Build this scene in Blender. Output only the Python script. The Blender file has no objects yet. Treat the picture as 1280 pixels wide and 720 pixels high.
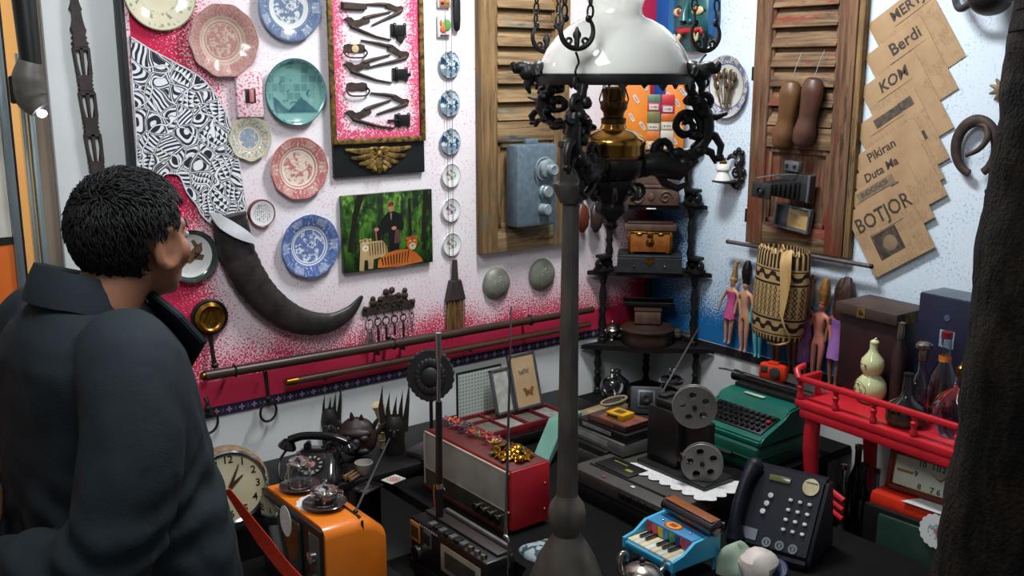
import bpy, bmesh, math, random
from mathutils import Vector, Matrix, noise
random.seed(11)
PI = math.pi
sc = bpy.context.scene
COL = sc.collection
rad = math.radians

# ------------------------------------------------------------------ camera geometry
# Room corner at the origin: wall_left is the plane y = 0 (runs to -X), wall_right is x = 0 (runs to -Y).
FPX = 1261.0
TH = math.atan(270 / FPX)
CH = 1.75
DV = Vector((math.cos(rad(52.5)), math.sin(rad(52.5)), 0))
RV = Vector((DV.y, -DV.x, 0))
CAM = Vector((0, 0, CH)) - 4.2 * DV - 0.58 * RV

def ray(px, py):
    a = (px - 640) / FPX; b = (360 - py) / FPX
    f = math.cos(TH) + b * math.sin(TH)
    return f * DV + a * RV + Vector((0, 0, -math.sin(TH) + b * math.cos(TH))), f
def PL(px, py, off=0.0):            # point on the left wall
    r, _ = ray(px, py); return CAM + r * ((-off - CAM.y) / r.y)
def PR(px, py, off=0.0):            # point on the right wall
    r, _ = ray(px, py); return CAM + r * ((-off - CAM.x) / r.x)
def PZ(px, py, z):                  # point at a height
    r, _ = ray(px, py); return CAM + r * ((z - CAM.z) / r.z)
def PD(px, py, d):                  # point at a distance
    r, f = ray(px, py); return CAM + r * (d / f)

def T(p): return Matrix.Translation(Vector(p))
def Rz(a): return Matrix.Rotation(a, 4, 'Z')
def Rx(a): return Matrix.Rotation(a, 4, 'X')
def Ry(a): return Matrix.Rotation(a, 4, 'Y')
def S(x, y=None, z=None):
    if y is None: y = z = x
    return Matrix.Diagonal((x, y, z, 1))
WL = Rx(PI / 2)                     # wall frames: x right, y up, z out of the wall
WR = Rz(-PI / 2) @ Rx(PI / 2)
def ML(p, roll=0, out=0.002): return T((p[0], -out, p[2])) @ WL @ Rz(roll)
def MR(p, roll=0, out=0.002): return T((-out, p[1], p[2])) @ WR @ Rz(roll)
def MT(p, yaw=0): return T(p) @ Rz(yaw)
FACE = -PI / 2                      # table things whose front (local -y) looks at -X

def lin(c):
    o = []
    for v in c[:3]:
        v = v / 255.0
        o.append(v / 12.92 if v <= 0.04045 else ((v + 0.055) / 1.055) ** 2.4)
    return (o[0], o[1], o[2], 1.0)

# ------------------------------------------------------------------ node helper
class NT:
    def __init__(s, name):
        s.mat = bpy.data.materials.new(name); s.mat.use_nodes = True
        s.t = s.mat.node_tree; s.n = s.t.nodes; s.l = s.t.links
        s.b = s.n['Principled BSDF']
    def put(s, sock, v):
        if v is None: return
        if isinstance(v, (int, float)):
            sock.default_value = v if sock.type == 'VALUE' else ((v, v, v, 1) if sock.type == 'RGBA' else (v, v, v))
        elif isinstance(v, tuple):
            if sock.type == 'RGBA': sock.default_value = v if len(v) == 4 else (*v, 1)
            else: sock.default_value = v[:3]
        else: s.l.new(v, sock)
    def m(s, op, a, b=None, c=None, clamp=False):
        n = s.n.new('ShaderNodeMath'); n.operation = op; n.use_clamp = clamp
        for i, v in enumerate((a, b, c)):
            if v is not None: s.put(n.inputs[i], v)
        return n.outputs[0]
    def add(s, a, b): return s.m('ADD', a, b)
    def mul(s, a, b): return s.m('MULTIPLY', a, b)
    def step(s, a, lo, hi):         # 0 below lo, 1 above hi
        n = s.n.new('ShaderNodeMapRange'); n.clamp = True
        s.put(n.inputs[0], a); s.put(n.inputs[1], lo); s.put(n.inputs[2], hi)
        n.inputs[3].default_value = 0; n.inputs[4].default_value = 1
        return n.outputs[0]
    def band(s, a, lo, hi, e=0.01):
        return s.mul(s.step(a, lo - e, lo + e), s.step(a, hi + e, hi - e))
    def mix(s, f, a, b):
        n = s.n.new('ShaderNodeMix'); n.data_type = 'RGBA'
        s.put(n.inputs[0], f); s.put(n.inputs[6], a); s.put(n.inputs[7], b)
        return n.outputs[2]
    def obj(s):
        return s.n.new('ShaderNodeTexCoord').outputs['Object']
    def pos(s):
        return s.n.new('ShaderNodeNewGeometry').outputs['Position']
    def xyz(s, v):
        n = s.n.new('ShaderNodeSeparateXYZ'); s.l.new(v, n.inputs[0]); return n.outputs[0], n.outputs[1], n.outputs[2]
    def com(s, x, y, z=0.0):
        n = s.n.new('ShaderNodeCombineXYZ'); s.put(n.inputs[0], x); s.put(n.inputs[1], y); s.put(n.inputs[2], z); return n.outputs[0]
    def mapv(s, v, scale=(1, 1, 1), loc=(0, 0, 0), rot=(0, 0, 0)):
        n = s.n.new('ShaderNodeMapping'); s.l.new(v, n.inputs[0])
        n.inputs[1].default_value = loc; n.inputs[2].default_value = rot; n.inputs[3].default_value = scale
        return n.outputs[0]
    def noise(s, v, sc=10.0, detail=3.0, rough=0.5, dist=0.0):
        n = s.n.new('ShaderNodeTexNoise'); s.l.new(v, n.inputs['Vector'])
        n.inputs['Scale'].default_value = sc; n.inputs['Detail'].default_value = detail
        n.inputs['Roughness'].default_value = rough; n.inputs['Distortion'].default_value = dist
        return n.outputs[0]
    def vor(s, v, sc=10.0, feat='F1', out='Distance', rnd=1.0):
        n = s.n.new('ShaderNodeTexVoronoi'); n.feature = feat; s.l.new(v, n.inputs['Vector'])
        n.inputs['Scale'].default_value = sc; n.inputs['Randomness'].default_value = rnd
        return n.outputs[out]
    def bump(s, h, st=0.3, d=0.002):
        n = s.n.new('ShaderNodeBump'); n.inputs['Strength'].default_value = st; n.inputs['Distance'].default_value = d
        s.l.new(h, n.inputs['Height']); s.l.new(n.outputs[0], s.b.inputs['Normal'])
    def done(s, col, rough=0.5, metal=0.0, spec=0.5, coat=0.0):
        s.put(s.b.inputs['Base Color'], col); s.put(s.b.inputs['Roughness'], rough)
        s.put(s.b.inputs['Metallic'], metal); s.put(s.b.inputs['Specular IOR Level'], spec)
        s.b.inputs['Coat Weight'].default_value = coat
        return s.mat

_cache = {}
def mat(name, col, rough=0.5, metal=0.0, col2=None, sc=14.0, st=(1, 1, 1), lo=0.35, hi=0.65, bump=0.0, bsc=60.0, spec=0.5, coat=0.0, detail=4.0):
    if name in _cache: return _cache[name]
    n = NT(name); o = n.obj()
    if col2 is None: col2 = tuple(min(255, max(0, v * 0.82)) for v in col)
    f = n.step(n.noise(n.mapv(o, st), sc, detail), lo, hi)
    c = n.mix(f, lin(col), lin(col2))
    if bump: n.bump(n.noise(n.mapv(o, st), bsc, 4), bump)
    _cache[name] = n.done(c, rough, metal, spec, coat)
    return _cache[name]
def glow(name, col, st):
    n = NT(name); n.b.inputs['Emission Color'].default_value = lin(col); n.b.inputs['Emission Strength'].default_value = st
    return n.done(lin(col), 0.4)
def glass(name, col=(235, 245, 240), rough=0.03, alpha=0.35, ior=1.45):
    if name in _cache: return _cache[name]
    n = NT(name); n.b.inputs['Transmission Weight'].default_value = 1.0; n.b.inputs['IOR'].default_value = ior
    o = n.obj(); f = n.step(n.noise(o, 30, 2), .3, .7)
    c = n.mix(f, lin(col), lin(tuple(v * .95 for v in col)))
    _cache[name] = n.done(c, rough)
    return _cache[name]

# ------------------------------------------------------------------ mesh builder
def frames(pts, closed=False):
    n = len(pts); out = []; prev = None
    for i in range(n):
        if closed: t = pts[(i + 1) % n] - pts[i - 1]
        else: t = pts[min(i + 1, n - 1)] - pts[max(i - 1, 0)]
        t = t.normalized() if t.length > 1e-9 else Vector((0, 0, 1))
        if prev is None:
            a = Vector((0, 0, 1)) if abs(t.z) < 0.9 else Vector((1, 0, 0)); u = t.cross(a).normalized()
        else:
            u = prev - t * prev.dot(t); u = u.normalized() if u.length > 1e-9 else t.orthogonal().normalized()
        prev = u; out.append((t, u, t.cross(u)))
    return out

class G:
    def __init__(s): s.bm = bmesh.new(); s.mats = []; s.i = 0; s.M = Matrix()
    def use(s, m):
        if m not in s.mats: s.mats.append(m)
        s.i = s.mats.index(m); return s
    def at(s, M=None): s.M = M if M is not None else Matrix(); return s
    def v(s, p): return s.bm.verts.new(s.M @ Vector(p))
    def f(s, vs, smooth=True):
        try: fc = s.bm.faces.new(vs)
        except ValueError: return None
        fc.material_index = s.i; fc.smooth = smooth; return fc
    def box(s, c, d, bev=0.0, M=None, seg=2):
        M = s.M @ (M or Matrix()); c = Vector(c); h = Vector(d) / 2
        vs = [s.bm.verts.new(M @ (c + Vector((x * h.x, y * h.y, z * h.z)))) for x in (-1, 1) for y in (-1, 1) for z in (-1, 1)]
        fs = []
        for q in ((0, 1, 3, 2), (4, 6, 7, 5), (0, 4, 5, 1), (2, 3, 7, 6), (0, 2, 6, 4), (1, 5, 7, 3)):
            fc = s.f([vs[k] for k in q], False); fs.append(fc)
        if bev > 0:
            es = list({e for fc in fs for e in fc.edges})
            r = bmesh.ops.bevel(s.bm, geom=es, offset=bev, segments=seg, affect='EDGES', profile=0.5)
            for fc in r['faces']: fc.material_index = s.i; fc.smooth = True
        return s
    def box2(s, a, b, bev=0.0, M=None):
        a = Vector(a); b = Vector(b); return s.box((a + b) / 2, [abs(b[k] - a[k]) for k in range(3)], bev, M)
    def ringskin(s, rings, closed=False, capa=True, capb=True):
        n = len(rings[0])
        for k in range(len(rings) - (0 if closed else 1)):
            a = rings[k]; b = rings[(k + 1) % len(rings)]
            for j in range(n):
                s.f([a[j], a[(j + 1) % n], b[(j + 1) % n], b[j]])
        if not closed:
            if capa: s.f(list(reversed(rings[0])))
            if capb: s.f(rings[-1])
        return s
    def tube(s, pts, r=0.01, seg=8, closed=False, flat=1.0, caps=True):
        pts = [Vector(p) for p in pts]; n = len(pts)
        if not isinstance(r, (list, tuple)): r = [r] * n
        elif len(r) != n:
            rr = []
            for i in range(n):
                t = i / (n - 1) * (len(r) - 1); k = min(int(t), len(r) - 2); rr.append(r[k] + (r[k + 1] - r[k]) * (t - k))
            r = rr
        rings = []
        for (t, u, w), p, q in zip(frames(pts, closed), pts, r):
            rings.append([s.v(p + (u * math.cos(a) + w * math.sin(a) * flat) * max(q, 1e-5)) for a in [2 * PI * j / seg for j in range(seg)]])
        return s.ringskin(rings, closed, caps, caps)
    def cyl(s, p0, p1, r0, r1=None, seg=16): return s.tube([p0, p1], [r0, r0 if r1 is None else r1], seg)
    def lathe(s, prof, seg=32, M=None, sx=1.0, sy=1.0, caps=True, wob=0.0, lobes=0):
        keep = s.M; s.M = s.M @ (M or Matrix()); rings = []
        for r, z in prof:
            rings.append([s.v((max(r, 1e-5) * (1 + wob * math.cos(lobes * a)) * math.cos(a) * sx, max(r, 1e-5) * (1 + wob * math.cos(lobes * a)) * math.sin(a) * sy, z)) for a in [2 * PI * j / seg for j in range(seg)]])
        s.ringskin(rings, False, caps, caps); s.M = keep; return s
    def prism(s, pts, z0, z1, M=None, bev=0.0):
        keep = s.M; s.M = s.M @ (M or Matrix())
        a = [s.v((p[0], p[1], z0)) for p in pts]; b = [s.v((p[0], p[1], z1)) for p in pts]
        n = len(pts)
        fs = [s.f(list(reversed(a)), False), s.f(b, False)]
        for j in range(n): fs.append(s.f([a[j], a[(j + 1) % n], b[(j + 1) % n], b[j]], False))
        if bev:
            es = [e for e in fs[1].edges] if fs[1] else []
            r = bmesh.ops.bevel(s.bm, geom=es, offset=bev, segments=1, affect='EDGES')
            for fc in r['faces']: fc.material_index = s.i
        s.M = keep; return s
    def flat(s, pts, z=0.0, M=None):
        keep = s.M; s.M = s.M @ (M or Matrix()); s.f([s.v((p[0], p[1], z)) for p in pts], False); s.M = keep; return s
    def ball(s, c, r, seg=16, rings=10, M=None):
        if not isinstance(r, (list, tuple)): r = (r, r, r)
        keep = s.M; s.M = s.M @ (M or Matrix()) @ T(c); rg = []
        for k in range(rings + 1):
            p = PI * k / rings; q = max(math.sin(p), 1e-4)
            rg.append([s.v((r[0] * q * math.cos(a), r[1] * q * math.sin(a), -r[2] * math.cos(p))) for a in [2 * PI * j / seg for j in range(seg)]])
        s.ringskin(rg); s.M = keep; return s
    def torus(s, c, R, r, M=None, seg=24, rs=8, sx=1.0):
        keep = s.M; s.M = s.M @ T(c) @ (M or Matrix())
        s.tube([(R * sx * math.cos(a), R * math.sin(a), 0) for a in [2 * PI * j / seg for j in range(seg)]], r, rs, True); s.M = keep; return s
    def text(s, body, size, M, depth=0.0004, align='CENTER', shear=0.0, sx=1.0, bold=0.0):
        cu = bpy.data.curves.new('lettering', 'FONT'); cu.body = body; cu.size = size; cu.align_x = align; cu.align_y = 'CENTER'
        cu.extrude = depth; cu.shear = shear; cu.resolution_u = 2; cu.offset = bold
        o = bpy.data.objects.new('lettering', cu); COL.objects.link(o)
        dg = bpy.context.evaluated_depsgraph_get(); me = bpy.data.meshes.new_from_object(o.evaluated_get(dg))
        me.transform(s.M @ M @ S(sx, 1, 1)); k = len(s.bm.faces); s.bm.from_mesh(me); s.bm.faces.ensure_lookup_table()
        for fc in list(s.bm.faces)[k:]: fc.material_index = s.i; fc.smooth = False
        bpy.data.objects.remove(o); bpy.data.curves.remove(cu); bpy.data.meshes.remove(me); return s
    def addmesh(s, me, M=None):
        me.transform(s.M @ (M or Matrix())); k = len(s.bm.faces); s.bm.from_mesh(me); s.bm.faces.ensure_lookup_table()
        for fc in list(s.bm.faces)[k:]: fc.material_index = s.i; fc.smooth = True
        bpy.data.meshes.remove(me); return s
    def skin(s, pts, edges, radii, sub=2, M=None):
        me = bpy.data.meshes.new('skin'); me.from_pydata([Vector(p) for p in pts], edges, [])
        o = bpy.data.objects.new('skin', me); COL.objects.link(o)
        o.modifiers.new('s', 'SKIN')
        for k, d in enumerate(me.skin_vertices[0].data):
            r = radii[k]; d.radius = (r, r) if not isinstance(r, (list, tuple)) else r; d.use_root = (k == 0)
        o.modifiers.new('u', 'SUBSURF').levels = sub; o.modifiers['u'].render_levels = sub
        dg = bpy.context.evaluated_depsgraph_get(); m2 = bpy.data.meshes.new_from_object(o.evaluated_get(dg))
        bpy.data.objects.remove(o); bpy.data.meshes.remove(me)
        return s.addmesh(m2, M)
    def voxel(s, size=0.008, smooth=4, fac=0.5):
        """merge everything built so far into one continuous skin"""
        me = bpy.data.meshes.new('vox'); bmesh.ops.recalc_face_normals(s.bm, faces=s.bm.faces); s.bm.to_mesh(me)
        o = bpy.data.objects.new('vox', me); COL.objects.link(o)
        r = o.modifiers.new('r', 'REMESH'); r.mode = 'VOXEL'; r.voxel_size = size
        if smooth:
            q = o.modifiers.new('q', 'SMOOTH'); q.factor = fac; q.iterations = smooth
        dg = bpy.context.evaluated_depsgraph_get(); m2 = bpy.data.meshes.new_from_object(o.evaluated_get(dg))
        bpy.data.objects.remove(o); bpy.data.meshes.remove(me); s.bm.free(); s.bm = bmesh.new()
        keep = s.M; s.M = Matrix(); s.addmesh(m2); s.M = keep; return s
    def jitter(s, amp, sc=20.0, seed=0.0):
        s.bm.normal_update()
        for q in s.bm.verts: q.co += q.normal * (noise.noise(q.co * sc + Vector((seed, seed * 2, 0))) * amp)
        return s
    def out(s, name, parent=None, mw=None, sharp=40):
        bmesh.ops.recalc_face_normals(s.bm, faces=s.bm.faces)
        me = bpy.data.meshes.new(name); s.bm.to_mesh(me); s.bm.free()
        for m in s.mats: me.materials.append(m)
        if sharp: me.set_sharp_from_angle(angle=rad(sharp))
        o = bpy.data.objects.new(name, me); COL.objects.link(o)
        if parent is not None: o.parent = parent
        if mw is not None: o.matrix_world = mw if parent is None else o.matrix_world
        return o

LABELS = []
def tag(o, label, cat, group=None, kind=None):
    o['label'] = label; o['category'] = cat
    if group: o['group'] = group
    if kind: o['kind'] = kind
    return o
def thing(name, mw, label, cat, group=None):
    o = bpy.data.objects.new(name, None); o.empty_display_size = 0.05; COL.objects.link(o); o.matrix_world = mw
    return tag(o, label, cat, group)
def solo(g, name, mw, label, cat, group=None, sharp=40):
    return tag(g.out(name, None, mw, sharp), label, cat, group)
def struct(g, name, sharp=40):
    o = g.out(name, None, None, sharp); o['kind'] = 'structure'; return o
def copy_thing(o, mw, label=None, group=None):
    c = o.copy(); COL.objects.link(c); c.matrix_world = mw
    if label: c['label'] = label
    if group: c['group'] = group
    for ch in o.children:
        d = ch.copy(); COL.objects.link(d); d.parent = c
        for g2 in ch.children:
            e = g2.copy(); COL.objects.link(e); e.parent = d
    return c
def scrawl(g, w, h, M, n=6, seed=1):
    """lettering too small to read: uneven little strokes"""
    r = random.Random(seed)
    for k in range(n): g.box((-w / 2 + w * (k + .5) / n, 0, 0), (w / n * r.uniform(.35, .7), h * r.uniform(.55, 1), .0003), 0, M)
    return g
def arc(cx, cy, r, a0, a1, n=12):
    return [(cx + r * math.cos(a0 + (a1 - a0) * k / n), cy + r * math.sin(a0 + (a1 - a0) * k / n)) for k in range(n + 1)]
def spiral(cx, cy, r0, r1, a0, a1, n=24):
    return [(cx + (r0 + (r1 - r0) * k / n) * math.cos(a0 + (a1 - a0) * k / n), cy + (r0 + (r1 - r0) * k / n) * math.sin(a0 + (a1 - a0) * k / n)) for k in range(n + 1)]
def catmull(p, n=6, closed=False):
    p = [Vector(q) for q in p]; out = []; m = len(p)
    for i in range(m if closed else m - 1):
        a, b, c, d = (p[(i - 1) % m], p[i], p[(i + 1) % m], p[(i + 2) % m]) if closed else (p[max(i - 1, 0)], p[i], p[i + 1], p[min(i + 2, m - 1)])
        for k in range(n):
            t = k / n
            out.append(0.5 * ((2 * b) + (c - a) * t + (2 * a - 5 * b + 4 * c - d) * t * t + (3 * b - a - 3 * c + d) * t ** 3))
    if not closed: out.append(p[-1])
    return out
EXPOSURE = 0.0
AMB = 0.24
KEY_P = (-0.95, -0.85, 2.72); KEY_E = 42.0
FILL_P = (-2.45, -1.55, 2.80); FILL_E = 40.0; FILL_T = (-2.1, -0.3, 1.4)
WARM_E = 42.0
# ------------------------------------------------------------------ camera, light
cam = bpy.data.cameras.new('camera'); cam.sensor_width = 36.0; cam.lens = FPX / 1280 * 36.0; cam.clip_start = 0.05
co = bpy.data.objects.new('camera', cam); COL.objects.link(co)
fw = DV * math.cos(TH) - Vector((0, 0, math.sin(TH))); up = DV * math.sin(TH) + Vector((0, 0, math.cos(TH)))
R3 = Matrix((RV, up, -fw)).transposed().to_4x4()
co.matrix_world = T(CAM) @ R3
sc.camera = co
sc.view_settings.view_transform = 'Standard'; sc.view_settings.look = 'None'
sc.view_settings.gamma = 1.0; sc.view_settings.use_curve_mapping = False
sc.view_settings.exposure = EXPOSURE

w = bpy.data.worlds.new('room_ambience'); sc.world = w; w.use_nodes = True
w.node_tree.nodes['Background'].inputs[0].default_value = lin((214, 222, 226)); w.node_tree.nodes['Background'].inputs[1].default_value = AMB
def area(name, p, size, power, col, target=None, sy=None):
    l = bpy.data.lights.new(name, 'AREA'); l.size = size; l.energy = power; l.color = lin(col)[:3]
    if sy: l.shape = 'RECTANGLE'; l.size_y = sy
    o = bpy.data.objects.new(name, l); COL.objects.link(o); o.location = p
    d = (Vector(target) - Vector(p)) if target else Vector((0, 0, -1))
    o.rotation_euler = d.to_track_quat('-Z', 'Y').to_euler(); return o
area('ceiling_tube_light', KEY_P, 0.22, KEY_E, (246, 249, 250), None, 0.5)
area('ceiling_tube_light_by_entrance', FILL_P, 0.5, FILL_E, (240, 247, 250), FILL_T, 1.2)
area('warm_light_of_back_room', (-2.9, 1.0, 2.6), 0.5, WARM_E, (255, 222, 176), (-2.8, 1.2, 0))

# ------------------------------------------------------------------ walls
def sprayed(name, base, speck, strong, axis, edge0, mid_speck, far):
    n = NT(name); P = n.pos(); x, y, z = n.xyz(P)
    u = x if axis == 'x' else y
    dz = n.m('SUBTRACT', z, 0.70)
    corner = n.add(n.mul(u, -1.35 if axis == 'x' else -0.70), n.mul(n.m('MAXIMUM', n.m('SUBTRACT', z, 1.15), 0.0), .45))
    d = n.m('MINIMUM', corner, n.mul(dz, 1.0 if axis == 'x' else 0.80))
    if axis == 'x':
        left = n.add(u, 2.07)
        d = n.m('MINIMUM', d, n.mul(left, 1.0))
    big = n.noise(P, 5.0, 2)
    d = n.add(d, n.mul(n.m('SUBTRACT', big, 0.5), 0.22))
    p = n.step(d, far, edge0)                      # 1 at the edges of the panel, 0 far from them
    p = n.m('POWER', p, 1.5)
    fine = n.noise(P, 165.0, 3, 0.7)
    thr = n.add(n.mul(p, -0.42), 0.70)
    dots = n.step(n.m('SUBTRACT', fine, thr), -0.015, 0.03)
    clus = n.step(n.noise(P, 9.0, 2), 0.40, 0.60)
    fine2 = n.noise(n.mapv(P, (1, 1, 1), (3, 1, 2)), 115.0, 3, 0.65)
    spk = n.mul(n.step(fine2, 0.560, 0.610), n.add(n.mul(clus, 0.65), 0.2))
    c = n.mix(n.mul(spk, mid_speck), lin(base), lin(speck))
    c = n.mix(n.mul(p, 0.5), c, lin(speck))
    c = n.mix(dots, c, lin(strong))
    n.bump(n.noise(P, 60, 4), 0.25, 0.001)
    return n.done(c, 0.75, 0, 0.25)
m_pink = sprayed('pink_sprayed_wall_paint', (230, 224, 228), (222, 128, 156), (198, 36, 76), 'x', 0.0, 0.8, 0.44)
m_blue = sprayed('blue_sprayed_wall_paint', (216, 229, 240), (96, 158, 200), (24, 106, 168), 'y', 0.0, 0.8, 0.36)
def whitewall(name, col):
    n = NT(name); P = n.pos(); f = n.step(n.noise(P, 3.0, 5), .3, .75)
    n.bump(n.noise(P, 40, 4), 0.2, 0.001)
    return n.done(n.mix(f, lin(col), lin(tuple(v * .94 for v in col))), 0.7, 0, 0.3)
m_white = whitewall('white_wall_paint', (222, 224, 224))
m_crim = mat('plain_crimson_paint', (198, 38, 76), .65, col2=(184, 30, 68), sc=6)
m_floor = mat('grey_terrazzo', (96, 92, 88), .5, col2=(70, 68, 66), sc=40)
m_ceil = mat('white_ceiling_paint', (226, 226, 224), .8)

g = G(); g.use(m_floor).box2((-4.2, -4.2, -0.1), (0.15, 2.2, 0.0)); struct(g, 'floor')
g = G(); g.use(m_ceil).box2((-4.2, -4.2, 2.9), (0.15, 2.2, 3.0)); struct(g, 'ceiling')
# left wall: raised sprayed panel, white dado, white pier
g = G(); g.use(m_pink).box2((-2.088, 0, 0.80), (0.0, 0.10, 2.9)); g.use(m_crim).box2((-2.088, 0, 0.70), (0.0, 0.10, 0.80))
g.use(m_white).box2((-2.088, 0, 0), (0.0, 0.10, 0.70)); struct(g, 'wall_left')
g = G(); g.use(m_white).box2((-2.305, 0.045, 0), (-2.10, 0.16, 2.9), 0.004); struct(g, 'wall_pier')
g = G(); g.use(m_blue).box2((0, -2.6, 0.69), (0.1, 0.1, 2.9)); g.use(m_white).box2((0, -2.6, 0), (0.1, 0.1, 0.69)); struct(g, 'wall_right')
# patterned ribbon along both walls
def ribbon(name, axis):
    n = NT(name); P = n.pos(); x, y, z = n.xyz(P); u = x if axis == 'x' else y
    k = 0.042
    fx = n.mul(n.m('SUBTRACT', n.m('FRACT', n.m('DIVIDE', u, k)), 0.5), k)
    fz = n.m('SUBTRACT', z, 0.7015)
    r = n.m('SQRT', n.add(n.mul(fx, fx), n.mul(fz, fz))); th = n.m('ARCTAN2', fz, fx)
    pet = n.mul(n.add(n.m('COSINE', n.mul(th, 4.0)), 2.0), 0.0036)
    flower = n.step(n.m('SUBTRACT', pet, r), 0, 0.0012)
    heart = n.step(r, 0.0042, 0.003)
    edge = n.step(n.m('ABSOLUTE', fz), 0.0125, 0.0135)
    tie = n.mul(n.step(n.m('ABSOLUTE', fx), 0.017, 0.0185), n.step(n.m('ABSOLUTE', fz), 0.006, 0.005))
    c = n.mix(flower, lin((30, 26, 52)), lin((150, 140, 172)))
    c = n.mix(heart, c, lin((200, 70, 120)))
    c = n.mix(tie, c, lin((86, 70, 120))); c = n.mix(edge, c, lin((16, 14, 26)))
    return n.done(c, 0.8)
g = G(); g.use(ribbon('ribbon_left', 'x')).box2((-2.088, -0.006, 0.686), (-0.002, -0.0005, 0.717)); struct(g, 'trim_1')
g = G(); g.use(ribbon('ribbon_right', 'y')).box2((-0.006, -2.6, 0.655), (-0.0005, -0.002, 0.688)); struct(g, 'trim_2')
m_blackp = mat('black_paint', (22, 22, 24), .5, col2=(12, 12, 14))
m_pinkedge = mat('white_edge_with_pink_specks', (226, 208, 214), .7, col2=(214, 80, 112), sc=130, lo=.50, hi=.62)
g = G(); g.use(m_blackp).box2((-2.114, -0.012, 0.0), (-2.101, 0.05, 2.9), 0.002); struct(g, 'trim_3')
g = G(); g.use(m_pinkedge).box2((-2.1005, -0.008, 0.0), (-2.0885, 0.05, 2.9), 0.002); struct(g, 'trim_4')
# magenta and blue bands painted either side of the corner, high up
g = G(); g.use(m_crim).box2((-0.10, -0.0015, 1.50), (-0.0005, -0.0002, 2.88)); struct(g, 'trim_5')
m_cobalt = mat('cobalt_paint', (10, 88, 164), .6, col2=(8, 74, 146), sc=5)
g = G(); g.use(m_cobalt).box2((-0.0015, -0.10, 1.50), (-0.0002, -0.002, 2.88)); struct(g, 'trim_6')

# ------------------------------------------------------------------ doorway to the back room at the far left
m_marble = mat('cream_marble_wallpaper', (214, 208, 196), .5, col2=(186, 178, 166), sc=7, detail=8)
m_orange = mat('orange_wall_paint', (232, 120, 40), .5, col2=(210, 96, 30), sc=4)
m_warm = mat('warm_plaster', (238, 214, 166), .7, col2=(230, 200, 146), sc=3)
m_alu = mat('brushed_aluminium', (176, 188, 190), .35, .8, col2=(140, 152, 156), sc=30, st=(1, 1, .05))
m_jamb = mat('worn_taupe_wood', (140, 122, 104), .7, col2=(112, 98, 84), sc=12, st=(1, 1, .15))
m_steel = mat('chromed_steel', (200, 204, 206), .15, 1.0, col2=(180, 184, 188))
m_black = mat('black_plastic', (14, 14, 15), .4, col2=(20, 20, 21))
g = G(); g.use(m_marble).box2((-4.2, 0.05, 1.305), (-2.435, 0.12, 2.9)); g.use(m_blackp).box2((-4.2, 0.046, 1.285), (-2.435, 0.12, 1.305))
g.use(m_orange).box2((-4.2, 0.05, 0), (-2.435, 0.12, 1.285)); struct(g, 'wall_entrance')
g = G(); g.use(m_warm).box2((-4.2, 2.0, 0), (0.1, 2.1, 2.9)); struct(g, 'wall_back')
g = G(); g.use(m_jamb).box2((-2.345, 0.06, 0), (-2.307, 0.14, 2.9), 0.004); g.use(m_alu).box2((-2.362, 0.05, 0), (-2.346, 0.10, 1.80), 0.003)
g.use(m_alu).box2((-2.378, 0.06, 0), (-2.367, 0.09, 1.80), 0.002); g.use(m_alu).box2((-2.434, 0.04, 0), (-2.412, 0.10, 2.9), 0.004); g.use(m_black).box2((-2.411, 0.06, 0), (-2.402, 0.09, 2.9), 0.002)
struct(g, 'door_1')
# ------------------------------------------------------------------ shared materials
m_iron = mat('black_cast_iron', (20, 20, 21), .42, .3, col2=(34, 32, 30), sc=30, bump=.4, bsc=90)
m_brass = mat('old_brass', (176, 128, 56), .28, 1.0, col2=(120, 82, 34), sc=25)
m_gold = mat('rubbed_gold_paint', (150, 118, 58), .5, .5, col2=(62, 50, 28), sc=60, bump=.5, bsc=120)
m_rust = mat('rusty_brown_iron', (72, 54, 44), .65, .3, col2=(44, 36, 34), sc=40, bump=.4, bsc=120)
m_darkwood = mat('dark_brown_wood', (62, 42, 32), .4, col2=(40, 26, 20), sc=22, st=(.1, 1, 1))
m_blackwood = mat('black_lacquered_wood', (13, 12, 12), .5, spec=.3, col2=(22, 20, 19), sc=20, st=(1, 1, .2))
m_silver = mat('tarnished_silver', (176, 170, 160), .25, 1.0, col2=(120, 112, 100), sc=18)
m_string = mat('grey_string', (110, 104, 100), .8)
m_whitegl = mat('white_glazed_china', (232, 230, 226), .12, coat=.5, col2=(222, 220, 216), sc=5)

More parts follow.
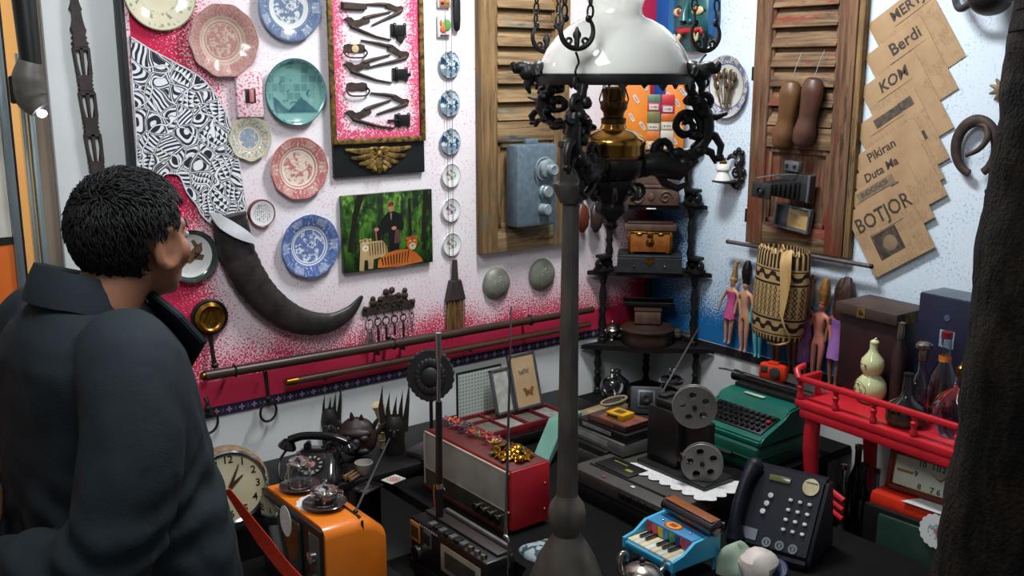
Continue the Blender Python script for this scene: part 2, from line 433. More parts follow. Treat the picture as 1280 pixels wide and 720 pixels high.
# ------------------------------------------------------------------ plates
def plate_mat(name, base, ink, R, ink2=None, rim=(0.66, 1.0), rimf=.5, med=.5, medf=.5, scale=9.0, rings=(), kind='noise', tint=None, lobes=8, cart=0):
    n = NT(name); o = n.obj(); x, y, z = n.xyz(o)
    r = n.m('DIVIDE', n.m('SQRT', n.add(n.mul(x, x), n.mul(y, y))), R); th = n.m('ARCTAN2', y, x)
    q = n.mapv(o, (1 / R, 1 / R, 0))
    inkf = 0.0
    # painted rim: repeated motif round the edge
    pol = n.com(n.mul(n.m('COSINE', n.mul(th, float(lobes))), 0.5), n.mul(r, 3.0), n.mul(n.m('SINE', n.mul(th, float(lobes))), 0.4))
    a = n.noise(pol, scale * .30, 4, .6, .8); b = n.vor(q, scale * 1.1)
    rf = n.m('MAXIMUM', n.step(a, rimf - .03, rimf + .03), n.mul(n.step(b, .34, .2), .8))
    rf = n.mul(rf, n.band(r, rim[0], rim[1]))
    qa = n.noise(q, scale * .38, 5, .62, 1.2); qb = n.noise(n.mapv(q, (1.7, 3.2, 1), (2, 5, 0)), scale * .7, 3, .6)
    mf = n.m('MAXIMUM', n.step(qa, medf - .02, medf + .04), n.mul(n.step(qb, .56, .6), .7))
    if kind == 'house':                             # rows of tiles above a dark island
        cell, _, _ = n.xyz(n.vor(n.mapv(q, (1, 1, 1), (.1, .1, 0)), 4.4, 'F1', 'Color', 0.0)); br = n.m('MAXIMUM', n.step(n.m('ABSOLUTE', n.m('SUBTRACT', n.m('FRACT', n.mul(x, 9 / R * .45)), .5)), .40, .46), n.step(n.m('ABSOLUTE', n.m('SUBTRACT', n.m('FRACT', n.mul(y, 9 / R * .42)), .5)), .38, .46))
        isl = n.mul(n.mul(n.step(n.m('DIVIDE', y, R), -.66, -.60), n.step(n.m('ABSOLUTE', n.m('DIVIDE', x, R)), .72, .66)), n.step(n.add(n.m('DIVIDE', y, R), n.add(n.mul(n.m('ABSOLUTE', n.m('SUBTRACT', n.m('FRACT', n.add(n.mul(x, 1.15 / R), .22)), .5)), .75), n.mul(qa, .15))), -.05, -.10))
        mf = n.m('MAXIMUM', n.mul(n.m('SUBTRACT', 1.0, br), n.mul(n.mul(n.step(cell, .35, .5), n.step(y, -R * .45, -R * .3)), .5)), isl)
        mf = n.m('MAXIMUM', mf, n.mul(n.step(n.noise(q, 3.2, 3, .6, 1.5), .58, .61), n.step(r, .6, .5)))
    mf = n.mul(mf, n.step(r, med + .01, med - .02))
    f = n.m('MAXIMUM', rf, mf)
    for rr, wd in rings: f = n.m('MAXIMUM', f, n.band(r, rr - wd, rr + wd, .004))
    shade = n.step(n.noise(q, 2.6, 3), .3, .7)
    ic = n.mix(shade, lin(ink), lin(ink2 or tuple(min(255, v * 1.3 + 14) for v in ink)))
    bc = lin(base)
    if tint: bc = n.mix(n.band(r, rim[0], 1.05), lin(base), lin(tint))
    if cart:
        cm = n.mul(n.step(n.m('COSINE', n.mul(th, float(cart))), .25, .4), n.band(r, .72, .93)); bc = n.mix(n.mul(cm, .85), bc, lin(base))
        f = n.m('MAXIMUM', n.mul(f, n.m('SUBTRACT', 1.0, n.mul(cm, .3))), n.mul(n.band(n.m('COSINE', n.mul(th, float(cart))), .16, .28, .03), n.mul(n.band(r, .70, .95), .8)))
    c = n.mix(n.mul(f, .92), bc, ic)
    n.bump(n.add(n.mul(f, .3), a), .15, .0006)
    return n.done(c, .14, 0, .5, .6)

def plate_root(name, px, py, rp, label, depth=.020, cat='plate', group=None):
    p = PL(px, py); R = (PL(px, py - rp).z - PL(px, py + rp).z) / 2
    return p, R
def plate_mesh(R, m, h=.02, seg=64, wob=0.0, lobes=8, foot=.5, back=None, well=.62):
    g = G(); g.use(m)
    g.lathe([(R * foot, 0.0), (R * .93, h * .80), (R * .995, h * .92), (R, h), (R * .985, h * 1.06), (R * .90, h * .96), (R * (well + .06), h * .62), (R * well, h * .50), (R * well * .9, h * .34), (R * .3, h * .30), (0.0001, h * .30)], seg, wob=wob, lobes=lobes)
    return g
def plate(px, py, rp, m, label, wob=0.0, lobes=8, h=.02, group='collection of china plates on the pink wall', well=.62, roll=0):
    p, R = plate_root('plate', px, py, rp, label)
    mm = m(R) if callable(m) else m
    return solo(plate_mesh(R, mm, h, 64, wob, lobes, well=well), 'plate', ML(p, roll), label, 'plate', group, 50)

plate(197, -8, 47, lambda R: plate_mat('china_green_leaves', (222, 212, 184), (92, 134, 96), R, (120, 154, 110), rim=(.5, .92), rimf=.60, med=.2, medf=.62, scale=5, rings=((.98, .012),), tint=(214, 204, 178)), 'cream china plate with green vine leaves, topmost by the black edging')
plate(276, 51, 46, lambda R: plate_mat('china_embossed_pink', (192, 172, 156), (160, 104, 100), R, (172, 124, 116), rim=(.66, .97), rimf=.48, med=.46, medf=.46, scale=16, rings=((.50, .018), (.60, .008), (.97, .012)), tint=(186, 152, 144), lobes=10), 'large beige and pink embossed plate with flower basket centre', .02, 10, .026)
plate(359, 9, 44, lambda R: plate_mat('china_blue_landscape', (200, 204, 204), (74, 92, 126), R, (100, 116, 146), rim=(.66, 1.0), rimf=.40, med=.48, medf=.46, scale=11, rings=((.99, .02), (.64, .02)), tint=(150, 162, 180), cart=7), 'blue china plate with a landscape scene, beside the black framed board')
plate(365, 115, 42, lambda R: plate_mat('china_green_island', (112, 156, 150), (32, 62, 82), R, (64, 104, 112), rim=(.9, 1.0), rimf=.7, med=.97, medf=.52, scale=6, rings=((.985, .012),), kind='house', tint=(104, 150, 146)), 'sea green stoneware plate with dark blue island and tree', h=.028, well=.8)
plate(310, 173, 28, lambda R: plate_mat('china_octagon', (216, 202, 166), (112, 134, 164), R, (140, 156, 176), rim=(.60, .90), rimf=.52, med=.46, medf=.40, scale=9, rings=((.54, .02), (.95, .012)), tint=(206, 190, 150)), 'small octagonal cream plate with pale blue centre', .025, 8, .016)
plate(371, 210, 39, lambda R: plate_mat('china_red_transfer', (218, 202, 188), (164, 86, 86), R, (180, 108, 104), rim=(.66, .98), rimf=.44, med=.52, medf=.50, scale=11, rings=((.60, .018), (.985, .012)), tint=(210, 176, 168), cart=6), 'red transfer china plate with a large flower centre', .012, 10)
plate(385, 307, 39.5, lambda R: plate_mat('china_blue_willow', (214, 220, 228), (52, 76, 140), R, (84, 108, 166), rim=(.62, .99), rimf=.43, med=.52, medf=.44, scale=12, rings=((.57, .014), (.985, .018)), tint=(172, 184, 208), cart=6), 'vivid blue and white wavy edged plate under the red one', .014, 8)
m_bird = None
p, R = plate_root('', 236, 319, 33, '')
n = NT('china_brown_bird'); o = n.obj(); x, y, z = n.xyz(o); r = n.m('DIVIDE', n.m('SQRT', n.add(n.mul(x, x), n.mul(y, y))), R)
sx = n.add(x, n.mul(y, -.45)); bird = n.mul(n.step(n.add(n.m('ABSOLUTE', sx), n.mul(n.noise(o, 50, 3), -.022)), .004, .0), n.step(r, .72, .66))
c = n.mix(n.mul(bird, .12), lin((212, 214, 210)), lin((136, 100, 74))); c = n.mix(n.step(r, .80, .83), c, lin((46, 58, 56)))
g = plate_mesh(R, n.done(c, .15, 0, .5, .5), .026, well=.8)
bp = solo(g, 'plate', ML(p), 'white plate with dark rim and brown bird, beside the visitor\'s face', 'plate', 'collection of china plates on the pink wall')

g = G(); g.use(mat('brown_bird_glaze', (128, 92, 68), .3, col2=(96, 70, 54), sc=60))
for pts in ([(.030, .045), (.036, .020), (.022, -.006), (.004, -.024), (-.012, -.020), (-.004, .006), (.012, .030)], [(.012, .012), (.044, .006), (.040, -.010), (.014, -.010)], [(.0, -.014), (-.022, -.046), (-.034, -.040), (-.016, -.014)], [(.020, .036), (.004, .050), (-.004, .044), (.012, .024)]): g.prism(pts, .0082, .0088, Rz(-.2))
g.out('painted_bird', bp)
# round white tin lid with writing
p, R = plate_root('', 325, 266, 17.5, '')
n = NT('lid_with_script'); o = n.obj(); x, y, z = n.xyz(o); r = n.m('DIVIDE', n.m('SQRT', n.add(n.mul(x, x), n.mul(y, y))), R)
rows = n.step(n.m('ABSOLUTE', n.m('SUBTRACT', n.m('FRACT', n.mul(x, 150.0)), .5)), .30, .22)
gl = n.mul(n.mul(n.step(n.noise(o, 260, 2), .5, .54), rows), n.step(r, .7, .66))
c = n.mix(gl, lin((216, 214, 214)), lin((70, 66, 70))); c = n.mix(n.step(r, .88, .91), c, lin((104, 40, 48)))
g = G(); g.use(n.done(c, .3)); g.lathe([(R * .98, 0), (R, .012), (R * .97, .018), (R * .9, .016), (.0001, .016)], 40)
solo(g, 'tin_lid', ML(p), 'small round white lid with lines of dark script and red rim', 'lid')

# two grey relief saucers right of the broom
def grey_saucer(px, py, rp, label, seed):
    p, R = plate_root('', px, py, rp, '')
    mm = mat('grey_green_pewter', (138, 140, 126), .5, .2, col2=(104, 106, 96), sc=16, bump=.5, bsc=70)
    ml = mat('pale_grey_relief', (170, 170, 156), .55, .1, col2=(130, 130, 118), sc=30)
    t = thing('relief_saucer', ML(p), label, 'saucer', 'pair of grey relief saucers')
    g = G(); g.use(mm).lathe([(R * .98, 0), (R, .004), (R * .9, .016), (R * .6, .026), (.0001, .030)], 40); g.out('saucer', t)
    g = G(); g.use(ml); rr = random.Random(seed)
    for k in range(7):
        a = rr.uniform(.6, 2.9); q = rr.uniform(.15, .62); g.ball((R * q * math.cos(a), R * q * math.sin(a), .028 - q * .010), (.0065, .0055, .004), 10, 6)
    g.torus((R * .42, -R * .05, .0235), .013, .0026, Ry(.25), 24, 6); g.ball((R * .42, -R * .05, .0235), (.006, .006, .004), 10, 6)
    g.torus((R * .1, R * .3, .027), .010, .002, Ry(.1) , 20, 6); g.out('raised_flower', t)
    return t
grey_saucer(619, 354, 20, 'grey metal saucer with raised flower, nearer the broom', 3)
grey_saucer(676, 343, 20, 'grey metal saucer with raised flower, nearer the iron post', 8)

# ------------------------------------------------------------------ light switch
p = PL(309, 118)
t = thing('light_switch', ML(p), 'white light switch sprayed with pink specks among the plates', 'light switch')
g = G(); g.use(m_pinkedge).box((0, 0, .012), (.086, .138, .02), .006); g.out('switch_plate', t)
m_dk = mat('dark_gap', (60, 34, 34), .5)
g = G(); g.use(m_dk).box((0, -.004, .0225), (.034, .042, .002), .0005); g.use(mat('toggle_pink', (206, 130, 130), .4)).box((.001, -.004, .027), (.014, .038, .010), .003); g.out('toggle', t)

# ------------------------------------------------------------------ elephant head cut-out with buffalo horn trunk
O = PL(235, 190)
def w2(pts): return [((PL(a, b) - O).x, (PL(a, b) - O).z) for a, b in pts]
def ink_mat():
    n = NT('tribal_ink_pattern'); o = n.obj(); x, y, z = n.xyz(o)
    wob = n.noise(o, 9, 2); wob2 = n.noise(n.mapv(o, (1, 1, 1), (4, 7, 1)), 9, 2)
    q = n.com(n.add(x, n.mul(wob, .06)), n.add(y, n.mul(wob2, .06)), 0.0)
    def layer(sc, edge, dens):
        col = n.vor(q, sc, 'F1', 'Color'); d = n.vor(q, sc, 'F1', 'Distance'); e = n.vor(q, sc, 'DISTANCE_TO_EDGE', 'Distance')
        cr, cg, cb = n.xyz(col); ang = n.mul(cr, 6.28)
        ca, sa = n.m('COSINE', ang), n.m('SINE', ang)
        qx, qy, qz = n.xyz(q)
        s1 = n.add(n.mul(qx, ca), n.mul(qy, sa)); s2 = n.m('SUBTRACT', n.mul(qy, ca), n.mul(qx, sa))
        fr = n.add(n.mul(cg, dens * .6), dens)
        st = n.m('SINE', n.mul(s1, fr)); rg = n.m('SINE', n.mul(d, 36.0))
        tri = n.m('SUBTRACT', n.m('ABSOLUTE', n.m('SUBTRACT', n.m('FRACT', n.mul(s1, fr / 6.28 if isinstance(fr, float) else n.mul(fr, .16)), ), .5)), n.m('MULTIPLY', n.m('FRACT', n.mul(s2, 55.0)), .5))
        a = n.mix(n.step(cb, .38, .385), n.com(st, st, st), n.com(rg, rg, rg)); a = n.mix(n.step(cb, .66, .665), a, n.com(n.mul(tri, 3.0), n.mul(tri, 3.0), n.mul(tri, 3.0)))
        v, _, _ = n.xyz(a)
        ink = n.step(v, -.12, .12)
        ink = n.m('MULTIPLY', ink, n.step(e, .05, .06))                     # white seam
        ink = n.m('MAXIMUM', ink, n.band(e, .015, .05, .006))                 # black outline
        return ink, e
    i1, e1 = layer(17.0, .1, 420.0)
    c = n.mix(i1, lin((228, 229, 234)), lin((22, 22, 38)))
    # long white ribbons sweeping over the field
    for ang, fq, ph in ((.9, 11.0, .2), (-.7, 9.0, .6)):
        s = n.add(n.mul(x, math.cos(ang) * fq), n.add(n.mul(y, math.sin(ang) * fq), n.mul(wob, 1.6)))
        b = n.m('ABSOLUTE', n.m('SUBTRACT', n.m('FRACT', n.add(s, ph)), .5))
        c = n.mix(n.step(b, .034, .030), c, lin((22, 22, 38))); c = n.mix(n.step(b, .022, .018), c, lin((230, 231, 236)))
    return n.done(c, .6)
m_ink = ink_mat()
outline = catmull([(161, 46), (186, 62), (216, 78), (250, 98), (272, 126), (286, 156), (295, 195), (301, 228), (306, 266), (302, 282), (272, 284), (252, 270), (244, 256), (232, 240), (222, 219), (206, 217), (196, 224), (178, 222)], 5)
pts = [(v.x, v.y) for v in outline] + [(170, 215), (168, 160), (163, 90)]
m_paperw = mat('white_board', (226, 228, 234), .6)
el = thing('elephant_head', ML(O), 'white elephant head cut-out inked with black tribal patterns, buffalo horn for a trunk', 'wall ornament')
g = G(); g.use(m_ink).prism(w2(pts), .004, .012); g.out('patterned_board', el)
g = G(); g.use(m_paperw)
oo = [Vector((a, b, .0)) for a, b in w2([(v.x, v.y) for v in outline] + [(170, 215), (168, 160), (163, 90)])]
g.tube([(v.x, v.y, .0105) for v in oo], .0026, 6, True); g.out('white_border', el)
tk = catmull([(250, 262), (262, 280), (280, 292), (298, 299), (314, 302)], 6); tk2 = catmull([(314, 302), (300, 287), (284, 276), (268, 267), (254, 260)], 6)
g = G(); g.use(m_paperw).prism(w2([(v.x, v.y) for v in tk + tk2[1:-1]]), .060, .070, bev=.002); o_t = g.out('tusk', el); o_t['label'] = 'smooth white tusk'
def horn_mat():
    n = NT('buffalo_horn'); o = n.obj()
    f = n.step(n.noise(o, 16, 5, .6), .35, .7)
    n.bump(n.noise(o, 60, 3, .6), .5, .003)
    return n.done(n.mix(f, lin((26, 23, 23)), lin((52, 46, 42))), .42, 0, .5)
horn = catmull([(281, 268), (290, 310), (308, 348), (333, 378), (366, 398), (402, 402), (430, 389), (447, 368)], 10)
hp = w2([(v.x, v.y) for v in horn]); nn = len(hp)
wid = [.056, .058, .056, .052, .045, .035, .023, .006]
g = G(); g.use(horn_mat())
rr = []
for i in range(nn):
    t = i / (nn - 1) * 7; k = min(int(t), 6); q = wid[k] + (wid[k + 1] - wid[k]) * (t - k)
    ridge = 1 + (.035 * math.sin(i * 2.4) + .02 * math.sin(i * 5.1 + 1)) * max(0, 1 - i / nn * 1.1)
    rr.append(q * ridge)
g.tube([(a, b, .030) for a, b in hp], rr, 20, flat=.5)
g.out('horn_trunk', el, None, 60)['label'] = 'ridged black buffalo horn'

# ------------------------------------------------------------------ black board with betel cutters and locks
bx0, bz0 = -1.473, 1.411; bw = .348
O = Vector((bx0 + bw / 2, 0, 1.411)); BH = .86
def b2(px, py): q = PL(px, py, .02); return (q.x - O.x, q.z - O.z)
t = thing('display_board', ML(O), 'tall black framed board with gilt moulding and pink sprayed ground, hung with old tools', 'display frame')
g = G(); g.use(mat('black_board', (26, 34, 34), .5, col2=(18, 24, 24), sc=8)).box2((-bw / 2, 0, 0), (bw / 2, BH, .016), .003); g.out('backboard', t)
x0, x1, z0 = b2(420, 180)[0], b2(525, 175)[0], b2(470, 172)[1]
n = NT('pink_sprayed_ground'); o = n.obj(); x, y, z = n.xyz(o)
dd = n.m('MINIMUM', n.m('MINIMUM', n.m('SUBTRACT', x, x0), n.m('SUBTRACT', x1, x)), n.m('SUBTRACT', y, z0))
pp = n.step(n.add(dd, n.mul(n.noise(o, 14, 2), .05)), .12, .02); fine = n.noise(o, 190, 3, .6)
f = n.step(n.m('SUBTRACT', fine, n.add(n.mul(pp, -.36), .72)), -.02, .02)
c = n.mix(n.mul(pp, .4), lin((226, 222, 226)), lin((226, 140, 170))); c = n.mix(f, c, lin((206, 66, 106)))
g = G(); g.use(n.done(c, .6)).box2((x0, z0, .0165), (x1, BH - .01, .0185)); g.out('sprayed_panel', t)
g = G(); g.use(m_gold)
g.box2((x0 - .018, z0 - .018, .0165), (x0, BH - .01, .030), .004); g.box2((x1, z0 - .018, .0165), (x1 + .018, BH - .01, .030), .004); g.box2((x0, z0 - .018, .0165), (x1, z0, .030), .004)
g.out('gilt_moulding', t)
# carved gilt ornament under the panel
cx, cy = b2(473, 196)
g = G(); g.use(m_gold).at(T((cx, cy, .0165)))
for sgn in (-1, 1):
    for k in range(5):
        a = rad(8 + 16 * k); L = (.112, .098, .08, .062, .05)[k]; st = (sgn * .014, .026 - .013 * k)
        en = (sgn * (st[0] * sgn + L * math.cos(a)), st[1] - L * math.sin(a) * .62 + .012)
        mid = ((st[0] + en[0]) / 2, (st[1] + en[1]) / 2 - .006)
        g.tube(catmull([(st[0], st[1], .004), (mid[0], mid[1], .009), (en[0], en[1], .004)], 4), [.006, .011, .004], 8, flat=.6)
    sp = spiral(sgn * .022, .012, .018, .004, PI / 2, PI / 2 + sgn * 8, 20); g.tube([(a, b, .008) for a, b in sp], .004, 6)
g.ball((0, -.022, .004), (.016, .034, .011)); g.ball((0, .01, .006), (.012, .014, .011)); g.ball((-.02, .028, .005), (.02, .007, .006)); g.ball((.02, .028, .005), (.02, .007, .006))
g.out('carved_ornament', t)

# betel nut cutters: jaw with bird-like head + two thin handles opening at an angle
def cutter(pts_head, h1, h2, label, col=m_rust):
    c0 = PL(*pts_head[0], .022)
    def q(a): v = PL(a[0], a[1], .022); return ((v.x - c0.x), (v.z - c0.z))
    t = thing('betel_cutter', T((c0.x, -.0212, c0.z)) @ WL, label, 'betel cutter', 'betel cutters on the framed board')
    g = G(); g.use(col).prism([q(a) for a in pts_head], 0, .007, bev=.0015); g.out('jaw', t)
    for h in (h1, h2):
        g = G(); g.use(col); g.tube([(*q(a), .004) for a in h], [.0062, .0055, .0038, .0028], 8); g.out('handle', t)
    return t
def bird(x, y, s, fl, ang, label):
    """x,y pivot in the photo frame, handles run sideways"""
    def tr(a, b):
        a *= fl; ca, sa = math.cos(ang), math.sin(ang); return (x + s * (a * ca - b * sa), y + s * (a * sa + b * ca))
    head = [tr(*p) for p in ((-2, 4), (-5, -2), (-9, -4), (-4, -7), (1, -6), (4, -2), (10, -3), (16, -7), (22, -9), (24, 0), (14, 2), (6, 6), (2, 8))]
    return cutter(head, [tr(16, -5), tr(26, -8), tr(40, -11), tr(50, -13)], [tr(0, 5), tr(14, 11), tr(32, 18), tr(50, 22)], label)
bird(438, 28, 1.0, 1, 0, 'rusty betel nut cutter facing left, upper of three on that side')
bird(438, 84, 1.0, 1, -.05, 'rusty betel nut cutter facing left, middle of three on that side')
bird(440, 144, 1.0, 1, -.12, 'rusty betel nut cutter facing left, lowest of three on that side')
def thin(x, y, s, ang, label):
    def tr(a, b):
        ca, sa = math.cos(ang), math.sin(ang); return (x + s * (-a * ca - b * sa), y + s * (-a * sa + b * ca))
    head = [tr(*p) for p in ((-2, 3), (-4, -3), (0, -6), (8, -5), (18, -12), (24, -13), (24, -5), (12, 0), (4, 4))]
    return cutter(head, [tr(22, -10), tr(36, -12), tr(48, -13), tr(58, -14)], [tr(0, 2), tr(14, 8), tr(32, 14), tr(48, 20)], label)
thin(501, 12, .80, -.10, 'rusty betel nut cutter facing right, upper of three on that side')
thin(507, 70, 1.0, .10, 'rusty betel nut cutter facing right, middle of three on that side')
thin(508, 128, .78, .02, 'rusty betel nut cutter facing right, lowest of three on that side')
# small locks, handles
def lock(px, py, label, tongue):
    p = PL(px, py, .022); t = thing('door_lock', T((p.x, -.0212, p.z)) @ WL, label, 'lock', 'small black locks on the framed board')
    g = G(); g.use(m_iron).box((0, 0, .005), (.046, .036, .010), .003); g.box((-.03, 0, .004), (.008, .042, .008), .002)
    for a in (-1, 1):
        for b in (-1, 1): g.torus((a * .019, b * .018, .005), .0045, .0022, None, 12, 6)
    g.out('lock_case', t)
    g = G(); g.use(m_iron)
    if tongue == 'down': g.prism([(-.012, -.018), (.012, -.018), (.012, -.032), (.004, -.044), (-.006, -.034), (-.012, -.032)], .001, .008)
    elif tongue == 'left': g.cyl((-.062, 0, .005), (-.02, 0, .005), .0035)
    else: g.cyl((.02, 0, .005), (.034, 0, .005), .006)
    g.out('bolt', t); return t
lock(499, 38, 'black iron lock with hanging tongue, upper of three on the board', 'down')
lock(501, 93, 'plain black iron lock, middle of three on the board', 'right')
lock(504, 150, 'black iron lock with side bolt, lowest of three on the board', 'left')
def pull(px, py, label, disc=None):
    p = PL(px, py, .022); t = thing('drawer_handle', T((p.x, -.0212, p.z)) @ WL, label, 'drawer handle', 'old drawer handles on the framed board')
    g = G(); g.use(m_rust); g.prism([(-.040, -.008), (-.036, .012), (-.02, .016), (0, .012), (.02, .016), (.036, .012), (.040, -.008), (.02, -.013), (0, -.009), (-.02, -.013)], 0, .004, bev=.001); g.out('back_plate', t)
    g = G(); g.use(m_rust); g.tube(catmull([(-.034, .0, .006), (-.042, -.012, .009), (-.028, -.026, .011), (0, -.028, .012), (.028, -.026, .011), (.042, -.012, .009), (.034, 0, .006)], 5), .0028, 8); g.out('bail', t)
    if disc: g = G(); g.use(disc).lathe([(.012, .004), (.0125, .007), (.0001, .008)], 20); g.out('round_boss', t)
    return t
pull(443, 61, 'old drawer handle with a pale round boss', mat('ivory_boss', (206, 180, 130), .5))
pull(446, 109, 'old drawer handle without a boss, under the upper one')
p = PL(442, 8, .022); g = G(); g.use(m_rust); g.prism([(-.045, -.011), (-.045, .012), (.03, .010), (.042, .004), (.044, -.006), (.034, -.012)], 0, .014, bev=.003)
solo(g, 'knife_sheath', T((p.x, -.0212, p.z)) @ WL, 'short brown sheath pinned at the top of the board', 'sheath')

# ------------------------------------------------------------------ hanging strings with small plates
def medal_mat(name, base, ink, R, kind):
    n = NT(name); o = n.obj(); x, y, z = n.xyz(o); q = n.mapv(o, (1 / R, 1 / R, 0)); r = n.m('DIVIDE', n.m('SQRT', n.add(n.mul(x, x), n.mul(y, y))), R)
    if kind == 0:
        f = n.step(n.noise(q, 2.6, 5, .6, .6), .46, .54); f = n.m('MAXIMUM', f, n.mul(n.step(y, -R * .25, -R * .32), .7)); c = n.mix(f, lin(base), lin(ink))
    else:
        b = n.noise(q, 3.4, 3, .6, .5); c = n.mix(n.mul(n.step(b, .5, .53), n.step(r, .52, .45)), lin(base), lin(ink))
        c = n.mix(n.mul(n.step(n.noise(n.mapv(q, (1, 1, 1), (3, 3, 1)), 4.0, 2), .56, .58), n.step(r, .5, .42)), c, lin((196, 72, 80)))
    c = n.mix(n.band(r, .86, .90, .01), c, lin((150, 156, 164)))
    return n.done(c, .2, 0, .5, .4)
names = [('top of the blue ones', 560, 81), ('middle of the blue ones', 560, 129), ('lowest of the blue ones', 561, 177), ('top of the white ones', 562, 219), ('middle of the white ones', 562, 262), ('lowest of the white ones', 563, 305)]
for k, (nm, px, py) in enumerate(names):
    p = PL(px, py); R = .047 if k < 3 else .043
    if k < 3: mm = medal_mat('delft_blue_%d' % k, (196, 212, 218), (34, 66, 96), R, 0)
    else: mm = medal_mat('painted_china_%d' % k, (226, 224, 224), ((70, 140, 110), (60, 80, 130), (60, 150, 120))[k - 3], R, 1)
    g = G(); g.use(mm).lathe([(R * .6, 0), (R * .95, .007), (R, .009), (R * .96, .0105), (R * .8, .007), (.0001, .006)], 40, sx=.92)
    solo(g, 'small_plate', ML(p, random.uniform(-.05, .05)), ('small delft blue plate strung on cords, ' if k < 3 else 'small white painted plate strung on cords, ') + nm, 'plate', 'string of six small plates')
a0 = PL(556, -30); a1 = PL(562, 322)
for dx, l in ((-.011, 'thin cord nearer the display board, threading the small plates'), (.014, 'thin cord nearer the shutter, threading the small plates')):
    g = G(); g.use(m_string); g.tube([(dx, a0.z, .0135), (dx * .9, (a0.z + a1.z) / 2, .0135), (dx * .7, a1.z, .0135)], .0011, 6)
    solo(g, 'cord', T((a1.x - .004, -.002, 0)) @ WL, l, 'cord')
# clear key tags at the top
p = PL(553, 33); t = thing('tile_ornament', ML(p), 'clear plastic tag with a little green and orange bird', 'ornament', 'clear tags on the cords')
g = G(); g.use(mat('clear_plastic', (214, 206, 208), .2, col2=(206, 196, 200))).box((0, 0, .006), (.052, .074, .007), .003); g.out('tag', t)
g = G(); g.use(mat('leaf_green', (92, 150, 70), .5)).ball((.010, .004, .011), (.017, .020, .003)); g.use(mat('bird_orange', (204, 110, 50), .5)).ball((-.006, -.008, .012), (.012, .014, .003)); g.ball((-.014, .012, .012), (.005, .010, .003)); g.use(m_rust).box((0, -.030, .012), (.034, .004, .002)); g.out('bird', t)
p = PL(553, -4); t = thing('tile_ornament', ML(p), 'clear plastic tag with an orange band, above the bird tag', 'ornament', 'clear tags on the cords')
g = G(); g.use(mat('clear_plastic', (214, 206, 208), .2)).box((0, 0, .006), (.052, .074, .007), .003); g.out('tag', t)
g = G(); g.use(mat('bird_orange', (204, 110, 50), .5)).box((0, -.022, .0115), (.040, .022, .003), .001); g.use(m_rust).ball((-.01, -.022, .013), (.008, .006, .003)); g.use(mat('leaf_green', (92, 150, 70), .5)).ball((.012, -.020, .013), (.006, .006, .003)); g.out('picture', t)
p = PL(568, 14); g = G(); g.use(m_black).lathe([(.004, -.068), (.012, -.060), (.0145, -.03), (.015, .03), (.010, .07), (.006, .11)], 20, M=Rx(-PI / 2), sy=.7)
solo(g, 'awl', T((p.x, -.014, p.z)) @ WL, 'black tapering handle hanging beside the clear tags', 'handle')

# ------------------------------------------------------------------ photo on canvas: man with two tigers in a forest
A, B, C_, D_ = PL(421, 246), PL(535.5, 236.5), PL(537, 326), PL(429, 341)
x0, x1, z0, z1 = -1.452, -1.100, 1.092, 1.351; W = x1 - x0; Hh = z1 - z0
O = Vector(((x0 + x1) / 2, 0, (z0 + z1) / 2))
t = thing('canvas_photo', ML(O, 0, .003), 'forest photo of a person in black standing with two tigers', 'picture')
n = NT('forest_photo'); o = n.obj(); x, y, z = n.xyz(o)
f1 = n.noise(n.mapv(o, (1, .6, 1)), 26, 6, .65); f2 = n.noise(n.mapv(o, (1, .16, 1), (3, 1, 0)), 34, 3, .6); lite = n.noise(o, 8, 2)
ramp = n.add(n.mul(n.add(y, .13), 2.2), n.mul(n.m('SUBTRACT', lite, .5), 1.2))
c = n.mix(n.step(f1, .42, .62), lin((14, 30, 14)), lin((62, 110, 34)))
c = n.mix(n.mul(n.step(f1, .52, .68), n.step(ramp, .25, .75)), c, lin((150, 190, 66)))
c = n.mix(n.mul(n.step(f2, .55, .62), .8), c, lin((22, 26, 14)))
c = n.mix(n.mul(n.step(y, -.05, -.12), .7), c, lin((18, 34, 16)))
mph = n.done(c, .35)
g = G(); g.use(mph).box((0, 0, .009), (W, Hh, .018), .0015); g.out('forest_print', t)
def P2(u, v): return ((u - .5) * W, (.5 - v) * Hh)
mk = lambda nm, c_, c2=None: mat(nm, c_, .4, col2=c2)
def blot(g, pts, z): g.flat([P2(*p) for p in pts], z)
def el2(g, u, v, a, b, z, n_=18, rot=0): g.flat([(P2(u, v)[0] + W * (a * math.cos(q) * math.cos(rot) - b * math.sin(q) * math.sin(rot)), P2(u, v)[1] + W * (a * math.cos(q) * math.sin(rot) + b * math.sin(q) * math.cos(rot))) for q in [2 * PI * k / n_ for k in range(n_)]], z)
g = G(); g.use(mk('print_trunk', (30, 26, 14)))
blot(g, [(.04, .72), (.10, .30), (.16, 0), (.24, 0), (.16, .30), (.09, .74)], .0184); blot(g, [(.90, 0), (.96, 0), (.90, .7), (.86, .7)], .0184); blot(g, [(.72, .1), (.75, .1), (.76, .6), (.72, .6)], .0184)
g.use(mk('print_black', (18, 16, 18)))
blot(g, [(.49, .26), (.56, .25), (.64, .30), (.67, .42), (.66, .50), (.62, .52), (.61, .80), (.50, .80), (.49, .52), (.40, .56), (.38, .70), (.33, .70), (.34, .52), (.42, .34)], .0188)
g.use(mk('print_skin', (190, 130, 100))); el2(g, .525, .205, .030, .038, .0190); el2(g, .555, .475, .028, .018, .0192); el2(g, .36, .47, .026, .018, .0192)
g.use(mk('print_cloth', (96, 70, 60))); blot(g, [(.57, .5), (.61, .5), (.63, .68), (.55, .68)], .0191)
g.use(mk('print_red', (150, 30, 36))); blot(g, [(.495, .14), (.53, .12), (.56, .14), (.555, .18), (.50, .18)], .0192)
g.use(mk('print_cane', (150, 100, 60))); blot(g, [(.345, .46), (.36, .46), (.365, .64), (.35, .64)], .0191)
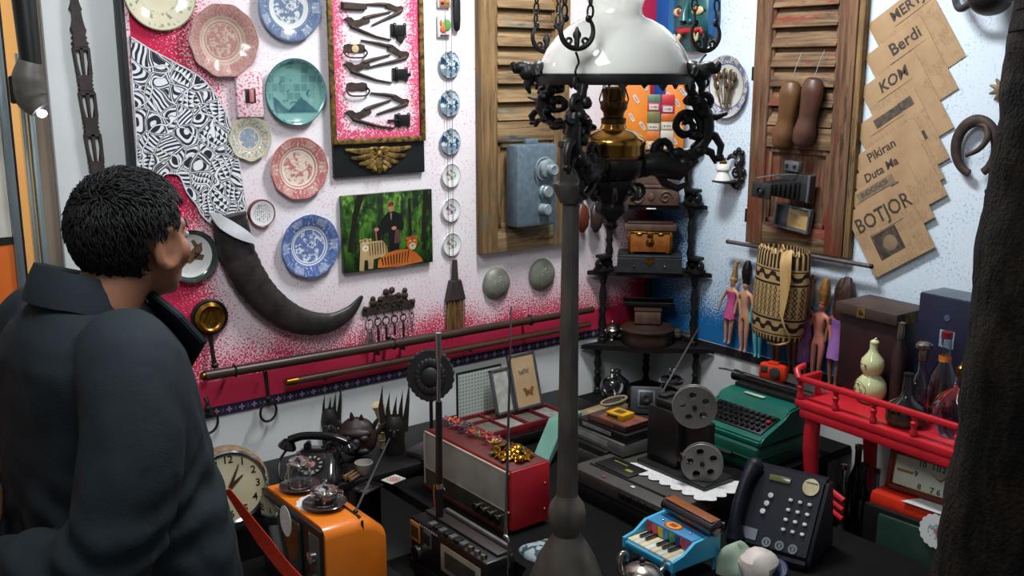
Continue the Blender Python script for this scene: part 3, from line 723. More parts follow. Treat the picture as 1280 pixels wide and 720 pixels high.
g.use(mk('print_collar', (150, 140, 130))); blot(g, [(.515, .27), (.535, .27), (.53, .36), (.52, .36)], .0192)
g.out('standing_person', t)
def tiger(g, base, st, white):
    return
g = G(); g.use(mk('print_white_tiger', (186, 158, 112), (150, 122, 84)))
blot(g, [(.18, .66), (.30, .62), (.42, .62), (.47, .70), (.48, .86), (.44, .90), (.40, .84), (.32, .86), (.31, .98), (.26, .98), (.255, .86), (.22, .86), (.21, 1.0), (.16, .99), (.17, .82)], .0194)
el2(g, .235, .665, .062, .070, .0196); el2(g, .185, .60, .016, .016, .0196); el2(g, .285, .60, .016, .016, .0196)
g.use(mk('print_cream', (222, 206, 176))); el2(g, .232, .70, .036, .034, .0198); el2(g, .215, .64, .010, .007, .0198); el2(g, .26, .64, .010, .007, .0198)
g.use(mk('print_stripe', (52, 36, 24)))
for k in range(7): blot(g, [(.27 + .03 * k, .64), (.28 + .03 * k, .64), (.285 + .03 * k, .80), (.278 + .03 * k, .80)], .0198)
for k in range(3): blot(g, [(.215 + .012 * k, .58), (.222 + .012 * k, .58), (.226 + .006 * k, .63)], .02)
el2(g, .216, .655, .006, .005, .02); el2(g, .254, .655, .006, .005, .02); el2(g, .235, .70, .009, .006, .02)
g.out('white_tiger', t)
g = G(); g.use(mk('print_orange_tiger', (200, 110, 40), (172, 86, 30)))
blot(g, [(.36, .98), (.37, .88), (.46, .80), (.58, .77), (.72, .78), (.80, .84), (.86, .92), (.88, .97), (.60, 1.0)], .0195)
el2(g, .755, .70, .062, .070, .0197); el2(g, .70, .635, .017, .017, .0197); el2(g, .805, .625, .017, .017, .0197)
g.use(mk('print_cream', (222, 206, 176))); el2(g, .76, .745, .040, .036, .0199); el2(g, .735, .675, .011, .008, .0199); el2(g, .785, .672, .011, .008, .0199)
g.use(mk('print_stripe', (52, 36, 24)))
for k in range(10): blot(g, [(.40 + .034 * k, .86 - .006 * k), (.415 + .034 * k, .84 - .005 * k), (.43 + .03 * k, .95), (.42 + .03 * k, .96)], .0199)
for k in range(3): blot(g, [(.742 + .012 * k, .615), (.749 + .012 * k, .615), (.752 + .006 * k, .66)], .0201)
el2(g, .736, .69, .006, .005, .0201); el2(g, .782, .688, .006, .005, .0201); el2(g, .76, .735, .010, .007, .0201)
g.out('orange_tiger', t)

# ------------------------------------------------------------------ key rack and keys
c0 = PL(485, 382)
t = thing('key_rack', ML(c0), 'brown cast key rack with pierced scrolls and knobs', 'key rack')
g = G(); g.use(m_rust); ww = .104
base = [(-ww, -.020), (-ww, -.004), (-.090, .010), (-.075, .004), (-.070, .020), (-.045, .022), (-.035, .036), (-.015, .034), (0, .040), (.015, .034), (.035, .040), (.05, .026), (.07, .024), (.078, .006), (.092, .012), (ww, 0), (ww, -.020)]
g.prism(base, 0, .008, bev=.002)
for bx, bz, r in ((-.064, .034, .010), (-.064, .020, .013), (.064, .048, .010), (.064, .030, .013), (-.012, .052, .012), (.012, .055, .012), (-.096, .004, .009), (.097, .004, .009), (-.035, .03, .010), (.038, .035, .010)): g.ball((bx, bz, .007), (r, r, .007), 12, 8)
for sx in (-.042, -.016, .016, .042): sp = spiral(sx, .006, .012, .003, 0, 7, 18); g.tube([(a, b, .010) for a, b in sp], .0022, 6)
g.out('rack_plate', t)
kx = [-.087, -.052, -.020, .014, .050, .084]
for k in kx:
    g = G(); g.use(m_rust); g.tube(catmull([(k, -.018, .004), (k, -.030, .006), (k, -.038, .012), (k, -.036, .018), (k, -.031, .020)], 4), .0026, 8); g.out('hook', t)
m_key = mat('old_steel_key', (92, 92, 96), .35, .9, col2=(60, 58, 60), sc=60)
m_key2 = mat('pale_worn_key', (168, 160, 158), .4, .7, col2=(120, 112, 108), sc=60)
kd = [(.018, .05, m_key2, 'pale key bunch on the first hook at the horn tip end', 2), (.014, .105, m_key, 'long dark key on the second hook of the rack', 1), (.015, .060, m_key, 'short key with a square bit on the third hook of the rack', 1), (.0145, .042, m_key, 'stubby dark key on the fourth hook of the rack', 0), (.013, .105, m_key, 'long dark key on the fifth hook of the rack', 1), (.010, .050, m_key2, 'small pale key on the last hook toward the broom', 0)]
for (k, (R, L, mm, lb, bit)) in zip(kx, kd):
    M = ML(Vector((c0.x + k, 0, c0.z - .037 - R * .72)), 0, .018)
    t2 = thing('key', M, lb, 'key', 'old keys on the cast rack')
    g = G(); g.use(mm).torus((0, 0, 0), R, .0026, None, 20, 6, .85); g.out('bow', t2)
    g = G(); g.use(mm).cyl((0, -R, 0), (0, -R - L, 0), .0042, .0042, 10)
    if bit == 2: g.cyl((.006, -R, .004), (.010, -R - L * 1.6, .004), .003, .003, 8); g.cyl((-.007, -R, .003), (-.008, -R - L * .9, .003), .005, .003, 8)
    if bit >= 1: g.box((-.009 if bit == 1 and L > .1 else .009, -R - L + .010, 0), (.015, .014, .004), .001)
    g.torus((0, -R - .006, 0), .0045, .0018, Rx(PI / 2), 10, 5); g.out('shank', t2)

# ------------------------------------------------------------------ broom
p = PL(566, 352)
t = thing('hand_broom', ML(p), 'old brush with dark wedge head and brown bristles', 'broom')
g = G(); g.use(mat('charred_wood', (58, 48, 46), .7, col2=(36, 30, 30), sc=30, st=(1, .2, 1))); g.cyl((0, -.02, .012), (0, .082, .012), .014, .009, 12)
g.prism([(-.022, .008), (.022, .008), (.041, -.066), (-.041, -.066)], .002, .024, bev=.003); g.out('wedge_head', t)
g = G(); rr = random.Random(4)
for k in range(46):
    g.use(mat('bristle_tan', (150, 110, 60), .7) if k % 3 else mat('bristle_brown', (92, 62, 34), .7)); xx = -.037 + .074 * k / 45
    g.cyl((xx * .95, -.064, .006 + rr.random() * .014), (xx * (1 + rr.random() * .06), -.168 - rr.random() * .01, .006 + rr.random() * .014), .0014, .0011, 5)
b = g.out('bristles', t); b['kind'] = 'stuff'

# ------------------------------------------------------------------ brass gong disc and wall rails
p = PL(264, 398, .03)
t = thing('wall_gong', ML(p, 0, .004), 'round brass disc in a dark ring above the long rail', 'gong')
R = .056
g = G(); g.use(m_iron).lathe([(R * .8, 0), (R * 1.02, .004), (R * 1.05, .016), (R * .96, .022), (R * .86, .012), (.0001, .012)], 36); g.out('dark_ring', t)
g = G(); g.use(m_brass).lathe([(R * .88, .0125), (R * .88, .020), (R * .7, .030), (R * .62, .024), (R * .5, .022), (.0001, .024)], 36)
g.prism([(-.022, -.016), (.022, -.016), (0, .026)], .022, .031, bev=.002); g.out('brass_disc', t)
g = G(); g.use(m_iron); g.tube([(.0, -R, .010), (.002, -.10, .012), (.004, -.150, .018)], [.009, .006, .008], 10); g.ball((.004, -.152, .02), (.012, .010, .010)); g.out('stem', t)

a = PL(256, 470, .055); b = PL(741, 387, .055)
t = thing('wall_rail', T((0, 0, 0)), 'long dark polished rail, upper of the two along the pink wall', 'rail', 'rails along the pink wall')
g = G(); g.use(m_darkwood); g.tube([(a.x, -.055, a.z), ((a.x + b.x) / 2, -.055, (a.z + b.z) / 2), (b.x, -.055, b.z)], [.0165, .0165, .0125], 14); g.use(m_brass).ball((a.x - .004, -.055, a.z), (.012, .014, .014)); g.out('rail', t)
for fx in (.06, .42, .80):
    q = a.lerp(b, fx); g = G(); g.use(m_iron).cyl((q.x, -.001, q.z - .01), (q.x, -.055, q.z - .012), .006, .006, 8); g.torus((q.x, -.055, q.z), .0185, .003, Ry(PI / 2), 18, 6); g.out('bracket', t)
a2 = PL(360, 478, .04); b2_ = PL(737, 405, .04)
t = thing('wall_rail', T((0, 0, 0)), 'brass tipped brown staff lying along the wall below the longer rail', 'rail', 'rails along the pink wall')
g = G(); g.use(mat('red_brown_cane', (88, 56, 38), .4, col2=(58, 36, 26), sc=14, st=(.15, 1, 1))); g.tube([(a2.x + .03, -.04, a2.z), (b2_.x, -.04, b2_.z)], [.0125, .0115], 14); g.out('staff', t)
g = G(); g.use(m_brass); g.tube([(a2.x - .012, -.04, a2.z), (a2.x - .006, -.04, a2.z), (a2.x + .012, -.04, a2.z), (a2.x + .034, -.04, a2.z)], [.008, .0142, .0142, .0134], 16); g.out('brass_tip', t)
for fx in (.1, .55, .93):
    q = a2.lerp(b2_, fx); g = G(); g.use(m_iron).cyl((q.x, -.001, q.z - .006), (q.x, -.052, q.z - .014), .004, .004, 8); g.out('bracket', t)
# iron rings
def ringhook(px, py, rp, label, stem_top):
    p = PL(px, py, .05); R = rp * 2.9 / FPX; t = thing('iron_ring', ML(p, 0, .035), label, 'ring', 'black iron rings under the rail')
    g = G(); g.use(m_iron).torus((0, 0, 0), R, .0042, Ry(.25), 32, 8); g.out('ring', t)
    q = PL(px, stem_top, .05); g = G(); g.use(m_iron); g.tube([(0, R - .004, 0), (0, R + .03, .004), (0, q.z - p.z, -.010)], [.007, .0055, .0075], 10); g.ball((0, R + .012, .002), (.010, .012, .009)); g.out('stem', t)
ringhook(338, 516, 14, 'black iron ring hanging under the staff end', 466)
ringhook(263, 530, 15, 'black iron ring partly behind the navy jacket', 500)
# ------------------------------------------------------------------ weathered shutters
def wood_old(name, a, b, paint, pf, along):
    n = NT(name); o = n.obj(); st = {'z': (1, .06, 1), 'x': (.06, 1, 1)}[along]
    g1 = n.noise(n.mapv(o, st), 70, 5, .65); g2 = n.noise(n.mapv(o, tuple(max(v, .25) for v in st)), 12, 5, .7); g3 = n.noise(n.mapv(o, tuple(max(v, .12) for v in st), (7, 3, 1)), 26, 5, .7)
    c = n.mix(n.step(g1, .36, .66), lin(a), lin(b))
    c = n.mix(n.step(g2, pf, pf + .06), c, lin(paint)); c = n.mix(n.mul(n.step(g3, .57, .64), .8), c, lin(tuple(v * .38 for v in a)))
    n.bump(n.add(g1, g3), .5, .002)
    return n.done(c, .75, 0, .25)
def shutter(name, O, W, zbot, ztop, zmid, pitch, mv, mh, label, stile=.072, tilt=rad(38)):
    """local x across, y up (0 = bottom), z out of the wall"""
    t = thing(name, O, label, 'shutter', 'old louvred shutters on the walls')
    h = W / 2; D = .036; H = ztop - zbot; ym = zmid - zbot
    for sx in (-1, 1):
        g = G(); g.use(mv).box((sx * (h - stile / 2), H / 2, D / 2), (stile, H, D), .003); g.box((sx * (h - stile - .004), H / 2, D / 2 - .004), (.012, H - .02, D * .7), .002); g.out('stile', t)
    for y0, hh in ((0.0, .085), (ym - .045, .075), (H - .09, .09)):
        g = G(); g.use(mh).box((0, y0 + hh / 2, D / 2), (W - 2 * stile - .001, hh, D - .004), .003); g.out('cross_rail', t)
    y = ym + .05
    while y < H - .1:
        g = G(); g.use(mh).box((0, 0, 0), (W - 2 * stile - .004, .077, .008), .002, T((0, y + .018, D / 2 + .002)) @ Rx(-rad(23))); g.out('louvre', t)
        y += pitch
    g = G(); g.use(mv).box2((-h + stile, .085, .006), (h - stile, ym - .045, .014)); g.out('lower_panel', t)
    g = G(); g.use(mv); a, b = -h + stile, h - stile
    for (x0, y0, x1, y1) in ((a, .085, a + .022, ym - .045), (b - .022, .085, b, ym - .045), (a, .085, b, .105), (a, ym - .065, b, ym - .045)): g.box2((x0, y0, .0145), (x1, y1, .026), .004)
    g.out('panel_moulding', t)
    return t
lv = wood_old('grey_brown_old_wood', (146, 116, 78), (92, 70, 48), (104, 104, 92), .60, 'z'); lh = wood_old('grey_brown_old_wood_across', (154, 126, 90), (94, 74, 52), (108, 106, 94), .60, 'x')
ltx = wood_old('red_flaked_old_wood', (126, 96, 72), (70, 46, 34), (118, 60, 44), .545, 'z'); lth = wood_old('red_flaked_old_wood_across', (140, 114, 86), (80, 58, 44), (120, 62, 46), .57, 'x')
SHL = shutter('louvred_shutter', ML(Vector((-.691, 0, 1.098))), .412, 1.098, 2.28, 1.545, .0655, lv, lh, 'grey-brown louvred shutter carrying the blue-grey switch box')
SHR = shutter('louvred_shutter', MR(Vector((0, -.747, 1.124))), .418, 1.124, 2.28, 1.53, .068, ltx, lth, 'red flaked louvred shutter hung with shoe lasts and cameras')
# side frame post of the right shutter and small hinge
p = PR(1078, 150); g = G(); g.use(lv).box2((.0, 0, 0), (.022, 1.16, .03), .003); g.out('edge_strip', SHR).location = (.2102, 0, 0)
for yy in (.10, .62):
    g = G(); g.use(m_iron).box((-.2165, yy, .02), (.012, .05, .02), .002); g.out('hinge', SHR)
# grey switch box with three round dials
c0 = PL(657, 230, .04)
t = thing('switch_box', ML(Vector((c0.x, 0, c0.z)), 0, .0395), 'blue-grey metal switch box with three round knobs', 'switch box')
m_grey = mat('blue_grey_hammered_paint', (104, 120, 132), .5, .2, col2=(88, 104, 116), sc=60, bump=.25, bsc=120)
m_dial = mat('grey_porcelain_fuse', (150, 162, 166), .3, .2, col2=(118, 130, 136), sc=30)
g = G(); g.use(m_grey).box((0, 0, .036), (.188, .300, .072), .012); g.box((0, .158, .03), (.06, .02, .02), .004); g.out('case', t)
for (x, y, r, lab) in ((.030, .062, .040, 1), (.030, -.022, .026, 0), (.026, -.088, .024, 0)):
    g = G(); g.use(m_dial).lathe([(r, .072), (r, .080), (r * .86, .084), (r * .86, .098), (r * .72, .102), (.0001, .102)], 32, M=T((x, y, 0)))
    if lab: g.lathe([(r * .55, .10), (r * .55, .122), (r * .42, .126), (.0001, .122)], 28, M=T((x + .006, y - .004, 0))); g.torus((x - .01, y, .086), r * 1.0, .003, None, 30, 6)
    g.out('fuse_knob', t)
# shoe lasts hanging in front of the right shutter
m_last = mat('brown_last_wood', (112, 76, 42), .45, col2=(72, 48, 28), sc=14, st=(1, .3, 1))
m_last2 = mat('reddish_last_wood', (92, 58, 42), .45, col2=(58, 38, 30), sc=14, st=(1, .3, 1))
def last(px, py, mm, label, roll):
    p = PR(px, py, .07); t = thing('shoe_last', MR(p, roll, .07), label, 'shoe last', 'wooden shoe lasts on the red shutter')
    g = G(); g.use(mm)
    # toe points down
    pts = [(0, .105, .0), (0.004, .075, .004), (.004, .03, .004), (.001, -.02, .002), (-.004, -.07, .0), (-.008, -.108, -.004), (-.010, -.124, -.008)]
    g.tube(catmull(pts, 4), [.031, .040, .036, .032, .042, .037, .010], 18, flat=.85); g.ball((.0, .106, 0), (.030, .012, .026)); g.out('last', t, None, 60)
    g = G(); g.use(m_steel); g.tube([(.0, .116, 0), (.003, .16, -.008), (.008, .21, -.022)], .0013, 6); g.out('wire', t)
    return t
last(984, 143, m_last, 'light brown wooden shoe last hanging toe down', -.10)
last(1011, 140, m_last2, 'darker brown wooden shoe last, the one on the right', -.12)
# folding instant camera with opened back box
p = PR(984, 232, .08)
m_cam = mat('dark_camera_leatherette', (44, 46, 48), .45, col2=(30, 32, 34), sc=60); m_camg = mat('grey_camera_metal', (120, 128, 134), .35, .6, col2=(92, 100, 106), sc=30)
t = thing('folding_camera', MR(p, -.06, .042), 'dark folding instant camera with bellows and viewfinder', 'camera')
g = G(); g.use(m_cam).box((.03, .0, .02), (.125, .095, .036), .005); g.use(m_camg).box((.087, 0, .02), (.010, .098, .038), .003); g.out('body', t)
g = G(); g.use(m_camg).box((.012, .070, .03), (.062, .036, .03), .004); g.use(m_black).box((-.006, .07, .046), (.012, .012, .003)); g.box((.028, .07, .046), (.012, .012, .003)); g.out('viewfinder', t)
g = G(); g.use(m_black)
for k in range(6): s_ = 1 - k * .07; g.box((.012 - k * .008, -.012, .044 + k * .012), (.09 * s_, .066 * s_, .006), .002)
g.out('bellows', t)
g = G(); g.use(m_cam).box((-.045, -.018, .118), (.080, .056, .014), .003); g.use(m_black).lathe([(.015, .125), (.016, .133), (.011, .135), (.010, .129), (.0001, .129)], 24, M=T((-.042, -.018, 0))); g.use(m_camg).lathe([(.007, .129), (.005, .132), (.0001, .133)], 16, M=T((-.042, -.018, 0))); g.out('lens_board', t)
g = G(); g.use(m_camg); g.tube([(-.08, .02, .11), (-.03, .035, .07), (.04, .045, .045)], .003, 6); g.out('strut', t)
p = PR(986, 273, .08)
t = thing('camera_tray', MR(p, -.10, .042), 'open grey camera back holding a yellowed print, under the folding camera', 'camera back')
g = G(); g.use(m_camg).box((0, 0, .004), (.150, .088, .006), .002)
for (x, y, a, b) in ((-.072, 0, .008, .088), (.072, 0, .008, .088), (0, .041, .150, .008), (0, -.041, .150, .008)): g.box((x, y, .014), (a, b, .022), .002)
g.out('tray', t)
g = G(); g.use(mat('yellowed_print', (196, 166, 112), .5, col2=(170, 138, 88), sc=18, st=(1, .2, 1))).box((.018, -.002, .009), (.086, .066, .002)); g.out('print', t)
g = G(); g.use(m_steel); g.tube([(-.005, .045, .03), (-.005, .018, .032), (.03, .014, .032), (.034, .042, .03)], .0016, 6); g.out('wire_clip', t)
# ------------------------------------------------------------------ newspapers fanned on the right wall
A34 = rad(33.5)
e1 = Vector((math.cos(A34), math.sin(A34))); e2 = Vector((math.sin(A34), -math.cos(A34)))   # along the headline, down the sheet
def U(px, py): q = PR(px, py); return Vector((-q.y, q.z))
def news_mat(k):
    n = NT('yellowed_newsprint_%d' % k); o = n.obj(); x, y, z = n.xyz(o)
    line = n.step(n.m('ABSOLUTE', n.m('SUBTRACT', n.m('FRACT', n.mul(y, 210.0)), .5)), .30, .2)
    wd = n.step(n.noise(n.mapv(o, (260, 70, 1), (k, k, 0)), 1.0, 2), .48, .54)
    blk = n.step(n.noise(n.mapv(o, (9, 14, 1), (k * 3, k, 0)), 1.0, 1), .48, .5)
    col = n.step(n.m('ABSOLUTE', n.m('SUBTRACT', n.m('FRACT', n.mul(x, 22.0)), .5)), .46, .43)
    ink = n.mul(n.mul(n.mul(line, wd), n.mul(blk, col)), n.mul(n.step(y, -.072, -.076), .62))
    base = n.mix(n.step(n.noise(o, 8, 5, .6), .3, .7), lin((184, 154, 118)), lin((164, 134, 100)))
    fold = n.step(n.m('ABSOLUTE', n.m('SUBTRACT', x, .125)), .0016, .0004)
    c = n.mix(ink, base, lin((96, 80, 66))); c = n.mix(n.mul(fold, .3), c, lin((130, 104, 78)))
    n.bump(n.noise(o, 14, 3), .3, .003)
    return n.done(c, .35, 0, .5, .25)
m_inkd = mat('faded_black_ink', (56, 46, 40), .6, col2=(74, 62, 52), sc=40)
m_inkg = mat('grey_halftone', (96, 84, 72), .6, col2=(60, 54, 48), sc=60)
sheets = [  # top-left corner, lower-right corner, headline, size, x offset, y offset, kind, label
    ((1085, 31), (1208, 70), 'MERTJU', .040, .160, .030, 0, 'yellowed newspaper headed MERTJU, topmost of the fan'),
    ((1082, 71), (1195, 113), 'Berdi', .048, .145, .036, 0, 'yellowed newspaper headed Berdi, second from the top'),
    ((1076, 112), (1181, 167), 'KOM', .044, .120, .036, 0, 'yellowed newspaper headed KOM, third from the top'),
    ((1070, 160), (1189, 197), '', .03, .120, .03, 1, 'yellowed newspaper with a grey photo banner, above the Pikiran sheet'),
    ((1068, 198), (1183, 222), 'Pikiran', .036, .108, .028, 0, 'yellowed newspaper headed Pikiran, at the middle of the fan'),
    ((1067, 222), (1187, 243), 'Duta Ma', .034, .110, .028, 0, 'yellowed newspaper headed Duta Ma, under the Pikiran sheet'),
    ((1065, 244), (1172, 271), 'INDONESI', .021, .095, .022, 2, 'yellowed newspaper headed INDONESI in a grey banner'),
    ((1061, 268), (1173, 308), 'BOTJOR', .062, .128, .058, 3, 'yellowed newspaper headed BOTJOR with a portrait, lowest of the fan')]
for k, (tl, br, head, size, tx, ty, kind, lab) in enumerate(sheets):
    a = U(*tl); b = U(*br); v = b - a; W = max(.225, v.dot(e1)); Hh = v.dot(e2)
    M = T((-.002 - .0022 * k, -a.x, a.y)) @ WR @ Rz(A34)
    t = thing('newspaper', M, lab, 'newspaper', 'fan of old newspapers on the blue wall')
    g = G(); g.use(news_mat(k)); N = 10                   # a slightly bowed sheet
    top = []; bot = []
    for i in range(N + 1):
        r0 = []; r1 = []
        for j in range(N + 1):
            x = W * i / N; y = -Hh * j / N; z = .0003 + .0006 * math.sin(i * .8 + k) * math.sin(j * .6)
            r0.append(g.v((x, y, z + .0010))); r1.append(g.v((x, y, z)))
        top.append(r0); bot.append(r1)
    for i in range(N):
        for j in range(N):
            g.f([top[i][j], top[i + 1][j], top[i + 1][j + 1], top[i][j + 1]]); g.f([bot[i][j], bot[i][j + 1], bot[i + 1][j + 1], bot[i + 1][j]])
    for i in range(N):
        g.f([top[i][0], bot[i][0], bot[i + 1][0], top[i + 1][0]]); g.f([top[i][N], top[i + 1][N], bot[i + 1][N], bot[i][N]])
        g.f([top[0][i], top[0][i + 1], bot[0][i + 1], bot[0][i]]); g.f([top[N][i], bot[N][i], bot[N][i + 1], top[N][i + 1]])
    g.out('sheet', t)
    Z = .0021
    g = G(); g.use(m_inkd)
    if head: g.text(head, size * 1.15, T((tx, -ty - .004, Z)), .0001, sx=1.0 if kind != 3 else .86, bold=.0009 if kind != 2 else .0003, shear=.15 if head in ('KOM', 'Duta Ma') else 0)
    if head or kind: g.use(m_inkd).box((tx - .01, -ty - size * .75 - .004, Z), (.14, .0012, .0001)); g.out('headline', t)
    g = G()
    if kind == 1:
        g.use(m_inkg).box((.125, -.032, Z), (.105, .030, .0002)); g.box((.20, -.03, Z), (.05, .03, .0002)); g.out('photo_banner', t); g = G(); g.use(m_inkd).box((.205, -.15, Z), (.018, .03, .0002)); g.out('small_print', t)
    if kind == 2:
        g.use(mat('pale_halftone', (138, 120, 98), .6, sc=60)).box((.100, -.026, Z - .0001), (.15, .030, .0001)); g.out('banner', t); g = G(); g.use(m_inkg).box((.17, -.065, Z), (.03, .04, .0002)); g.out('small_photo', t)
    if kind == 3:
        g.use(m_inkg).box((.10, -.155, Z), (.10, .085, .0002)); g.use(m_inkd); g.prism([(.06, -.12), (.05, -.16), (.062, -.195), (.09, -.197), (.074, -.165), (.08, -.13), (.11, -.116), (.14, -.12), (.145, -.15), (.135, -.19), (.15, -.197), (.15, -.112), (.06, -.112)], Z + .0001, Z + .0003)
        g.use(mat('portrait_pale', (150, 126, 98), .6)).prism(arc(.108, -.158, .026, 0, 2 * PI, 18)[:-1], Z + .0002, Z + .0004); g.out('portrait', t)

# ------------------------------------------------------------------ horseshoe, bowl lamp, shell
p = PR(1226, 182)
t = thing('iron_horseshoe', MR(p, 0, .006), 'rusty iron horseshoe with a curled inner hook by the dark post', 'horseshoe')
g = G(); g.use(m_rust); R = .072
g.tube([(R * .88 * math.cos(a), R * 1.12 * math.sin(a) - .005, .022) for a in [rad(248 - 320 * k / 36 + 10) for k in range(37)]], [.012, .017, .019, .017, .012], 12, flat=.7); g.out('shoe', t)
g = G(); g.use(m_rust); g.tube(catmull([(-.002, .066, .025), (.030, .058, .03), (.042, .026, .04), (.024, -.008, .05), (-.012, -.028, .055)], 6), [.007, .010, .010, .008, .006], 10); g.out('inner_hook', t)
p = PR(1238, 0, .10)
t = thing('wall_lamp', MR(p, 0, .10), 'black bowl wall lamp on a curved pipe, above the horseshoe', 'lamp')
g = G(); g.use(m_iron).ball((0, .01, 0), (.062, .055, .062), 24, 14); g.lathe([(.064, -.004), (.066, .004), (.060, .008)], 28, M=T((0, .02, 0)) @ Rx(-PI / 2)); g.out('bowl', t)
g = G(); g.use(mat('grey_pipe', (66, 70, 74), .35, .6, col2=(46, 50, 54))); g.tube(catmull([(-.05, 0, 0), (-.085, -.018, -.01), (-.115, -.010, -.03), (-.145, .035, -.06), (-.16, .09, -.092)], 6), .011, 12); g.out('curved_pipe', t)
p = PR(1256, 112); g = G(); g.use(mat('spiny_shell_brown', (128, 112, 82), .6, col2=(82, 72, 54), sc=40, bump=.5, bsc=80)); g.ball((0, 0, .014), (.024, .022, .014))
for k in range(9): a = 2 * PI * k / 9; g.cyl((.018 * math.cos(a), .018 * math.sin(a), .014), (.038 * math.cos(a), .036 * math.sin(a), .018), .009, .003, 8)
solo(g, 'spiny_shell', MR(p), 'small spiny brown shell on the wall above the horseshoe', 'shell')
p = PR(1246, 240); g = G(); g.use(m_rust); g.prism([(-.02, -.006), (-.012, .012), (.02, .014), (.028, 0), (.02, -.014)], 0, .014, bev=.003); g.torus((-.022, .0, .012), .007, .003, None, 12, 6)
solo(g, 'iron_latch', MR(p), 'small rusty latch on the wall under the horseshoe', 'latch')

# ------------------------------------------------------------------ plate with spoons
c0 = PR(911, 108); R = .116
n = NT('china_blue_trellis_rim'); o = n.obj(); x, y, z = n.xyz(o); r = n.m('DIVIDE', n.m('SQRT', n.add(n.mul(x, x), n.mul(y, y))), R)
la = n.m('ABSOLUTE', n.m('SINE', n.mul(n.add(x, y), 230.0))); lb = n.m('ABSOLUTE', n.m('SINE', n.mul(n.m('SUBTRACT', x, y), 230.0)))
lat = n.m('MAXIMUM', n.step(la, .35, .2), n.step(lb, .35, .2)); pet = n.step(n.noise(o, 46, 3), .5, .55)
f = n.m('MAXIMUM', n.mul(n.m('MAXIMUM', lat, n.mul(pet, .8)), n.band(r, .74, .97)), n.band(r, .70, .74, .006))
c = n.mix(f, lin((206, 204, 196)), lin((72, 88, 140))); mm = n.done(c, .16, 0, .5, .5)
t = thing('spoon_plate', MR(c0), 'blue rimmed oval plate holding a fan of old spoons', 'plate')
g = plate_mesh(R, mm, .02, 64, well=.7); g.bm.transform(S(.92, 1.02, 1)); g.out('plate', t)
for k, (dx, dy, a, L) in enumerate([(-.045, .036, .30, .10), (-.020, .046, .20, .115), (.006, .048, .05, .12), (.032, .044, -.10, .112), (.050, .034, -.22, .10), (-.032, .004, .36, .085), (.012, .010, .02, .10), (.036, .004, -.16, .09)]):
    M = MR(c0, 0, .022 + .002 * (k % 3)) @ T((dx, dy, 0)) @ Rz(a)
    s = thing('spoon', M, 'worn silver spoon fanned on the blue rimmed plate', 'spoon', 'spoons fanned on the plate')
    g = G(); g.use(mat('worn_spoon_silver', (150, 140, 122), .3, .9, col2=(86, 76, 62), sc=60)).ball((0, 0, .006), (.013, .020, .006), 16, 8); g.out('bowl', s)
    g = G(); g.use(_cache['worn_spoon_silver']); g.tube([(0, -.018, .006), (0, -.03, .008), (0, -L * .8, .007), (0, -L, .006)], [.003, .0022, .003, .006], 8, flat=.5); g.out('stem', s)

# ------------------------------------------------------------------ teal mask (its top is out of the picture)
p = PR(872, 20); t = thing('carved_mask', MR(p, .02, .004), 'teal painted wooden mask with a red mouth and white fangs', 'mask')
mt = mat('teal_mask_paint', (26, 92, 92), .35, col2=(18, 70, 76), sc=10, coat=.2); mb = mat('blue_mask_paint', (24, 98, 148), .35, col2=(16, 76, 126), sc=10)
mr = mat('red_mask_paint', (176, 34, 36), .35); mcr = mat('cream_mask_paint', (214, 190, 138), .4); mbk = m_black
W2, H2 = .105, .17
g = G(); g.use(mt); rings = []
for k in range(15):
    y = -H2 * .78 + k * H2 * 2 / 14; q = math.sqrt(max(.05, 1 - (y / (H2 * 1.1)) ** 2)) if y > 0 else max(.25, 1 - max(0, (-y - .05)) / .16) 
    rings.append([g.v((W2 * q * math.cos(a), y, .052 * q * math.sin(a) + .004)) for a in [PI * j / 16 for j in range(17)]] + [g.v((0, y, .0))])
g.ringskin(rings); g.out('face', t)
for sx in (-1, 1):
    g = G(); g.use(mb); g.prism([(sx * .100, .14), (sx * .118, .06), (sx * .120, -.02), (sx * .112, -.085), (sx * .09, -.075), (sx * .082, -.03), (sx * .09, .08)], .002, .034, bev=.004); g.out('cheek_flap', t)
    g = G(); g.use(mcr).ball((sx * .045, .016, .049), (.032, .018, .010), 18, 10, ); g.use(mr).ball((sx * .042, .016, .056), (.010, .012, .006)); g.use(mbk).ball((sx * .042, .016, .060), (.004, .005, .004)); g.tube([(sx * .012, .012, .052), (sx * .045, .038, .056), (sx * .082, .014, .042)], .0035, 6); g.out('eye', t)
    g = G(); g.use(mcr); g.tube(catmull([(sx * .030, -.060, .052), (sx * .040, -.085, .062), (sx * .052, -.092, .06), (sx * .060, -.066, .058)], 5), [.008, .010, .008, .003], 10); g.out('fang', t)
g = G(); g.use(mt); g.tube([(0, .05, .050), (0, .01, .070), (0, -.022, .072)], [.010, .016, .022], 12); g.ball((-.018, -.022, .060), (.014, .012, .012)); g.ball((.018, -.022, .060), (.014, .012, .012)); g.out('nose', t)
g = G(); g.use(mr); g.tube(catmull([(-.066, -.050, .042), (-.03, -.058, .056), (0, -.056, .060), (.03, -.058, .056), (.066, -.050, .042)], 5), [.006, .012, .012, .012, .006], 10); g.out('mouth', t)
g = G(); g.use(mr).ball((.066, -.062, .046), (.009, .012, .008)); g.out('cheek_dot', t)

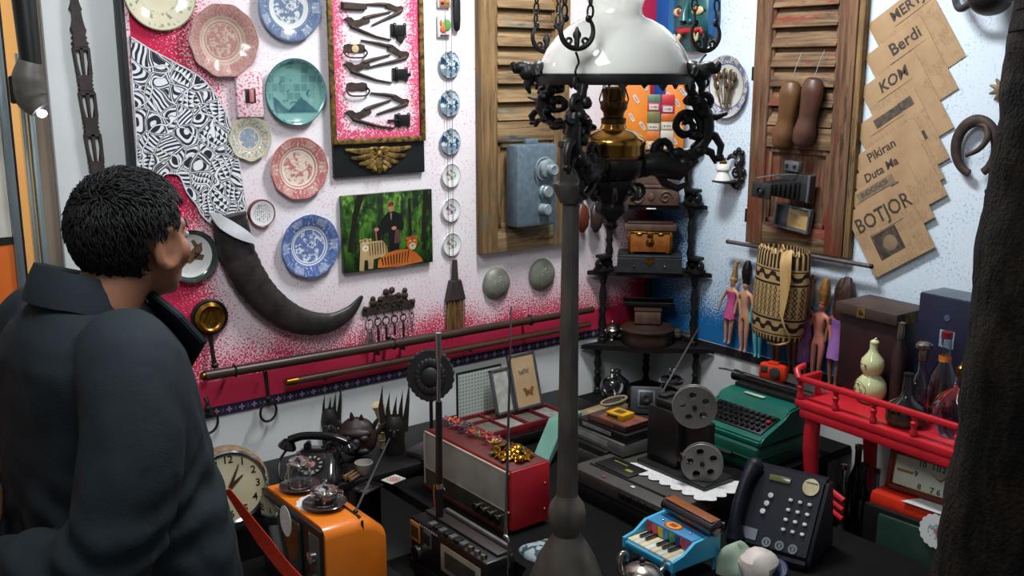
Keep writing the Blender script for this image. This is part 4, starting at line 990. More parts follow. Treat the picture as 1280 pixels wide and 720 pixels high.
# ------------------------------------------------------------------ porcelain oil lamp on black bracket
p = PR(905, 214, .06); t = thing('wall_oil_lamp', MR(Vector((0, p.y, p.z)), 0, .002), 'white porcelain wall lamp on a black scrolled bracket', 'lamp')
g = G(); g.use(m_iron)
for pts_, r in (([(.030, -.05, .012), (.046, -.02, .012), (.036, .02, .012), (.048, .045, .012), (.030, .07, .012)], .011), ([(.0, -.042, .02), (.03, -.06, .012), (.04, -.035, .012)], .011), ([(.02, .05, .015), (.0, .055, .02), (-.012, .04, .03)], .008)): g.tube(catmull(pts_, 5), [r * .8, r * 1.2, r * .5], 8)
for (x, y) in ((.012, .066), (.045, .068), (.056, .0), (.05, -.03), (.02, .025), (.028, .078), (.04, .03)): g.ball((x, y, .012), (.011, .012, .009), 10, 6)
g.tube([(a, b, .014) for a, b in spiral(.022, -.01, .022, .006, 0, 9, 26)], .005, 6); g.out('bracket', t)
g = G(); g.use(m_iron).lathe([(.0001, -.045), (.012, -.046), (.042, -.040), (.044, -.036), (.0001, -.036)], 28, M=T((0, 0, .06)) @ Rx(-PI / 2)); g.cyl((.03, -.042, .012), (0, -.042, .06), .008, .008, 8); g.out('dish', t)
g = G(); g.use(m_whitegl).lathe([(.0001, -.034), (.034, -.034), (.033, -.026), (.022, -.006), (.0215, .0), (.0275, .006), (.028, .016), (.024, .024), (.014, .028), (.0001, .028)], 32, M=T((-.004, 0, .06)) @ Rx(-PI / 2)); g.out('reservoir', t)
g = G(); g.use(m_brass).lathe([(.014, .028), (.014, .036), (.010, .04), (.010, .05), (.0001, .052)], 20, M=T((-.004, 0, .06)) @ Rx(-PI / 2)); g.tube([(-.004, .044, .06), (-.022, .046, .06)], .003, 6); g.ball((-.022, .046, .06), (.004, .006, .006)); g.out('burner', t)

# ------------------------------------------------------------------ rod, woven basket, dolls
a = PR(910, 302, .05); b = PR(1089, 333, .05)
g = G(); g.use(mat('grey_steel_rod', (122, 118, 114), .35, .6, col2=(90, 86, 84), sc=30)); g.tube([a, b], .0078, 14); g.use(m_iron).ball(b, .009, 10, 6).ball(a, .009, 10, 6)
for f_ in (.2, .8): q = a.lerp(b, f_); g.cyl(q, (-.002, q.y, q.z - .006), .004, .004, 8)
solo(g, 'hanging_rod', Matrix(), 'thin grey steel rod across the bottom of the red shutter', 'rod')

p = PR(973, 368, .13)
def weave_mat():
    n = NT('woven_rattan_pattern'); o = n.obj(); x, y, z = n.xyz(o)
    th = n.m('DIVIDE', n.m('ARCTAN2', x, z), 2 * PI)                # round the basket, front = 0
    v = n.m('DIVIDE', n.add(y, .165), .33)
    def fr(a, k, off=0.0): return n.m('SUBTRACT', n.m('FRACT', n.add(n.mul(a, k), off)), .5)
    stripes = n.step(n.m('ABSOLUTE', fr(th, 30.0)), .17, .22)
    wave = n.m('SUBTRACT', n.m('FRACT', n.mul(v, 1.0)), 0)
    sn = n.mul(n.m('SIGN', n.m('SINE', n.mul(th, 2 * PI * 9.0))), n.mul(n.m('POWER', n.m('ABSOLUTE', n.m('SINE', n.mul(th, 2 * PI * 9.0))), .45), .026))
    def meander(c): d = n.m('ABSOLUTE', n.m('SUBTRACT', v, n.add(sn, c))); return n.step(d, .030, .024)
    dia = n.m('ABSOLUTE', n.m('SUBTRACT', n.m('ABSOLUTE', fr(th, 24.0)), n.mul(n.m('ABSOLUTE', fr(v, 17.0)), .55)))
    net = n.m('MAXIMUM', n.step(dia, .10, .07), n.mul(n.step(n.m('ABSOLUTE', fr(th, 12.0)), .34, .37), 0.0))
    f = n.mul(stripes, n.m('MAXIMUM', n.step(v, .82, .825), n.step(v, .085, .08)))
    f = n.m('MAXIMUM', f, n.mul(n.m('MAXIMUM', meander(.74), meander(.19)), 1.0))
    f = n.m('MAXIMUM', f, n.mul(net, n.band(v, .29, .635, .003)))
    for c_ in (.80, .66, .65, .275, .265, .105): f = n.m('MAXIMUM', f, n.band(v, c_ - .008, c_ + .006, .002))
    wv = n.m('MULTIPLY', n.m('SINE', n.mul(th, 700.0)), n.m('SINE', n.mul(y, 900.0)))
    base = n.mix(n.step(n.noise(o, 30, 3), .3, .7), lin((196, 166, 116)), lin((164, 134, 88)))
    n.bump(wv, .5, .0015)
    return n.done(n.mix(f, base, lin((46, 34, 26))), .7, 0, .2)
t = thing('woven_basket', MR(p, -.045, .118), 'tall woven rattan basket with dark meander bands hung from the rod', 'basket')
g = G(); g.use(weave_mat()); H2 = .165
g.lathe([(.060, -H2), (.076, -H2 + .012), (.081, -.12), (.083, 0), (.082, .1), (.079, H2 - .01), (.075, H2), (.070, H2), (.074, .1), (.074, -.12), (.0001, -H2 + .02)], 48, M=Rx(-PI / 2), sx=1.28, sy=.86); g.out('basket_body', t)
m_rattan = mat('pale_rattan', (206, 172, 116), .6, col2=(176, 140, 88), sc=40, st=(1, .15, 1))
g = G(); g.use(m_rattan); g.tube(catmull([(.052, .172, .055), (.066, .135, .077), (.074, .08, .080), (.074, .0, .08), (.072, -.06, .08)], 5), [.022, .026, .024, .016, .006], 12, flat=.14); g.out('rattan_strap', t)
g = G(); g.use(m_rattan); g.tube(catmull([(.072, -.05, .08), (.085, -.09, .075), (.095, -.14, .05), (.05, -.168, .05), (.0, -.172, .05)], 5), .004, 6); g.out('loose_strip', t); g = G(); g.use(m_rattan); g.tube(catmull([(.02, .165, .05), (.03, .19, .055), (.045, .175, .06)], 5), .0026, 6); g.out('loose_strip', t)
for k in range(9):
    g = G(); g.use(m_rattan); x0 = -.08 + .02 * k; g.tube(catmull([(x0, .155, .066 - abs(x0) * .3), (x0 + .006, .172, .060 - abs(x0) * .3), (x0 + .014, .156, .066 - abs(x0) * .3)], 4), .0034, 6); g.out('rim_loop', t)

def doll_mesh(t, skin, hair, hair_kind, dress=None, arms=0.0, back=False, H=.29, parts=True):
    """fashion doll, feet at z = 0 in the local frame (x across, y up, z out)"""
    s = H / .29
    def q(*p): return [(a * s, b * s, c * s) for a, b, c in p]
    g = G(); g.use(skin)
    P_ = q((0, .148, 0), (0, .178, 0), (0, .205, 0), (0, .225, 0), (0, .238, 0), (0, .252, .001), (0, .274, .001),
           (.014, .138, 0), (.013, .078, .002), (.010, .022, 0), (.010, .006, .006), (-.014, .138, 0), (-.013, .078, .002), (-.010, .022, 0), (-.010, .006, .006),
           (.026, .219, 0), (.034 + arms * .02, .176, .002), (.036 + arms * .03, .138, .006), (-.026, .219, 0), (-.034 - arms * .02, .176, .002), (-.036 - arms * .03, .138, .006))
    E_ = [(0, 1), (1, 2), (2, 3), (3, 4), (4, 5), (5, 6), (0, 7), (7, 8), (8, 9), (9, 10), (0, 11), (11, 12), (12, 13), (13, 14), (3, 15), (15, 16), (16, 17), (3, 18), (18, 19), (19, 20)]
    R_ = [(.019, .014), (.0135, .011), (.019, .0145), (.015, .011), (.006, .006), (.013, .014), (.0115, .013), (.0125, .0125), (.009, .0095), (.0052, .0058), (.006, .005), (.0125, .0125), (.009, .0095), (.0052, .0058), (.006, .005), (.0075, .0075), (.0055, .0055), (.0055, .004), (.0075, .0075), (.0055, .0055), (.0055, .004)]
    g.skin(P_, E_, [(a * s, b * s) for a, b in R_], 2); g.out('body', t, None, 0)
    g = G(); g.use(hair); z0 = .003
    g.ball((0, .268 * s, -.003 * s), (.0155 * s, .017 * s, .0165 * s))
    if hair_kind == 'pony':
        g.tube(catmull(q((0, .278, -.004), (.003, .30, 0), (.006, .32, .002), (.010, .338, .002)), 5), [.014 * s, .011 * s, .009 * s, .006 * s], 10)
        g.ball((.012 * s, .340 * s, 0), (.009 * s, .008 * s, .008 * s))
    elif hair_kind == 'long': g.tube(catmull(q((0, .29, -.002), (.002, .265, -.010), (.004, .23, -.013), (.006, .19, -.012)), 5), [.012 * s, .020 * s, .022 * s, .010 * s], 12)
    elif hair_kind == 'up': g.tube(catmull(q((0, .272, -.004), (0, .30, -.002), (.002, .322, 0), (.004, .345, 0)), 5), [.017 * s, .020 * s, .017 * s, .008 * s], 12)
    g.jitter(.0015, 160); g.out('hair', t, None, 60)
    if not back:
        g = G(); g.use(mat('doll_face_paint', (70, 44, 50), .5)).ball((-.005 * s, .264 * s, .0155 * s), (.0024, .0014, .001)).ball((.005 * s, .264 * s, .0155 * s), (.0024, .0014, .001)); g.use(mat('doll_lips', (176, 62, 86), .4)).ball((0, .255 * s, .0150 * s), (.003, .0012, .001)); g.out('face_paint', t)
    if dress:
        mm, top, bot, flare = dress; g = G(); g.use(mm)
        ys = [top, (top + .178) / 2, .178, .150, (bot + .15) / 2, bot]; ws = [.021, .0205, .0165, .0225, .0235 + flare * .5, .023 + flare]; ds = [.0165, .0160, .0135, .0170, .0175 + flare * .5, .018 + flare]
        rings = []
        for k in range(6): rings.append([g.v((ws[k] * s * math.cos(a), ys[k] * s + .002 * math.sin(5 * a) * (k == 5), ds[k] * s * math.sin(a))) for a in [2 * PI * j / 20 for j in range(20)]])
        g.ringskin(rings); g.jitter(.0012, 120); g.out('dress', t)
m_skin1 = mat('doll_tan_plastic', (196, 146, 116), .4, col2=(184, 132, 104), sc=10); m_skin2 = mat('doll_brown_plastic', (150, 98, 76), .4, col2=(136, 86, 66), sc=10)
m_blond = mat('doll_blond_hair', (176, 142, 96), .5, col2=(140, 106, 66), sc=90, st=(1, .1, 1)); m_blkh = mat('doll_black_hair', (26, 20, 22), .4, col2=(14, 12, 14), sc=90, st=(1, .1, 1)); m_brnh = mat('doll_brown_hair', (72, 46, 36), .5, col2=(44, 28, 24), sc=90, st=(1, .1, 1))
m_redh = mat('doll_amber_hair', (168, 120, 58), .5, col2=(120, 80, 40), sc=90, st=(1, .1, 1))
m_satin = mat('pink_satin', (206, 92, 150), .25, col2=(176, 70, 126), sc=24); m_teal = mat('turquoise_tights', (90, 178, 190), .5); m_purp = mat('lilac_costume', (170, 120, 190), .4, col2=(140, 92, 168), sc=20); m_pinkp = mat('pink_doll_arm', (206, 130, 112), .4)
dg_ = 'fashion dolls hung along the blue wall'
def doll(fx, fy, H, skin, hair, hk, label, dress=None, back=False, roll=0.0, arms=0.0, out=.03):
    p = PR(fx, fy, .04); t = thing('fashion_doll', MR(p, roll, .042), label, 'doll', dg_)
    doll_mesh(t, skin, hair, hk, dress, arms, back, H); return t
doll(909, 431, .285, m_skin1, m_blond, 'pony', 'fashion doll in a pink satin dress with tall blond hair', (m_satin, .222, .112, .004), roll=-.07, arms=.6)
doll(929, 442, .305, m_skin1, m_blkh, 'up', 'bare fashion doll seen from behind with a black bun', None, True, roll=.0, arms=.3)
doll(947, 449, .28, m_teal, m_brnh, 'long', 'fashion doll in turquoise tights mostly behind the basket', (m_teal, .222, .13, .0), roll=.04)
doll(969, 463, .29, m_skin2, m_blond, 'long', 'brown fashion doll behind the basket, next to the turquoise tights', (m_purp, .222, .14, .004), roll=.0)
doll(990, 466, .29, m_skin2, m_brnh, 'long', 'brown fashion doll behind the basket strap', (m_teal, .222, .14, .004), roll=.03)
doll(1003, 470, .315, m_skin2, m_blond, 'pony', 'tanned fashion doll in lilac beside the basket', (m_purp, .20, .05, .0), roll=-.02, arms=.2)
doll(1018, 480, .33, m_pinkp, m_redh, 'up', 'pink skinned fashion doll with long amber hair', None, roll=-.05, arms=.3)
doll(1040, 487, .34, m_skin2, m_brnh, 'up', 'dark haired fashion doll behind the open box lid', (m_purp, .22, .1, .004), roll=-.03)
p = PR(1053, 385, .04); g = G(); g.use(m_brnh); g.tube(catmull([(0, -.10, 0), (0, -.02, .008), (.004, .06, .010), (.012, .11, .004)], 6), [.028, .036, .036, .014], 16, flat=.6); g.jitter(.004, 40)
solo(g, 'hair_piece', MR(p, 0, .03), 'thick dark brown hair switch hung beside the dolls', 'hair piece')
doll(1071, 495, .33, m_skin1, m_blond, 'long', 'fair fashion doll furthest from the corner, mostly hidden by boxes', (m_satin, .222, .12, .004), roll=.0)
# ------------------------------------------------------------------ corner what-not shelf
t = thing('corner_shelf', T((-.012, -.012, .0)), 'black corner what-not with turned posts and bowed shelves', 'shelf')
def tier(z, R, th=.018):
    pts = [(0, 0)]; N = 28
    for k in range(N + 1):
        a = PI + PI / 2 * k / N; q = R * 1.02 / (abs(math.cos(a)) + abs(math.sin(a))) * (1 + .13 * abs(math.sin(2 * a)) + .02 * math.cos(8 * a))
        pts.append((q * math.cos(a), q * math.sin(a)))
    g = G(); g.use(m_blackwood).prism(pts, z - th, z, bev=.003); g.out('shelf_board', t)
TIERS = [(.668, .36), (.972, .335), (1.238, .30), (1.452, .27)]
for z, R in TIERS: tier(z, R)
def post(x, y, z0, z1):
    g = G(); g.use(m_blackwood); n_ = 6; L = z1 - z0; prof = []
    shape = [(.0, .020), (.06, .020), (.08, .012), (.11, .018), (.15, .011), (.30, .019), (.42, .012), (.48, .018), (.54, .012), (.68, .019), (.86, .011), (.89, .018), (.92, .012), (.94, .020), (1.0, .020)]
    g.lathe([(r * .86, z0 + L * f) for f, r in shape], 16, M=T((x, y, 0))); g.out('turned_post', t)
zs = [.456] + [z for z, _ in TIERS]
for k in range(4):
    R = TIERS[k][1]; e = R * .86
    for (x, y) in ((-e, -.03), (-.03, -e), (-.035, -.035)): post(x, y, zs[k] + (.0005 if k else 0), zs[k + 1] - .0185)
# carved corner galleries on the shelf ends
for (x, y, z, a) in ((-.30, -.045, .972, 0), (-.045, -.30, .972, PI / 2), (-.045, -.275, 1.238, PI / 2)):
    g = G(); g.use(m_blackwood)
    for s_ in (-1, 1): g.tube([(x + .018 * math.cos(a) * s_ + q[0] * math.cos(a), y + .018 * math.sin(a) * s_ + q[0] * math.sin(a), z + .03 + q[1]) for q in spiral(0, 0, .022, .005, -PI / 2, -PI / 2 + s_ * 8, 20)], .009, 8)
    g.box((x, y, z + .006), (.06, .06, .012), .003)
    g.box((x, y, z + .058), (.05, .05, .014), .004); g.out('carved_gallery', t)
def onshelf(px, py, z, dx=0, dy=0): q = PZ(px, py, z); return Vector((q.x + dx, q.y + dy, z))
CF = -PI / 4                         # faces the room: local -y towards (-1,-1)
# top tier: cartons in bright paper
m_or = mat('orange_carton', (226, 132, 40), .45, col2=(212, 118, 32), sc=10)
def carton(x, y, z, sx, sy, sz, mm, label, labels=True):
    c = thing('paper_carton', MT((x, y, z), CF), label, 'carton', 'bright cartons on the top of the corner shelf')
    g = G(); g.use(mm).box((0, 0, sz / 2), (sx, sy, sz), .002); g.out('carton', c)
    if labels:
        mw_ = mat('label_white', (222, 214, 206), .5); mi = mat('label_ink', (60, 58, 70), .5)
        for i, (u, v) in enumerate([(-.3, .82), (.1, .72), (.34, .9), (-.02, .46), (-.34, .38), (.3, .34), (.02, .14), (-.3, .08)]):
            g = G(); M = T((u * sx, -sy / 2 - .0008, v * sz)) @ Rx(PI / 2) @ Rz(-1.0); g.use(mw_).prism([(-.016, -.006), (.016, -.006), (.018, 0), (.016, .006), (-.016, .006), (-.018, 0)], 0, .0006, M); g.use(mi); scrawl(g, .024, .007, M @ T((0, 0, .0008)), 5, i); g.out('pasted_label', c)
    return c
zt = TIERS[3][0] + .001
carton(-.200, -.085, zt, .130, .06, .27, m_or, 'tall orange carton with slanted white labels, behind the brass font')
carton(-.080, -.195, zt, .075, .05, .25, m_or, 'orange carton with slanted white labels at the shelf end nearer the spoon plate')
mp = [(214, 176, 110), (190, 40, 90), (216, 120, 50), (212, 60, 62), (186, 164, 120), (200, 150, 90), (120, 120, 70), (206, 196, 180), (196, 60, 60), (200, 176, 128), (110, 140, 120), (212, 110, 40)]
k = 0
for col_i, (x, y) in enumerate(((-.150, -.150), (-.112, -.188))):
    z = zt
    for row in range(6):
        hgt = (.034, .038, .030, .044, .034, .030)[(row + col_i * 2) % 6]
        c = mp[(row * 2 + col_i * 5) % 12]
        nm = ('cream', 'crimson', 'orange', 'coral red', 'sand', 'amber', 'olive', 'pale grey', 'brick red', 'buff', 'grey-green', 'bright orange')[(row * 2 + col_i * 5) % 12]
        b = thing('packet', MT((x, y, z), CF), nm + ' paper packet, %s of the stack %s' % (('lowest', 'second', 'third', 'fourth', 'fifth', 'topmost')[row], ('beside the tall orange carton', 'by the shelf end')[col_i]), 'packet', 'small packets stacked on the top tier')
        g = G(); g.use(mat('packet_paper_%d' % ((row * 2 + col_i * 5) % 12), c, .35)).box((0, 0, hgt / 2), (.050, .045, hgt - .0006), .0015); g.out('packet_box', b)
        if row % 2 == 0: g = G(); g.use(mat('label_white', (222, 214, 206), .5)).box((0, -.0232, hgt / 2), (.036, .0006, hgt * .62)); g.use(mat('label_ink', (60, 58, 70), .5)); scrawl(g, .028, .008, T((0, -.0238, hgt / 2)) @ Rx(PI / 2), 5, row); g.out('printed_band', b)
        z += hgt + .0004
# third tier: carved brown chest
m_carv = mat('carved_brown_wood', (92, 66, 54), .55, col2=(66, 46, 38), sc=26, bump=.5, bsc=60)
q = Vector((-.155, -.155, TIERS[2][0] + .001))
t2 = thing('carved_chest', MT(q, CF), 'carved brown wooden chest with stepped lid on the corner shelf', 'chest')
g = G(); g.use(m_carv).box((0, 0, .034), (.215, .12, .066), .004); g.out('chest_body', t2)
g = G(); g.use(m_carv).box((0, 0, .0745), (.225, .128, .014), .004); g.prism([(-.092, .081), (.092, .081), (.07, .118), (-.07, .118)], -.05, .05, Rx(PI / 2), bev=.003); g.out('stepped_lid', t2)
g = G(); g.use(m_carv)
for sx in (-1, 1): g.tube([(sx * .055 + a, -.062, .034 + b) for a, b in spiral(0, 0, .026, .004, 0, sx * 9, 26)], .004, 6)
g.ball((0, -.061, .034), (.014, .006, .016)); g.out('carved_front', t2)
g = G(); g.use(m_whitegl).box((.0, -.170, .003), (.036, .010, .004), .001)
solo(g, 'price_slip', MT(q, CF), 'white slip lying at the front of the chest\'s shelf', 'slip')
# second tier: black box, casket, dark lid
q = Vector((-.160, -.160, TIERS[1][0] + .001))
m_dbox = mat('charcoal_leather', (38, 40, 42), .5, col2=(26, 28, 30), sc=40, bump=.2)
t2 = thing('black_box', MT(q, CF), 'low black leather box with brass shield latch under the gold casket', 'box')
g = G(); g.use(m_dbox).prism([(-.130, 0), (.130, 0), (.124, .062), (-.124, .062)], -.075, .075, Rx(PI / 2), bev=.003); g.box((0, 0, .066), (.252, .152, .010), .003); g.out('box_body', t2)
g = G(); g.use(m_brass).prism([(-.018, .060), (.018, .060), (.018, .048), (.0, .032), (-.018, .048)], .0755, .079, Rx(PI / 2)); g.out('shield_latch', t2)
for sx in (-1, 1): g = G(); g.use(m_brass).ball((sx * .06, -.076, .028), (.005, .004, .005)); g.out('stud', t2)
t2 = thing('gold_casket', MT(q + Vector((-.006, -.006, .0715)), CF), 'small brown casket with brass corners and latch on the black box', 'casket')
m_cask = mat('honey_casket_wood', (150, 88, 36), .3, col2=(120, 66, 26), sc=20, coat=.4)
g = G(); g.use(m_cask).box((0, 0, .048), (.172, .092, .076), .004); g.out('casket_body', t2)
for sx in (-1, 1):
    g = G(); g.use(m_brass).box((sx * .082, -.0475, .048), (.010, .004, .078), .001); g.out('corner_strip', t2)
    g = G(); g.use(m_brass).ball((sx * .07, -.03, .007), (.012, .012, .007)); g.out('foot', t2)
    g = G(); g.use(m_brass).ball((sx * .042, -.047, .082), (.014, .005, .006)); g.out('hinge_plate', t2)
g = G(); g.use(m_brass).lathe([(.017, 0), (.017, .003), (.008, .005), (.007, .010), (.0001, .012)], 20, M=T((0, -.046, .05)) @ Rx(PI / 2)); g.box((0, -.048, .078), (.024, .005, .020), .002); g.out('lock_plate', t2)
g = G(); g.use(m_brass).box((0, -.046, .0875), (.170, .005, .008), .002); g.out('top_band', t2)
t2 = thing('brown_board_lid', MT(q + Vector((.004, .004, .1635)), CF), 'dark brown flat lid resting on top of the gold casket', 'lid')
g = G(); g.use(m_carv).box((0, 0, .014), (.205, .11, .026), .004); g.out('lid_board', t2)
g = G(); g.use(m_darkwood).box((0, 0, .032), (.18, .09, .009), .003); g.out('raised_field', t2)
# lowest tier
zb = TIERS[0][0] + .001
t2 = thing('sugar_bowl', MT(PZ(765, 424, zb), .3) @ S(1.02), 'round silver sugar bowl with lid and two handles on the lowest shelf', 'bowl')
g = G(); g.use(m_silver).lathe([(.020, 0), (.018, .005), (.010, .010), (.026, .020), (.038, .034), (.040, .044), (.034, .052), (.030, .054)], 32); g.out('bowl', t2)
g = G(); g.use(m_silver).lathe([(.033, .0545), (.026, .062), (.010, .067), (.004, .069), (.006, .074), (.003, .079), (.0001, .080)], 32); g.out('lid', t2)
for sx in (-1, 1): g = G(); g.use(m_silver); g.tube(catmull([(sx * .037, 0, .046), (sx * .054, 0, .052), (sx * .058, 0, .040), (sx * .040, 0, .030)], 5), .0028, 8); g.out('handle', t2)
t2 = thing('dark_drum_box', MT((-.152, -.152, zb), 0), 'wide round dark lidded box in the corner of the lowest shelf', 'box')
g = G(); g.use(m_darkwood).lathe([(.100, 0), (.104, .01), (.102, .05), (.108, .055)], 40); g.out('drum', t2)
g = G(); g.use(m_darkwood).lathe([(.110, .0555), (.112, .064), (.090, .078), (.0001, .084)], 40); g.out('drum_lid', t2)
t2 = thing('small_wooden_box', MT((-.155, -.155, zb + .085), CF), 'small dark wooden box standing on the round drum box', 'box')
g = G(); g.use(m_carv).box((0, 0, .027), (.105, .07, .052), .003); g.out('box_body', t2); g = G(); g.use(m_darkwood).box((0, 0, .058), (.112, .076, .009), .003); g.out('box_lid', t2)
t2 = thing('dark_tray', MT((-.125, -.125, zb + .152), CF), 'dark flat tray on top of the small wooden box', 'tray')
g = G(); g.use(m_blackwood).box((0, 0, .006), (.20, .09, .010), .003); g.out('tray_base', t2); g = G(); g.use(m_blackwood); g.tube([(-.1, -.045, .014), (.1, -.045, .014), (.1, .045, .014), (-.1, .045, .014)], .004, 8, True); g.out('tray_rim', t2)
m_redg = mat('red_glazed_figure', (170, 30, 40), .15, col2=(140, 20, 30), coat=.5); m_facep = mat('figure_pale_face', (214, 170, 150), .4)
for k, (px, nm) in enumerate(((798, 'nearest the silver bowl'), (812, 'in the middle of three'), (827, 'nearest the stone pots'))):
    t2 = thing('red_figurine', MT(PZ(px, 428, zb), -.6), 'little red round figurine with a pale face, ' + nm, 'figurine', 'three little red figurines on the lowest shelf')
    s_ = 1.15 if k == 1 else 1.0
    g = G(); g.use(m_redg).lathe([(.010 * s_, 0), (.016 * s_, .008), (.016 * s_, .018), (.010 * s_, .026)], 20); g.ball((0, 0, .033 * s_), (.013 * s_, .013 * s_, .012 * s_)); g.out('body', t2)
    g = G(); g.use(m_facep).ball((-.004, -.008 * s_, .032 * s_), (.009 * s_, .007 * s_, .008 * s_)); g.out('face', t2)
    for sx in (-1, 1): g = G(); g.use(m_redg).ball((sx * .011 * s_, 0, .043 * s_), (.005, .004, .005)); g.out('ear', t2)
m_stone = mat('brown_stone', (74, 62, 52), .7, col2=(50, 42, 36), sc=30, bump=.4)
for k, (px, py, s_, nm) in enumerate(((845, 424, 1.0, 'smaller brown stone pot beside the red figurines'), (864, 426, 1.2, 'larger brown stone pot in front of the picture card'))):
    t2 = thing('stone_pot', MT(PZ(px, py, zb), 0), nm, 'pot', 'brown stone pots on the lowest shelf')
    g = G(); g.use(m_stone).lathe([(.014 * s_, 0), (.024 * s_, .010), (.027 * s_, .024), (.022 * s_, .034), (.024 * s_, .037)], 24); g.out('pot', t2); g = G(); g.use(m_stone).lathe([(.023 * s_, .0375), (.012 * s_, .046), (.004 * s_, .049), (.005 * s_, .055), (.0001, .057)], 24); g.out('lid', t2)
t2 = thing('picture_card', MT(PZ(860, 414, zb) + Vector((.012, .0, 0)), -.75) @ Rx(.12), 'small white card with a dark portrait propped on the shelf', 'card')
g = G(); g.use(mat('card_white', (206, 200, 186), .5)).box((0, 0, .028), (.042, .002, .054), .0006); g.out('card', t2)
g = G(); g.use(mat('card_yellow', (206, 170, 70), .5)).flat(arc(.0, 0, .012, 0, 2 * PI, 16)[:-1], .0016, T((0, 0, .030)) @ Rx(PI / 2)); g.use(m_blkh).flat(arc(.004, -.006, .009, 0, 2 * PI, 14)[:-1], .0019, T((0, 0, .030)) @ Rx(PI / 2)); g.out('portrait', t2)
t2 = thing('red_picture_tile', MT(PZ(889, 425, zb) + Vector((0, .01, 0)), -1.0) @ Rx(.12), 'red framed little picture tile at the end of the lowest shelf', 'picture')
g = G(); g.use(mat('red_tile_frame', (186, 58, 40), .4)).box((0, 0, .036), (.058, .005, .070), .004); g.out('frame', t2)
g = G(); g.use(mat('tile_picture', (176, 110, 78), .4, col2=(140, 72, 52), sc=60)).box((0, -.003, .036), (.042, .002, .052), .001); g.out('picture', t2)
# wooden clogs hanging by the post
for k, (px, lb) in enumerate(((728, 'reddish wooden clog form hanging nearer the iron post'), (745, 'darker wooden clog form hanging nearer the corner shelf'))):
    p = PL(px, 272, .05); t2 = thing('hanging_clog', ML(p, 0, .05), lb, 'clog', 'pair of wooden clog forms on the left wall')
    g = G(); g.use(mat('mahogany_%d' % k, ((96, 40, 32), (58, 42, 36))[k], .35, col2=((70, 28, 24), (40, 30, 26))[k], sc=14, st=(1, .2, 1))); g.tube([(0, .052, 0), (0, .035, 0), (0, 0, .004), (0, -.035, .002), (0, -.058, 0)], [.012, .026, .031, .026, .010], 16, flat=.6); g.out('form', t2)
    g = G(); g.use(m_steel).cyl((0, .05, 0), (0, .088, 0), .004, .004, 8); g.out('pin', t2)
    g = G(); g.use(m_carv).box((0, .104, -.014), (.044, .036, .05), .004); g.out('block', t2)
# ------------------------------------------------------------------ big hanging oil lamp
LP = PD(768, 97, 2.25)
yawL = math.atan2(RV.y, RV.x)
LM = T(LP) @ Rz(yawL)               # local x to the camera's right, y away
lamp = thing('hanging_oil_lamp', LM, 'large hanging oil lamp with milk glass shade, brass font and black scrolled arms', 'lamp')
def milk():
    n = NT('milk_glass'); o = n.obj(); f = n.step(n.noise(o, 6, 2), .3, .7)
    n.b.inputs['Subsurface Weight'].default_value = .4; n.b.inputs['Subsurface Radius'].default_value = (.03, .03, .03); n.b.inputs['Subsurface Scale'].default_value = .5
    return n.done(n.mix(f, lin((236, 233, 224)), lin((228, 226, 218))), .08, 0, .5, .6)
m_milk = milk()
g = G(); g.use(m_milk)
prof = [(.166, .006), (.1665, .014), (.160, .036), (.149, .060), (.130, .085), (.104, .108), (.078, .122), (.064, .127), (.058, .133), (.056, .146), (.060, .160), (.070, .172), (.076, .185), (.077, .20)]
g.lathe(prof + [(r - .004, z - .002) for r, z in reversed(prof)], 64, caps=False); sh = g.out('glass_shade', lamp, None, 70)
g = G(); g.use(m_iron).lathe([(.160, -.014), (.172, -.014), (.176, -.004), (.174, .008), (.160, .010)], 64, caps=False)
g.lathe([(.160, .010), (.160, -.014)], 64, caps=False)
for k in range(12): a = 2 * PI * k / 12; g.prism([(-.012, -.012), (.012, -.012), (0, -.026)], -.003, .003, Rz(a) @ T((.170, 0, 0)) @ Rz(PI / 2) @ Rx(PI / 2))
g.out('shade_ring', lamp)
# winged finials on the ring
for k, a in enumerate((-.25, PI + .05, PI / 2 + .6)):
    M = Rz(a) @ T((.172, 0, .0))
    g = G(); g.use(m_iron).at(M); g.ball((.012, 0, .012), (.026, .018, .020)); g.tube(catmull([(.01, 0, .012), (.03, .0, .022), (.044, 0, .018), (.052, 0, .032)], 4), [.018, .014, .010, .006], 8)
    for s_ in (-1, 1): g.tube(catmull([(.0, s_ * .01, .01), (-.004, s_ * .03, .022), (.004, s_ * .05, .016), (.0, s_ * .066, .004)], 5), [.012, .015, .010, .004], 8)
    g.tube(catmull([(.01, 0, 0), (.018, 0, -.018), (.012, 0, -.034)], 4), [.012, .009, .003], 8); g.jitter(.003, 120, k); g.out('winged_finial', lamp, None, 60)
# font and burner
g = G(); g.use(mat('polished_brass', (222, 168, 88), .2, 1.0, col2=(196, 140, 66), sc=12)).lathe([(.040, -.172), (.068, -.170), (.071, -.165), (.071, -.146), (.073, -.143), (.072, -.134), (.064, -.126), (.050, -.116), (.030, -.110), (.027, -.100), (.0001, -.100)], 48); g.out('brass_font', lamp)
g = G(); g.use(mat('dark_burner_brass', (112, 84, 52), .35, 1.0, col2=(70, 50, 32), sc=40)).lathe([(.027, -.100), (.028, -.088), (.022, -.085), (.023, -.076), (.030, -.066), (.029, -.052), (.024, -.048), (.026, -.036), (.024, -.024), (.018, -.020), (.0001, -.034)], 28); g.out('burner', lamp)
for k in range(6):
    a = PI * k / 3; g = G(); g.use(m_brass).tube([(.028 * math.cos(a), .028 * math.sin(a), -.06), (.032 * math.cos(a), .032 * math.sin(a), -.046), (.024 * math.cos(a), .024 * math.sin(a), -.022)], .0018, 6); g.out('gallery_prong', lamp)
gl = glass('chimney_glass')
pr = [(.021, -.034), (.026, -.02), (.020, .02), (.018, .16)]
